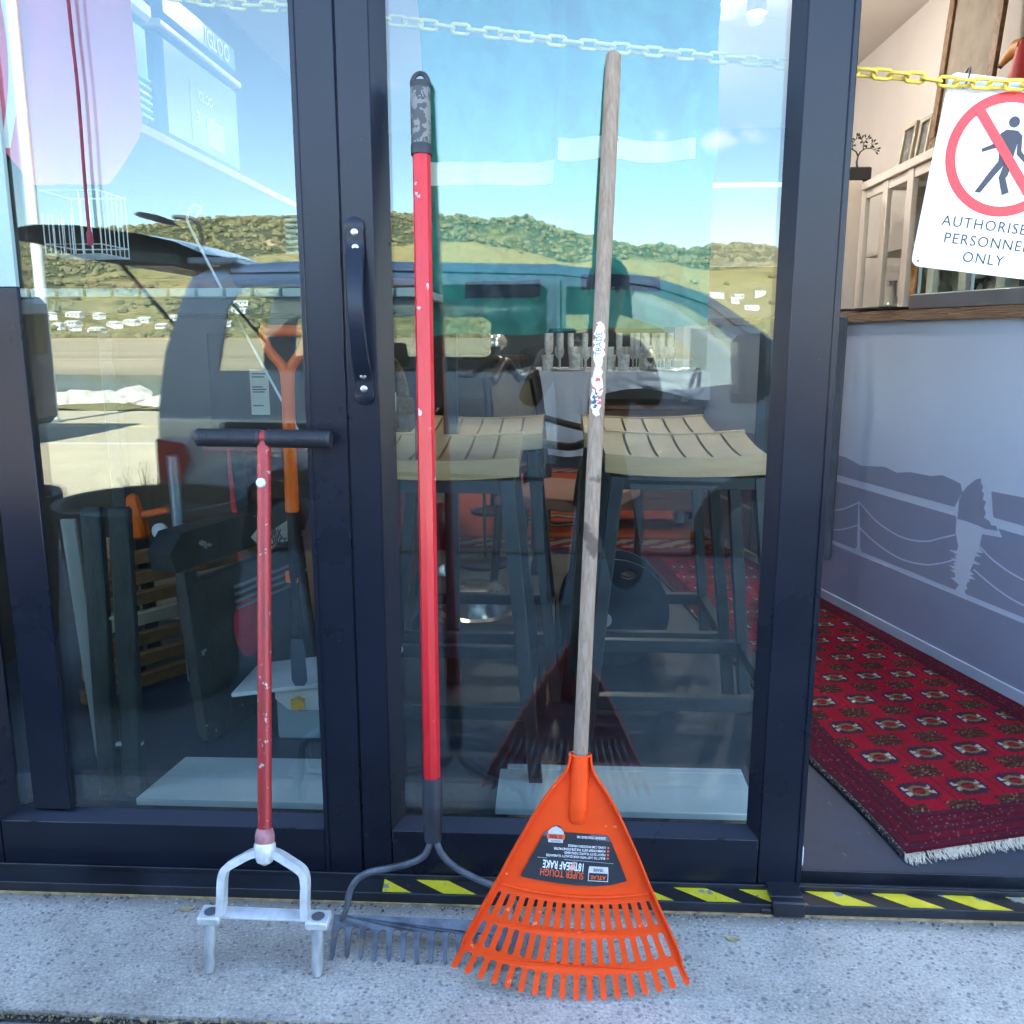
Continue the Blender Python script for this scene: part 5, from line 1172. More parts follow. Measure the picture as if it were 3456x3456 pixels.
gi = 0
for row in range(4):
    for k in range(11):
        x = -.04 + k * .066 + rg2.uniform(-.012, .012); y = 3.22 + row * .12 + rg2.uniform(-.02, .02)
        if x > .72: continue
        me = rg2.choice((gl_me, fl_me, tm_me) if row < 2 else (fl_me, gl_me)); o = bpy.data.objects.new({'goblet': 'wine_glass', 'flute': 'champagne_flute', 'tumbler': 'glass_tumbler'}[me.name.split('.')[0]], me); COL.objects.link(o); o.location = (x, y, TZ + .0022)
        setp(o, {'goblet': 'cut crystal wine glass among the glassware on the white clothed table', 'flute': 'tall thin flute among the glassware on the white clothed table', 'tumbler': 'short crystal tumbler among the glassware on the white clothed table'}[me.name.split('.')[0]], 'glass', 'glassware on the covered table')
for lab_, c, rr in (('round silver tray of glasses at the left end of the covered table', (.06, 3.24, TZ + .002), .10), ('round silver tray at the right end of the covered table', (.62, 3.26, TZ + .002), .14)):
    mb = MB(); mb.lathe([(0, 0), (rr * .9, 0), (rr, .010), (rr * .98, .013), (rr * .88, .004), (0, .004)], c, n=28); single('silver_tray', mb, m_silver, lab_, 'tray', c, 'silver trays')
mb = MB(); c = (.50, 3.20, TZ + .004); mb.lathe([(.025, 0), (.03, .005), (.012, .015), (.035, .04), (.042, .07), (.025, .10), (.012, .115), (.014, .125), (0, .135)], c, n=18); single('silver_teapot', mb, m_silver, 'silver lidded pot with price tag near the right end of the covered table', 'pot', c)
mb = MB(); c = (.55, 3.165, TZ + .02); mb.box(.545, .572, 3.152, 3.154, TZ - .055, TZ + .010); single('price_tag', mb, M('white tag', (.8, .8, .78), .7), 'white swing tag hanging from the silver pot', 'tag', (.558, 3.153, TZ - .055))
# wooden chest with drawers under / behind the table
t = thing('drawer_chest', 'small brown wooden chest of drawers under the covered table', 'chest', (.50, 3.3, .03))
m_mah = M('mahogany', (.20, .065, .022), .35, var=.35, vs=5, col2=(.30, .11, .04), stretch=(1.5, 9, 9)); mb = MB(); mb.box(.22, .84, 3.20, 3.60, .15, .70, .004); part('body', mb, m_mah, t); mb = MB(); mb.box(.20, .86, 3.18, 3.62, .701, .73, .006); part('top', mb, m_mah, t)
for z0, z1 in ((.47, .67), (.22, .44)): mb = MB(); mb.box(.25, .81, 3.190, 3.199, z0, z1, .003); d_ = part('drawer', mb, m_mah, t); mb = MB(); mb.lathe([(.012, 0), (.006, .01), (.012, .02), (0, .022)], (.53, 3.19, (z0 + z1) / 2), ((1, 0, 0), (0, 0, 1), (0, -1, 0)), 12); part('knob', mb, m_brz, d_)
for x in (.25, .81):
    for y in (3.23, 3.57): mb = MB(); mb.bar((x, y, .0305), (x, y, .15), .05, .05, (0, 1, 0)); part('foot', mb, m_mah, t)
# cane back chairs -----------------------------------------------------------
m_cane = M('woven cane', (.22, .15, .08), .8, var=.4, vs=120, bump=.6, bs=300); m_dark = M('dark carved walnut', (.045, .022, .014), .35, var=.4, vs=12); m_peach = M('peach upholstery', (.42, .20, .14), .9, var=.12, vs=60)
def arm_chair(label, X_, Y_, ang):
    t = thing('cane_chair', label, 'chair', (X_, Y_, .03)); ca, sa = math.cos(ang), math.sin(ang)
    P_ = lambda x, y, z: Vector((X_ + x * ca - y * sa, Y_ + x * sa + y * ca, z))       # local: seat faces -y
    mb = MB(); mb.grid(10, 10, lambda u, v: P_(lerp(-.24, .24, u), lerp(-.24, .22, v), .475 + .03 * math.sin(math.pi * u) * math.sin(math.pi * v))); mb.obox(P_(0, -.01, .45), (Vector((ca, sa, 0)), Vector((-sa, ca, 0)), Vector((0, 0, 1))), (.24, .23, .024), .01); part('seat', mb, m_peach, t)
    for sx in (-1, 1):
        mb = MB(); mb.tube([P_(sx * .22, -.22, .46), P_(sx * .225, -.235, .28), P_(sx * .215, -.22, .0305)], [.026, .020, .014], 10); part('leg', mb, m_dark, t)
        mb = MB(); mb.tube(smoothpts([P_(sx * .20, .25, .0305), P_(sx * .21, .22, .30), P_(sx * .22, .21, .48), P_(sx * .235, .235, .72), P_(sx * .20, .27, .93)], 4), [.018] * 16 + [.016], 10); part('leg', mb, m_dark, t)
        mb = MB(); mb.tube(smoothpts([P_(sx * .235, .225, .74), P_(sx * .27, .05, .70), P_(sx * .275, -.12, .685), P_(sx * .26, -.20, .70), P_(sx * .255, -.16, .58), P_(sx * .245, -.14, .46)], 5), .016, 10); part('arm', mb, m_dark, t)
    mb = MB(); mb.tube(smoothpts([P_(-.20, .27, .93), P_(-.11, .285, .915), P_(0, .29, .985), P_(.11, .285, .915), P_(.20, .27, .93)], 6), .020, 10); part('crest_rail', mb, m_dark, t)
    mb = MB(); mb.tube([P_(-.22, .22, .54), P_(0, .24, .53), P_(.22, .22, .54)], .015, 8); part('lower_rail', mb, m_dark, t)
    mb = MB(); mb.grid(12, 12, lambda u, v: P_(lerp(-.20, .20, u), .25 + .02 * math.sin(math.pi * u) + .02 * v, lerp(.545, .90 + .04 * math.sin(math.pi * u), v))); part('cane_back', mb, m_cane, t)
arm_chair('dark walnut armchair with cane back, seen side-on between the stools', .055, 1.98, 1.15)
arm_chair('dark oval-backed cane chair beside the covered table', -.34, 2.95, 3.3)
# silver bowl on a dark stand, basket, bits on the floor -----------------------
c = (-.365, 3.70, .985); t = thing('pedestal_table', 'small dark side table carrying a silver bowl', 'side table', (-.365, 3.7, .03)); mb = MB(); mb.lathe([(.20, .955), (.20, .98), (0, .98)], (-.365, 3.7, 0), n=28); part('top', mb, m_dark, t); mb = MB(); mb.lathe([(.15, .0305), (.15, .05), (.03, .08), (.025, .5), (.03, .954)], (-.365, 3.7, 0), n=16); part('pedestal', mb, m_dark, t)
mb = MB(); mb.lathe([(.03, 0), (.035, .01), (.075, .045), (.080, .08), (.06, .115), (.02, .125), (.012, .14), (0, .145)], c, n=24); single('silver_bowl', mb, m_silver, 'round silver lidded bowl on the dark side table', 'bowl', c)
m_wick = M('wicker', (.20, .13, .07), .8, var=.45, vs=70, bump=.9, bs=120)
t = thing('wicker_basket', 'tall wicker basket with rope handle beside the door stile', 'basket', (-.62, 1.35, .03)); mb = MB()
mb.lathe([(.14, .0305)] + [(.15 + .02 * math.sin(k * 1.0) * 0 + .003 * (k % 2), .05 + k * .0185) for k in range(46)], (-.62, 1.35, 0), n=26); part('body', mb, m_wick, t)
mb = MB(); mb.tube(smoothpts([(-.62 + .12 * math.cos(a), 1.30, .89 + .16 * math.sin(a)) for a in [math.pi * k / 8 for k in range(9)]], 4), .018, 10); part('handle', mb, m_wick, t)
mb = MB(); mb.box(-.5255, -.5065, 1.186, 1.188, .855, .915); single('price_tag', mb, _M['white tag'], 'white swing tag on the wicker basket', 'tag', (-.516, 1.187, .855))
mb = MB(); c = (-.302, 1.70, .0340); mb.lathe([(.152, 0), (.154, .003), (.136, .012), (.124, .065), (.105, .102), (.07, .112), (0, .114)], c, n=40); single('steel_basin', mb, m_silver, 'upturned shiny steel basin on the floor behind the stool', 'basin', c)
t = thing('cast_griddle', 'black long-handled pan upright on the floor behind the basin', 'pan', (-.33, 2.42, .0305)); mb = MB(); mb.lathe([(.11, 0), (.13, .02), (.125, .022), (.10, .006), (0, .006)], (-.33, 2.42, .0305), n=26); part('pan', mb, m_brz, t); mb = MB(); mb.tube([(-.33, 2.50, .04), (-.335, 2.52, .25), (-.34, 2.53, .62)], .008, 8); part('handle', mb, m_brz, t)
t = thing('metal_urn', 'tall shiny metal urn with dark red band, left of the red rake handle base', 'urn', (-.52, 2.25, .0305)); mb = MB(); mb.lathe([(.07, 0), (.075, .01), (.055, .05), (.06, .09), (.075, .13)], (-.52, 2.25, .0305), n=22); part('base', mb, m_silver, t); mb = MB(); mb.lathe([(.075, .13), (.08, .16), (.08, .32), (.07, .34)], (-.52, 2.25, .031), n=22); part('body', mb, M('maroon enamel', (.16, .012, .03), .25, var=.2), t); mb = MB(); mb.lathe([(.06, .34), (.065, .37), (.05, .45), (.06, .52), (.03, .56), (0, .57)], (-.52, 2.25, .0315), n=22); part('head', mb, m_silver, t)
# hose reel disc
m_nv = M('navy plastic', (.018, .026, .042), .4, var=.2, vs=9); t = thing('hose_reel', 'dark navy plastic hose reel standing behind the right stool', 'hose reel', (.19, 1.22, .0305)); HR, HX = .178, .195
for y in (1.15, 1.29):
    mb = fill2d(circ(HR, 44), [[(.045 + .026 * math.cos(a), .128 + .014 * math.sin(a)) for a in [2 * math.pi * k / 14 for k in range(14)]]], .016); mb.mapped(lambda x, z, d, y=y: (HX + x, y + d, .0315 + HR + z)); part('flange', mb, m_nv, t)
mb = MB(); mb.lathe([(.08, 0), (.08, .12)], (HX, 1.16, .0315 + HR), ((1, 0, 0), (0, 0, 1), (0, 1, 0)), 28); part('drum', mb, m_nv, t); mb = MB(); mb.lathe([(.125, -.0), (.13, .05), (.125, .105)], (HX, 1.168, .0315 + HR), ((1, 0, 0), (0, 0, 1), (0, 1, 0)), 28); part('hose', mb, m_black, t)
mb = MB(); mb.lathe([(.016, 0), (.022, .003), (.022, .016), (.016, .018), (0, .018)], (HX - .03, 1.14, .19), ((1, 0, 0), (0, 0, 1), (0, -1, 0)), 14); part('hub', mb, M('grey cap', (.4, .4, .38), .4), t)
# kilim and border rug on the far floor
def patt_rug(name, label, x0, x1, y0, y1, fn, loc):
    nu, nv = 150, 150; mb = MB(); mb.grid(nu, nv, lambda u, v: (lerp(x0, x1, u), lerp(y0, y1, v), .0338)); U = np.tile(np.linspace(0, 1, nu + 1), nv + 1); Vv = np.repeat(np.linspace(0, 1, nv + 1), nu + 1); C_ = fn(U * (x1 - x0), Vv * (y1 - y0), U, Vv)
    l_ = Vector(loc); mb.v = [tuple(Vector(p) - l_) for p in mb.v]; o = bpy.data.objects.new(name, mesh_of(name, mb, attr_mat(name + ' wool', 'pat', .95, .3, 300), fix=False, ang=180)); COL.objects.link(o); o.location = l_; setp(o, label, 'rug')
    a = o.data.color_attributes.new('pat', 'FLOAT_COLOR', 'POINT'); a.data.foreach_set('color', np.c_[C_, np.ones(len(C_))].astype(np.float32).ravel())
def kil(X, Y, U, V):
    C_ = np.zeros((len(X), 3)); C_[:] = (.55, .10, .025); W_, H_ = X.max(), Y.max(); d = np.minimum(np.minimum(X, W_ - X), np.minimum(Y, H_ - Y))
    C_[d < .30] = (.30, .06, .035); C_[(d < .25)] = (.34, .26, .20); C_[(d < .25) & (np.sin(X * 42) * np.sin(Y * 42) > .25)] = (.30, .03, .03); C_[(d < .25) & (np.sin(X * 42 + 1.5) * np.sin(Y * 42 + 1.5) > .55)] = (.06, .05, .07); C_[d < .055] = (.30, .012, .02); C_[(d > .24) & (d < .26)] = (.03, .025, .04)
    q = np.abs(X - W_ * .42) / .40 + np.abs(Y - .72) / .20; C_[(q < 1)] = (.05, .035, .04); C_[q < .86] = (.42, .32, .24); C_[q < .62] = (.08, .05, .06); C_[q < .35] = (.50, .09, .03)
    return C_
patt_rug('orange_rug', 'orange patterned rug with cream border on the far shop floor', -.95, 1.35, 2.76, 5.6, kil, (.2, 4.2, .0335))
mb = MB(); mb.box(-1.78, .40, 1.55, 2.65, .0303, .0335); single('grey_mat', mb, M('grey brown mat', (.16, .145, .125), .95, var=.15, vs=60, bump=.3, bs=300), 'plain grey-brown mat under the basin', 'mat', (-.5, 2.0, .0303))
# grey perforated panel at right edge
mb = MB(); mb.obox((.93, 1.85, .70), (Vector((.86, -.5, 0)).normalized(), Vector((.5, .86, 0)).normalized(), Vector((0, 0, 1))), (.16, .012, .46), .003)
single('mesh_panel', mb, M('grey mesh panel', (.09, .095, .105), .6, var=.3, vs=4, bump=.6, bs=220), 'grey mesh panel leaning near the right edge of the right pane', 'panel', (.93, 1.85, .24))
# ---------------- left bay -------------------------------------------------------
# slatted bench top
t = thing('slatted_bench', 'waist-high bench with pale slatted top across the left door', 'bench', (-.75, .7, .03)); m_slat = M('pale slat paint', (.46, .52, .50), .6, var=.08, vs=9)
for k in range(16):
    x = -1.345 + k * .0655; mb = MB(); mb.box(x, x + .0585, .42, 1.05, 1.178, 1.198, .002); part('slat', mb, m_slat, t)
mb = MB(); mb.box(-1.345, -.285, .44, .47, 1.140, 1.1775, .002); mb.box(-1.345, -.285, .98, 1.01, 1.140, 1.1775, .002); part('frame', mb, m_stool, t)
for x in (-1.33, -.31):
    for y in (.455, .995): mb = MB(); mb.bar((x, y, .0305), (x, y, 1.14), .04, .04, (0, 1, 0), .002); part('leg', mb, m_stool, t)
mb = MB(); mb.box(-1.30, -.30, .84, .98, 1.1985, 1.245, .004); single('timber_plank', mb, M('red brown plank', (.20, .07, .03), .6, var=.4, vs=5, stretch=(1, 8, 8)), 'red-brown plank lying along the slatted bench', 'plank', (-.8, .9, 1.1985))
t = thing('telescope', 'grey metal tube lying on the slatted bench', 'telescope', (-.62, .62, 1.2)); mb = MB(); mb.tube([(-.80, .64, 1.246), (-.60, .60, 1.252)], .036, 20); part('barrel', mb, M('dark grey tube', (.07, .075, .085), .35, .3), t); mb = MB(); mb.tube([(-.60, .60, 1.252), (-.50, .58, 1.256)], .044, 20); part('dew_cap', mb, m_stl, t); mb = MB(); mb.bar((-.79, .64, 1.1985), (-.55, .59, 1.1985 + .012), .05, .02, (0, 0, 1)); part('rest', mb, m_black, t)
mb = MB(); mb.tube(smoothpts([(-.875, .58, 1.375), (-.862, .58, 1.395), (-.882, .58, 1.40), (-.898, .58, 1.37), (-.885, .58, 1.335), (-.824, .58, 1.206), (-.77, .58, 1.096), (-.704, .58, .965), (-.60, .58, .76)], 4), .0032, 6); single('white_hooked_rod', mb, M('white wire', (.78, .8, .82), .4), 'thin white hooked rod propped behind the bench slats', 'rod', (-.60, .58, .76))
# wire basket hung on the red cord
m_cord = M('red cord', (.16, .012, .03), .8, var=.4, vs=60); mb = MB(); mb.tube(smoothpts([(-.842, -.014, 2.24), (-.839, -.014, 1.9), (-.839, -.014, 1.654), (-.836, -.014, 1.512), (-.838, -.014, 1.36), (-.838, -.014, 1.275)], 5), .0030, 8); mb.lathe([(.003, -.025), (.0050, -.022), (.0052, -.004), (.0032, .0)], (-.838, -.0145, 1.275), n=10); single('red_rope', mb, m_cord, 'dark red cord hanging in front of the left pane, in line with the wire basket', 'rope', (-.838, -.014, 1.25))
t = thing('wire_basket', 'white wire basket hanging at the left behind the glass', 'basket', (-1.0, .30, 1.25)); m_wire = M('white coated wire', (.82, .84, .84), .4); bx0, bx1, by0, by1, bz0, bz1 = -1.065, -.945, .24, .36, 1.258, 1.385
for z in (bz0, bz0 + .02, bz1): mb = MB(); mb.tube([(bx0, by0, z), (bx1, by0, z), (bx1, by1, z), (bx0, by1, z)], .0016, 5, closed=True); part('rim_wire', mb, m_wire, t)
for k in range(7):
    x = lerp(bx0, bx1, k / 6); mb = MB(); mb.tube([(x, by0, bz1 if k > 3 else bz0 + .08), (x, by0, bz0), (x, by1, bz0), (x, by1, bz1)], .0014, 5); part('wire', mb, m_wire, t)
for k in range(1, 6): y = lerp(by0, by1, k / 6); mb = MB(); mb.tube([(bx0, y, bz0 + .08), (bx0, y, bz0), (bx1, y, bz0), (bx1, y, bz1)], .0014, 5); part('wire', mb, m_wire, t)
# coolers on the wall shelf
m_cool = M('sky blue plastic', (.06, .36, .62), .4, var=.06, vs=4); m_coold = M('deep blue plastic', (.035, .13, .34), .4, var=.06, vs=4); m_lid = M('white plastic', (.78, .80, .80), .4, var=.03)
mb = MB(); mb.box(-1.80, -1.255, .55, 3.4, 1.694, 1.722, .003); single('wall_shelf', mb, M('pinkish shelf board', (.55, .38, .36), .6, var=.06), 'long pinkish shelf on the left wall carrying two coolers', 'shelf', (-1.5, 2.0, 1.694))
t = thing('blue_cooler', 'light blue ribbed cooler box, the nearer of two on the wall shelf', 'cooler', (-1.48, 1.02, 1.723)); mb = MB(); mb.box(-1.68, -1.27, .72, 1.30, 1.7232, 2.04, .03); part('body', mb, m_cool, t)
for k in range(6): z = 1.75 + k * .022; mb = MB(); mb.tube([(-1.268, .75, z), (-1.266, 1.0, z), (-1.268, 1.27, z)], .0075, 8); part('rib', mb, m_cool, t)
mb = MB(); mb.box(-1.695, -1.26, .705, 1.315, 2.041, 2.10, .02); part('lid', mb, m_lid, t); mb = MB(); mb.box(-1.269, -1.262, .98, 1.17, 1.90, 2.02, .003); part('label', mb, M('cooler label', (.12, .30, .52), .3), t)
t = thing('blue_cooler', 'darker blue cooler box with white lid, farther along the wall shelf', 'cooler', (-1.48, 1.75, 1.723)); mb = MB(); mb.box(-1.70, -1.28, 1.40, 2.12, 1.7232, 2.06, .025); part('body', mb, m_coold, t); mb = MB(); mb.box(-1.715, -1.268, 1.385, 2.135, 2.061, 2.085, .008); part('trim', mb, m_lid, t); mb = MB(); mb.box(-1.70, -1.275, 1.40, 2.12, 2.0855, 2.22, .03); part('lid', mb, m_coold, t)
def wtext(s_, size, x, yc, z, mat, par, sx=1.0): tx = text2d(s_, size, sx, .0006, bold=.0006); tx.mapped(lambda a, b_, d: (x + d, yc + a, z + b_)); part('lettering', tx, mat, par, smooth=False)
wtext('IGLOO', .085, -1.2725, 1.90, 2.15, m_lid, t, .95); mb = MB(); mb.box(-1.2795, -1.2785, 1.62, 1.98, 1.76, 1.97); part('label', mb, m_coold, t); wtext('IGLOO', .045, -1.2775, 1.76, 1.93, m_lid, t); wtext('3', .06, -1.2775, 1.68, 1.85, m_lid, t)
mb = MB(); mb.box(-1.2785, -1.2775, 1.76, 1.93, 1.775, 1.875); part('sticker', mb, M('pinkish sticker', (.6, .45, .45), .5, var=.2, vs=40), t)
# pink cushion and white strap hanging close to the glass
mb = MB(); mb.grid(30, 40, lambda u, v: (-1.06 + (u - .5) * .34 * (min(1, v / .16 + .30) ** .6 - .12 * v), .36 + .05 * (1 - (2 * u - 1) ** 2) * math.sin(math.pi * v) * -1 + .01 * noise.noise(Vector((u * 4, v * 6, 0))), 1.415 + .95 * v)); single('pink_cushion', mb, M('pink fabric', (.72, .12, .20), .85, var=.08, vs=5), 'pink fabric bag hanging at the upper left behind the glass', 'bag', (-1.06, .36, 1.415), ang=180)
mb = MB(); mb.grid(4, 24, lambda u, v: (-1.165 + .05 * v + .022 * (u - .5) + .02 * math.sin(v * 6), .30 + .01 * math.sin(v * 9), 1.48 + .75 * v)); single('white_strap', mb, M('white webbing', (.75, .78, .80), .7), 'white strap hanging at the upper left edge', 'strap', (-1.15, .3, 1.48), ang=180)
# venetian stack at the door stile, blue slats
t = thing('blue_slat_blind', 'folded pale blue slatted blind beside the left door stile', 'blind', (-.46, .9, 1.2))
for k in range(15): mb = MB(); z = 1.205 + k * .0135; mb.box(-.70, -.50, .72, .76, z, z + .006); part('slat', mb, M('pale blue slat', (.42, .60, .68), .5), t)
# orange handled garden tool leaning inside
t = thing('orange_handled_spade', 'spade with orange forked handle and black shaft leaning inside the left door', 'spade', (-.63, .45, .03)); m_or2 = M('bright orange grip', (.95, .15, .008), .45, var=.05)
s0, s1 = Vector((-.604, .36, .995)), Vector((-.612, .375, .69)); mb = MB(); mb.tube([s0, s0.lerp(s1, .5), s1], [.0145, .0145, .0160], 14); part('grip_sleeve', mb, m_or2, t)
for sx in (-1, 1): mb = MB(); mb.tube(smoothpts([s0 + Vector((0, 0, -.01)), s0 + Vector((sx * .008, 0, .025)), s0 + Vector((sx * .038, -.002, .065)), s0 + Vector((sx * .050, -.004, .105))], 4), [.0155, .0150, .0138, .0126, .0120, .0116, .0112, .0110, .0108, .0105, .0105, .0105, .0105], 10); part('fork_arm', mb, m_or2, t)
mb = MB(); mb.tube([s0 + Vector((-.052, -.004, .107)), s0 + Vector((.052, -.004, .107))], .0125, 12); part('cross_grip', mb, m_or2, t)
mb = MB(); mb.tube([s1 + Vector((0, 0, .005)), (-.628, .42, .52)], .0130, 12); mb.tube([(-.628, .42, .52), (-.640, .455, .36)], [.013, .010], 10); part('shaft', mb, m_black, t)
mb = MB(); mb.prism([(-.014, 0), (.014, 0), (.018, -.03), (.020, -.11), (.012, -.125), (-.012, -.125), (-.020, -.11), (-.018, -.03)], lambda x, y, d: (-.642 + x, .458 - y * -.06 * -1 + d, .345 + y), .004); part('blade', mb, M('grey spade steel', (.16, .22, .28), .35, .8), t)
mb = MB(); mb.box(-.648, -.618, .412, .416, .505, .535, .001); part('orange_badge', mb, m_or2, t)
# grey saw table with yellow knob
t = thing('saw_table', 'small grey bench saw with yellow star knob on the floor inside', 'bench saw', (-.64, .62, .03)); m_sg = M('blue grey enamel', (.28, .36, .40), .4, var=.1)
mb = MB(); mb.obox((-.63, .62, .200), (Vector((1, 0, .14)).normalized(), Vector((0, 1, 0)), Vector((-.14, 0, 1)).normalized()), (.21, .11, .006), .002); part('table_plate', mb, m_lid, t); mb = MB(); mb.box(-.735, -.47, .555, .72, .0305, .168, .006); part('base', mb, m_sg, t)
mb = MB(); mb.prism([(-.735, .172), (-.735, .148), (-.70, .118), (-.62, .118), (-.62, .19)], lambda x, z, d: (x, .553 - d, z), .004); part('quadrant', mb, m_lid, t); mb = MB(); mb.prism([(-.672 + (.020 if k % 2 else .0155) * math.cos(2 * math.pi * k / 12), .140 + (.020 if k % 2 else .0155) * math.sin(2 * math.pi * k / 12)) for k in range(12)], lambda x, z, d: (x, .548 - d, z), .018); part('star_knob', mb, M('yellow knob', (.85, .45, .01), .4), t)
# black folding sawhorses with red oval badge
m_blk = M('scuffed black plastic', (.022, .026, .028), .5, var=.5, vs=12, bump=.2, bs=60, chips=((.22, .25, .26), 30, .68)); t = thing('folding_sawhorse', 'scuffed black folding sawhorse with red oval badge, standing in the left bay', 'sawhorse', (-.85, .75, .03))
SD = Vector((.32, .947, 0)).normalized(); SN = Vector((.947, -.32, 0)).normalized(); S0 = Vector((-.955, .53, 0)); sp_ = lambda a, z, o=0: S0 + SD * a + SN * (o + .10 * (z - .5) * -1) + Vector((0, 0, z))
mb = MB(); mb.prism([(0, .05), (.05, .0305), (.30, .0305), (.50, .12), (.50, .46), (.0, .46)], lambda a, z, d: sp_(a, z, -d), .03); pn = part('side_panel', mb, m_blk, t); mb = MB(); mb.prism([(-.04, .505), (.52, .505), (.56, .56), (.50, .60), (.0, .60), (-.05, .555)], lambda a, z, d: sp_(a, z, .02 - d), .075); part('top_beam', mb, m_blk, t)
for a in (.0, .47):
    mb = MB(); mb.bar(sp_(a, .0308 + .02, .014), sp_(a, .505, .014), .05, .03, SN, .004); part('leg', mb, m_blk, t)
for z in (.35, .37, .39, .41): mb = MB(); mb.bar(sp_(.18, z, .006), sp_(.44, z, .006), .008, .006, SN); part('rib', mb, m_stl, pn)
mb = MB(); mb.prism([(.22 + .062 * math.cos(2 * math.pi * k / 28), .285 + .085 * math.sin(2 * math.pi * k / 28)) for k in range(28)], lambda a, z, d: sp_(a, z, .001 + d), .002); part('red_badge', mb, M('faded red badge', (.42, .03, .05), .45, var=.2, vs=30), pn)
mb = MB(); mb.prism([(.26, .455), (.30, .475), (.36, .455), (.44, .47), (.46, .40), (.38, .415), (.32, .395)], lambda a, z, d: sp_(a, z + .08, .0215 + d), .001); wl_ = part('sticker', mb, M('grubby white sticker', (.50, .52, .48), .6, var=.2, vs=40), t)
for s_, a, z in (('WORK', .35, .528), ('FORCE', .37, .498)): tx = text2d(s_, .036, .9, .0005, bold=.0008); tx.mapped(lambda x, y, d, a=a, z=z: sp_(a + x, z + y - .25 * x, .0235 + d)); part('lettering', tx, m_ink, wl_, smooth=False)
t = thing('folded_legs', 'pair of dark grey folded trestle legs standing at the left edge inside', 'trestle', (-1.0, .25, .03)); m_tr = M('dusty dark steel', (.028, .038, .042), .5, .3, var=.4, vs=9, stretch=(3, 3, 1), bump=.2, bs=50)
for x0, x1 in ((-1.038, -1.050), (-.978, -.985)):
    mb = MB(); mb.bar((x0, .245, .0308), (x1, .30, .71), .046, .03, (0, 1, 0), .005); part('leg', mb, m_tr, t)
mb = MB(); mb.bar((-1.055, .285, .45), (-.96, .285, .455), .012, .006, (0, 0, 1)); mb.bar((-1.05, .252, .155), (-.955, .252, .158), .012, .006, (0, 0, 1)); part('band', mb, M('pale strap', (.4, .45, .46), .6), t)
mb = MB(); mb.tube([(-1.130, .96, .0308), (-1.128, .92, .745)], .019, 14); single('steel_pipe', mb, M('galvanised pipe', (.45, .55, .60), .35, .7, var=.2, vs=9), 'galvanised pipe standing behind the sawhorse', 'pipe', (-1.13, .96, .0308))
mb = MB(); mb.bar((-1.150, .43, .0308), (-1.165, .40, .66), .036, .012, (0, 1, 0), .002); single('pale_batten', mb, M('pale batten', (.20, .22, .20), .7, var=.08), 'pale upright batten at the left edge behind the glass', 'batten', (-1.15, .43, .0308))
t = thing('wooden_rack', 'brown wooden slatted rack leaning behind the sawhorse', 'rack', (-1.25, 1.3, .03)); m_rk = M('stained rack timber', (.20, .085, .030), .55, var=.4, vs=5, col2=(.34, .17, .06), stretch=(1, 5, 8))
for k in range(7):
    z = .065 + k * .060; mb = MB(); mb.bar((-1.36, .72 + .02 * k, z), (-.96, 1.22 + .02 * k, z + .01), .03, .040, (0, 0, 1), .003); part('slat', mb, m_rk if k != 3 else M('pale rack slat', (.52, .42, .26), .6, var=.2), t)
for p, q in (((-1.34, .76, .0308), (-1.34, .90, .50)), ((-.99, 1.20, .0308), (-.99, 1.34, .50))): mb = MB(); mb.bar(p, q, .045, .03, (0, 1, 0), .003); part('upright', mb, m_rk, t)
t = thing('orange_trimmer', 'orange garden power tool on the rack at the left', 'power tool', (-1.28, 1.03, .03)); mb = MB(); mb.bar((-1.315, 1.0, .61), (-1.29, 1.02, .47), .055, .05, (0, 1, 0), .015); part('motor_housing', mb, m_or2, t); mb = MB(); mb.bar((-1.29, 1.01, .545), (-1.20, 1.03, .56), .022, .022, (0, 1, 0), .008); part('handle', mb, m_or2, t); mb = MB(); mb.lathe([(0, 0), (.024, 0), (.026, .012), (.016, .024), (0, .024)], (-1.215, 1.0, .500), ((1, 0, 0), (0, 0, 1), (0, -1, 0)), 18); part('guide_wheel', mb, m_lid, t); mb = MB(); mb.bar((-1.288, 1.02, .47), (-1.28, 1.03, .06), .03, .03, (0, 1, 0)); part('shaft', mb, m_black, t)
mb = MB(); mb.tube([(-.90, .80, .46), (-.905, .80, .52), (-.915, .80, .78)], [.006, .010, .004], 8); single('marker_stake', mb, M('red stake', (.55, .04, .05), .5), 'thin red marker stake behind the sawhorse', 'stake', (-.9, .8, .46))
mb = MB(); mb.box(-.70, -.42, 1.00, 1.35, .35, .75, .05); single('spotted_bag', mb, M('spotted maroon fabric', (.18, .03, .04), .8, var=.1, chips=((.36, .05, .05), 14, .58)), 'maroon spotted bag half hidden by the left door stile', 'bag', (-.56, 1.2, .35))
t = thing('carton_stack', 'stack of dark cartons with a white label under the slatted bench', 'carton', (-.9, 1.3, .03)); mb = MB(); mb.box(-1.12, -.62, 1.22, 1.60, .76, 1.10, .004); part('box', mb, M('dark carton', (.055, .045, .04), .7, var=.2), t); mb = MB(); mb.box(-1.15, -.60, 1.20, 1.62, .72, .7595, .004); part('red_tray', mb, M('dull red tray', (.28, .05, .06), .5, var=.1), t)
for x in (-1.1, -.66): mb = MB(); mb.bar((x, 1.4, .0308), (x, 1.4, .72), .06, .06, (0, 1, 0)); part('leg', mb, m_stool, t)
mb = MB(); mb.box(-.985, -.925, 1.2155, 1.2195, .84, .985); lbx = part('label', mb, M('carton label', (.62, .66, .64), .6, var=.06), t)
for k, z in enumerate((.972, .962, .93, .922, .914, .87)): mb = MB(); mb.box(-.978, -.932 - .006 * (k % 3), 1.2148, 1.2153, z - .0025, z + .0015); part('print_line', mb, m_ink, lbx)
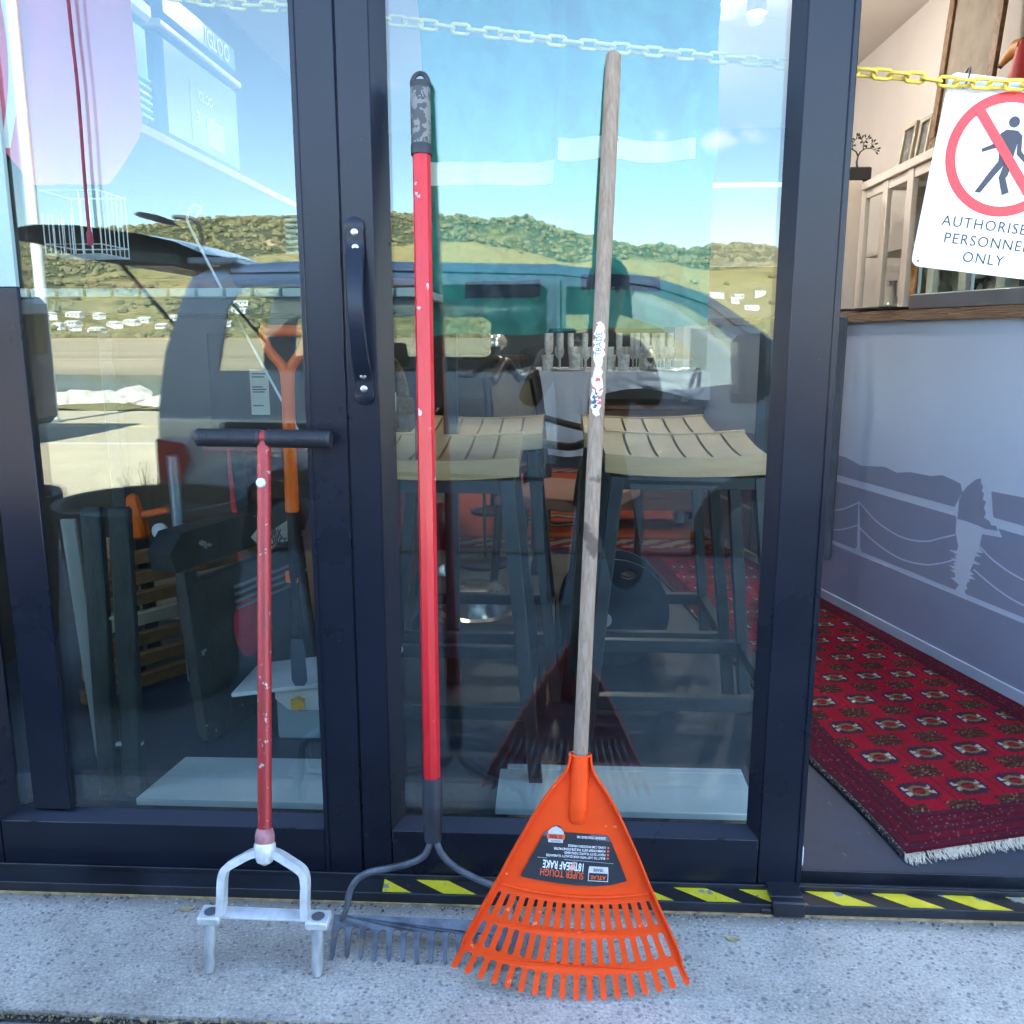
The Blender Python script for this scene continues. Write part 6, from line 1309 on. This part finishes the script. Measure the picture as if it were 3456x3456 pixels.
# dim overhead spotlights (one shows lit near the top of the right pane)
m_bulb = M('lit bulb', (1, .95, .85), .4, emit=((1.0, .90, .74), 30.0)); m_hous = M('white spot housing', (.7, .7, .68), .5)
for lab_, c in (('lit ceiling spotlight near the top of the right pane', (.63, 2.0, 2.30)), ('lit ceiling spotlight in front of the bookcase', (.95, 3.10, 2.62)), ('lit ceiling spotlight over the left bay', (-.9, 2.4, 2.45)), ('lit ceiling spotlight at the back of the shop', (.3, 4.6, 2.45))):
    t = thing('spotlight', lab_, 'spotlight', (c[0], c[1], 2.8), 'ceiling spotlights'); mb = MB(); mb.tube([(c[0], c[1], 2.7995), (c[0], c[1], c[2] + .06)], .008, 8); mb.lathe([(.02, .10), (.045, .07), (.048, .0), (.043, .0), (.040, .06)], c, n=20); part('housing', mb, m_hous, t); mb = MB(); mb.lathe([(0, .012), (.034, .012), (.036, .03), (0, .045)], c, n=18); part('bulb', mb, m_bulb, t)
    ld = bpy.data.lights.new('spot_lamp', 'POINT'); ld.energy = 3.6 if 'bookcase' in lab_ else (7 if 'back' in lab_ else (2 if 'right pane' in lab_ else 1.0)); ld.color = (1, .94, .87); ld.shadow_soft_size = .04; lo = bpy.data.objects.new('spot_lamp', ld); COL.objects.link(lo); lo.parent = t; lo.location = (0, 0, c[2] - .01 - 2.8)
# ================================================================== OUTSIDE, BEHIND THE CAMERA (seen in the glass)
m_car = M('grey blue car paint', (.70, .74, .80), .33, .5, var=.04, vs=2, coat=.6, rvar=.03); m_trim = M('black car trim', (.012, .012, .014), .5); m_cglas = glass_mat('car glass', .06, (.80, .86, .84)); m_tyre = M('tyre rubber', (.014, .014, .015), .8, var=.2, vs=20); m_alloy = M('alloy wheel', (.40, .41, .43), .35, .8); m_tail = M('red tail lamp', (.75, .012, .02), .15, var=.2, vs=20, coat=.5); m_seat = M('car seat cloth', (.06, .055, .05), .9, var=.2); m_hliner = M('beige headlining', (.42, .38, .30), .9)
YN, YF_ = -3.20, -4.98
def sy(z, far=False):
    d = .05 * max(0, .2 - z) + .20 * max(0, z - .74) ** 1.1 + 6 * max(0, z - 1.37) ** 2
    return (YF_ + d) if far else (YN - d)
suv = thing('parked_wagon', 'grey-blue wagon parked behind the photographer with its tailgate raised, mirrored in the glass', 'car', (0, -4.1, -.33))
WC = (-1.45, 1.12); WZ = .0
def arch(cx): return [(cx + .375 * math.cos(a), max(-.12, WZ + .375 * math.sin(a))) for a in [R(-15) + R(210) * k / 12 for k in range(13)]]
top_pts = [(-2.19, .69), (-2.15, .99), (-2.08, 1.23), (-2.01, 1.40), (-1.90, 1.468), (-1.54, 1.498), (-.88, 1.494), (0, 1.475), (.30, 1.437), (.52, 1.402), (.80, 1.31), (.97, 1.20), (1.11, 1.10), (1.30, .945), (1.47, .81), (1.80, .745), (2.10, .66), (2.22, .53), (2.27, .30), (2.26, .02), (2.18, -.10)]
outline_ = [(-2.20, -.08), (-2.22, .02), (-2.215, .18), (-2.20, .53)] + top_pts + arch(WC[1]) + arch(WC[0])
rw_n = [(-1.85, .905), (-1.80, 1.25), (-1.72, 1.355), (-.09, 1.368), (-.055, 1.34), (-.05, 1.02), (-.14, .93), (-.28, .90)]
fw_n = [(.05, 1.355), (.31, 1.343), (.50, 1.312), (.70, 1.242), (.84, 1.152), (.98, 1.035), (1.08, .94), (1.00, .845), (.55, .80), (.10, .885), (.05, .94)]
rw_f = [(-1.92, .95), (-1.88, 1.20), (-1.84, 1.225), (-.52, 1.225), (-.47, 1.18), (-.475, .965), (-.52, .94)]
fw_f = [(.02, 1.24), (.45, 1.24), (.72, 1.16), (.94, 1.02), (1.0, .92), (.02, .90)]
for far, holes_ in ((False, (rw_n, fw_n)), (True, (rw_f, fw_f))):
    mb = fill2d(outline_, holes_, .03); mb.mapped(lambda x, z, d, far=far: (x, sy(z, far) + d, z)); part('side_panel', mb, m_car, suv, ang=30)
    for h in holes_:
        mb = MB(); mb.add([(x, sy(z, far), z) for x, z in h], [tuple(range(len(h)))]); part('side_window', mb, m_cglas, suv, smooth=False)
def strip(pts, mat, name, inset=.0, crown=.03, n=12):
    mb = MB(); mb.grid(n, len(pts) - 1, lambda u, v: (lambda p: (p[0], lerp(sy(p[1]) - inset, sy(p[1], True) + inset, u), p[1] + crown * (1 - (2 * u - 1) ** 2)))(pts[int(round(v * (len(pts) - 1)))])); return part(name, mb, mat, suv, ang=50)
strip(top_pts[4:10], m_car, 'roof', .0, .035); strip(top_pts[14:18], m_car, 'bonnet', 0, .03); strip(top_pts[17:], m_car, 'front_bumper', 0, .0); strip(top_pts[9:15], m_cglas, 'windscreen', .06, .03)
strip([(x, z - .05) for x, z in top_pts[4:10]], m_hliner, 'headlining', .04, .03); strip([(-2.20, -.08), (-2.22, .02), (-2.215, .18), (-2.20, .26)], m_car, 'rear_bumper', 0, 0)
mb = MB(); mb.box(-2.15, 2.1, -4.90, -3.28, -.12, .02); part('floor_pan', mb, m_trim, suv); mb = MB(); mb.box(1.20, 1.50, -4.88, -3.30, .02, .74, .05); part('dashboard', mb, m_trim, suv)
for x in (.30, -.75):
    for y in (-3.75, -4.45):
        mb = MB(); mb.box(x - .25, x + .27, y - .25, y + .25, .02, .36, .06); st_ = part('seat', mb, m_seat, suv); mb = MB(); mb.bar((x - .22, y, .30), (x - .36, y, .84), .48, .14, (0, 1, 0), .05); part('backrest', mb, m_seat, st_); mb = MB(); mb.bar((x - .37, y, .87), (x - .40, y, 1.03), .26, .09, (0, 1, 0), .03); part('headrest', mb, m_seat, st_)
mb = MB(); mb.tube([(.92 + .03 * math.sin(a), -4.45 + .17 * math.cos(a), .70 + .17 * math.sin(a)) for a in [2 * math.pi * k / 20 for k in range(20)]], .015, 8, closed=True); part('steering_wheel', mb, m_trim, suv)
for pts in ([(.02, 1.385), (.025, 1.0), (.03, .5), (.06, .0)], [(-1.32, .88), (-1.25, .55), (-1.08, .18), (-1.05, .0)], [(-1.80, 1.43), (-.88, 1.438), (0, 1.415), (.30, 1.38), (.52, 1.348), (.80, 1.255), (1.08, 1.06)]):
    mb = MB(); mb.tube([(x, sy(z) + .0155, z) for x, z in pts], .005, 6); part('door_seam', mb, m_trim, suv)
mb = MB(); mb.tube([(x, sy(z) + .017, z) for x, z in ((-1.30, .36), (0, .32), (1.0, .30))], .012, 6); part('rubbing_strip', mb, m_trim, suv)
for x in (-.95, .22): mb = MB(); mb.box(x - .09, x + .09, YN + .012, YN + .045, .60, .635, .01); part('door_handle', mb, m_car, suv)
tl = [(-2.215, .53), (-2.06, .505), (-2.035, .42), (-2.085, .31), (-2.035, .235), (-2.12, .17), (-2.22, .18)]
mb = MB(); mb.prism(tl, lambda x, z, d: (x, YN - .10 + d, z), .122); part('tail_light', mb, m_tail, suv); mb = MB(); mb.prism(tl, lambda x, z, d: (x, YF_ + .10 - d, z), .122); part('tail_light', mb, m_tail, suv)
for cx in WC:
    for y, s_ in ((YN, 1), (YF_, -1)):
        ax_ = ((1, 0, 0), (0, 0, 1), (0, 1 * s_, 0)); c = (cx, y - .20 * s_, WZ)
        mb = MB(); mb.lathe([(.20, 0), (.31, .0), (.33, .03), (.33, .15), (.31, .18), (.215, .185), (.20, .16)], c, ax_, 36); w_ = part('wheel', mb, m_tyre, suv); mb = MB(); mb.lathe([(.20, .165), (.19, .13), (.05, .135), (.04, .15), (0, .15)], c, ax_, 28); part('rim', mb, m_alloy, w_)
# mirror
t_m = MB(); t_m.obox((1.0, -3.06, .935), (Vector((1, 0, .06)).normalized(), (0, 1, 0), Vector((-.06, 0, 1)).normalized()), (.080, .125, .165), .035); mr_ = part('wing_mirror', t_m, m_trim, suv); mb = MB(); mb.obox((.922, -3.06, .93), (Vector((1, 0, .06)).normalized(), (0, 1, 0), Vector((-.06, 0, 1)).normalized()), (.004, .095, .13), .002); part('mirror_face', mb, M('mirror face', (.10, .11, .12), .15, .6), mr_); mb = MB(); mb.box(.93, 1.08, -3.25, -3.15, .74, .80, .01); part('mirror_arm', mb, m_trim, mr_)
# raised tailgate
tg_t = [(-1.93, 1.53), (-2.10, 1.60), (-2.28, 1.640), (-2.65, 1.69), (-2.89, 1.695), (-3.05, 1.66)]; tg_b = [(-1.99, 1.44), (-2.12, 1.47), (-2.37, 1.475), (-2.62, 1.51), (-2.88, 1.60), (-3.05, 1.62)]
mb = MB(); N_ = len(tg_t); wy = lambda u: lerp(-3.34, -4.84, u)
mb.grid(10, N_ - 1, lambda u, v: (tg_t[int(round(v * (N_ - 1)))][0], wy(u), tg_t[int(round(v * (N_ - 1)))][1] + .02 * (1 - (2 * u - 1) ** 2))); tg = part('tailgate', mb, m_car, suv, ang=50)
mb = MB(); mb.grid(10, N_ - 1, lambda u, v: (tg_b[int(round(v * (N_ - 1)))][0], wy(u), tg_b[int(round(v * (N_ - 1)))][1])); part('tailgate_lining', mb, M('tailgate lining', (.035, .035, .035), .6, var=.2), tg, ang=50)
for y in (-3.34, -4.84): mb = MB(); mb.add([(x, y, z) for x, z in tg_t] + [(x, y, z) for x, z in reversed(tg_b)], [tuple(range(2 * N_))]); part('tailgate_edge', mb, m_trim, tg, smooth=False)
mb = MB(); mb.prism([(-2.42, 1.500), (-2.42, 1.56), (-2.08, 1.53), (-2.06, 1.475)], lambda x, z, d: (x, -3.336 + d, z), .004); part('tailgate_glass_edge', mb, M('greenish glass edge', (.12, .18, .15), .2), tg)
for y in (-3.42, -4.76): mb = MB(); mb.tube([(-2.08, y, 1.05), (-2.45, y, 1.49)], .012, 8); part('gas_strut', mb, m_trim, suv)
mb = MB(); mb.tube(smoothpts([(-2.16, -3.9, 1.62), (-2.17, -3.9, 1.74), (-2.22, -3.9, 1.79), (-2.33, -3.9, 1.80)], 4), .013, 8); um = part('parking_mirror_arm', mb, m_trim, tg); mb = MB(); mb.lathe([(0, -.012), (.10, -.010), (.125, .0), (.10, .022), (0, .03)], (-2.44, -3.9, 1.785), (Vector((.97, 0, -.24)), (0, 1, 0), Vector((.24, 0, .97))), 24); part('parking_mirror', mb, m_trim, um)
mb = MB(); mb.box(-2.03, -1.75, -4.85, -3.33, 1.478, 1.515, .012); part('roof_spoiler', mb, m_car, suv)

# dark blue van across the road
van = thing('dark_blue_van', 'dark blue van parked across the road, mirrored at the left edge', 'van', (-9.2, -9.8, -.33)); m_navy = M('navy van paint', (.012, .022, .07), .3, .2, coat=.4)
mb = MB(); mb.box(-11.4, -7.00, -10.7, -8.95, -.10, 1.62, .10); part('body', mb, m_navy, van); mb = MB(); mb.box(-12.0, -11.3, -10.65, -9.0, -.10, .75, .15); part('bonnet', mb, m_navy, van)
for x in (-11.2, -7.9):
    for y in (-8.99, -10.66): mb = MB(); mb.lathe([(.2, -.1), (.31, -.1), (.33, -.06), (.33, .06), (.31, .1), (.2, .1), (.0, .07)], (x, y, .0), ((1, 0, 0), (0, 0, 1), (0, 1, 0)), 26); part('wheel', mb, m_tyre, van)
for a, b_ in ((-10.8, -9.9), (-9.8, -8.6), (-8.5, -7.4)): mb = MB(); mb.box(a, b_, -8.952, -8.944, .85, 1.40, .002); part('side_window', mb, M('van dark glass', (.01, .012, .016), .08), van)
mb = MB(); mb.box(-7.002, -6.992, -10.5, -9.15, .85, 1.40, .002); part('rear_window', mb, _M['van dark glass'], van); mb = MB(); mb.box(-7.05, -6.985, -9.08, -8.96, .25, .60, .01); part('tail_light', mb, m_tail, van)
# white pole
t = thing('white_pole', 'tall white pole across the road, mirrored at the upper left', 'pole', (-8.45, -13, -.33)); mb = MB(); mb.tube([(-8.45, -13, -.32), (-8.45, -13, 8)], .085, 16); part('shaft', mb, M('white pole paint', (.80, .80, .78), .5), t); mb = MB(); mb.lathe([(.16, 0), (.16, .03), (.09, .05)], (-8.45, -13, -.33), n=16); part('base_flange', mb, m_stl, t)
# planters with tussock
m_tub = M('dark green-grey tub', (.035, .045, .045), .6, var=.3, vs=9); m_tus = M('tussock', (.10, .10, .035), .8, var=.4, vs=30)
def planter(label, px, py, seed, hh):
    t = thing('tussock_planter', label, 'planter', (px, py, 0), 'planter tubs beside the doors')
    mb = MB(); mb.lathe([(.21, 0), (.22, .01), (.265, hh - .04), (.28, hh - .035), (.28, hh), (.255, hh), (.25, hh - .06), (0, hh - .07)], (px, py, 0), n=36); part('tub', mb, m_tub, t)
    mb = MB(); rgx = random.Random(seed)
    for k in range(130):
        a = rgx.uniform(0, 6.283); b0 = Vector((px + .12 * math.cos(a) * rgx.random(), py + .12 * math.sin(a) * rgx.random(), hh - .07)); d = Vector((math.cos(a), math.sin(a), 0)); L = rgx.uniform(.22, .50); sp = rgx.uniform(.5, 1.1); w = Vector((-d.y, d.x, 0)) * .0016
        P3 = [b0 + d * (L * sp * u) + Vector((0, 0, L * (1.15 * u - (.35 + sp) * u * u))) for u in (0, .35, .7, 1)]; i0 = len(mb.v)
        for j, p in enumerate(P3): ww = w * (1 - j / 3.4); mb.v += [tuple(p - ww), tuple(p + ww)]
        mb.f += [(i0 + 2 * j, i0 + 2 * j + 1, i0 + 2 * j + 3, i0 + 2 * j + 2) for j in range(3)]
    part('blades', mb, m_tus, t, fix=False, smooth=False)['kind'] = 'stuff'
planter('dark planter tub with tussock grass, the nearer of two mirrored at lower left', -1.24, -1.0, 31, .60)
planter('dark planter tub with tussock grass at the far left edge, mirrored in the pane', -1.84, -1.0, 57, .60)  # second tub added to darken the reflection at lower left

# the photographer, crouched on one knee with the camera
def skin_body(name, verts, edges, rad, sub=2):
    me = bpy.data.meshes.new(name); me.from_pydata(verts, edges, []); o = bpy.data.objects.new(name, me); COL.objects.link(o)
    o.modifiers.new('skin', 'SKIN'); o.modifiers.new('sub', 'SUBSURF').levels = sub
    o.modifiers['sub'].render_levels = sub
    for i, r_ in enumerate(rad): me.skin_vertices[0].data[i].radius = (r_, r_) if not isinstance(r_, tuple) else r_
    me.skin_vertices[0].data[0].use_root = True
    bpy.context.view_layer.update()
    m2 = bpy.data.meshes.new_from_object(o.evaluated_get(bpy.context.evaluated_depsgraph_get())); bpy.data.objects.remove(o); return m2
PV = [(.15, -2.14, .46), (.15, -2.12, .62), (.15, -2.06, .80), (.155, -1.99, .97), (.17, -1.95, 1.09), (.185, -1.935, 1.16), (.195, -1.93, 1.235), (.20, -1.925, 1.30),
      (.00, -1.99, 1.015), (-.035, -2.0, .98), (-.115, -1.93, .83), (-.045, -1.775, 1.00), (-.035, -1.735, 1.035),
      (.31, -1.99, 1.015), (.345, -2.0, .98), (.39, -1.91, .83), (.12, -1.775, .995), (.085, -1.735, 1.035),
      (.06, -2.14, .44), (.02, -1.86, .52), (.01, -1.93, .25), (.01, -1.97, .07), (.00, -1.84, .035),
      (.24, -2.14, .44), (.30, -1.88, .12), (.29, -2.10, .085), (.285, -2.27, .10), (.285, -2.26, .035)]
PE = [(0, 1), (1, 2), (2, 3), (3, 4), (4, 5), (5, 6), (6, 7), (3, 8), (8, 9), (9, 10), (10, 11), (11, 12), (3, 13), (13, 14), (14, 15), (15, 16), (16, 17), (0, 18), (18, 19), (19, 20), (20, 21), (21, 22), (0, 23), (23, 24), (24, 25), (25, 26), (26, 27)]
PR = [(.15, .11), (.15, .105), (.165, .115), (.15, .105), .06, .055, (.078, .092), (.070, .085), .075, .062, .048, .034, .036, .075, .062, .048, .034, .036, .10, .078, .058, .042, .040, .10, .072, .056, .042, .036]
pme = skin_body('person', PV, PE, PR)
m_skin = M('skin', (.50, .30, .22), .5, var=.08, vs=9); m_jkt = M('dark teal jacket', (.020, .045, .050), .8, var=.2, vs=6, bump=.3, bs=12); m_trs = M('dark trousers', (.018, .020, .026), .85, var=.2, vs=8, bump=.3, bs=14); m_shoe = M('black shoes', (.012, .012, .012), .5)
for m_ in (m_jkt, m_trs, m_skin, m_shoe): pme.materials.append(m_)
for p in pme.polygons:
    c = p.center
    p.material_index = 2 if (c.z > 1.115 and c.y > -2.05) else (2 if (c.y > -1.785 and c.z > .9) else (3 if (c.z < .085 and (c.y > -2.02 and c.x < .12 or c.y < -2.2)) else (1 if c.z < .60 else 0)))
pme.shade_smooth()
per = bpy.data.objects.new('person', pme); COL.objects.link(per); setp(per, 'photographer in dark jacket crouching with a small camera, mirrored behind the wooden handle', 'person')
mb = MB(); mb.grid(16, 10, lambda u, v: (.20 + .085 * math.cos(6.2832 * u) * math.sin(math.pi * lerp(.0, .62, v)), -1.935 + .10 * math.sin(6.2832 * u) * math.sin(math.pi * lerp(0, .62, v)) - .012 - .02 * v, 1.285 + .108 * math.cos(math.pi * lerp(0, .62, v)))); part('hair', mb, M('dark brown hair', (.035, .022, .014), .6, var=.3, vs=40), per)
mb = MB(); mb.tube([(.197, -1.838, 1.255), (.197, -1.822, 1.235), (.197, -1.832, 1.222)], [.010, .014, .010], 8); part('nose', mb, m_skin, per)
for sx in (-1, 1): mb = MB(); mb.lathe([(0, -.006), (.009, -.003), (.011, .0), (0, .006)], (.197 + sx * .031, -1.838, 1.262), ((1, 0, 0), (0, 0, 1), (0, 1, 0)), 10); part('eye', mb, M('eye', (.05, .04, .035), .2), per)
mb = MB(); mb.tube([(.172, -1.842, 1.195), (.197, -1.836, 1.192), (.222, -1.842, 1.195)], .006, 6); part('mouth', mb, M('lips', (.38, .16, .14), .5), per)
for sx in (-1, 1): mb = MB(); mb.lathe([(0, -.004), (.016, -.004), (.02, .002), (.012, .008)], (.20 + sx * .083, -1.93, 1.245), ((0, 1, 0), (0, 0, 1), (sx, 0, 0)), 12, .7, 1.2); part('ear', mb, m_skin, per)
for sx, hx in ((-1, -.035), (1, .085)):
    for k in range(4):
        z = 1.068 - k * .015; L = (.060, .066, .062, .050)[k]; mb = MB(); mb.tube(smoothpts([(hx, -1.728, z - .012), (hx - sx * .002, -1.700, z), (hx - sx * .012, -1.672, z + .002), (hx - sx * L * .5, -1.660, z + .002)], 3), [.0085] * 9 + [.007], 8); part('finger', mb, m_skin, per)
    mb = MB(); mb.tube(smoothpts([(hx, -1.742, 1.045), (hx - sx * .006, -1.722, 1.075), (hx - sx * .018, -1.706, 1.082)], 3), [.010] * 6 + [.008], 8); part('thumb', mb, m_skin, per)
t = thing('compact_camera', 'small black compact camera held by the photographer', 'camera', (.02, -1.685, 1.05)); mb = MB(); mb.box(-.030, .072, -1.700, -1.672, 1.052, 1.118, .006); part('body', mb, m_black, t); mb = MB(); mb.lathe([(.024, 0), (.024, .012), (.020, .016), (.016, .016), (.012, .012), (0, .012)], (.0, -1.672, 1.09), ((1, 0, 0), (0, 0, 1), (0, 1, 0)), 20); part('lens', mb, m_stl, t)
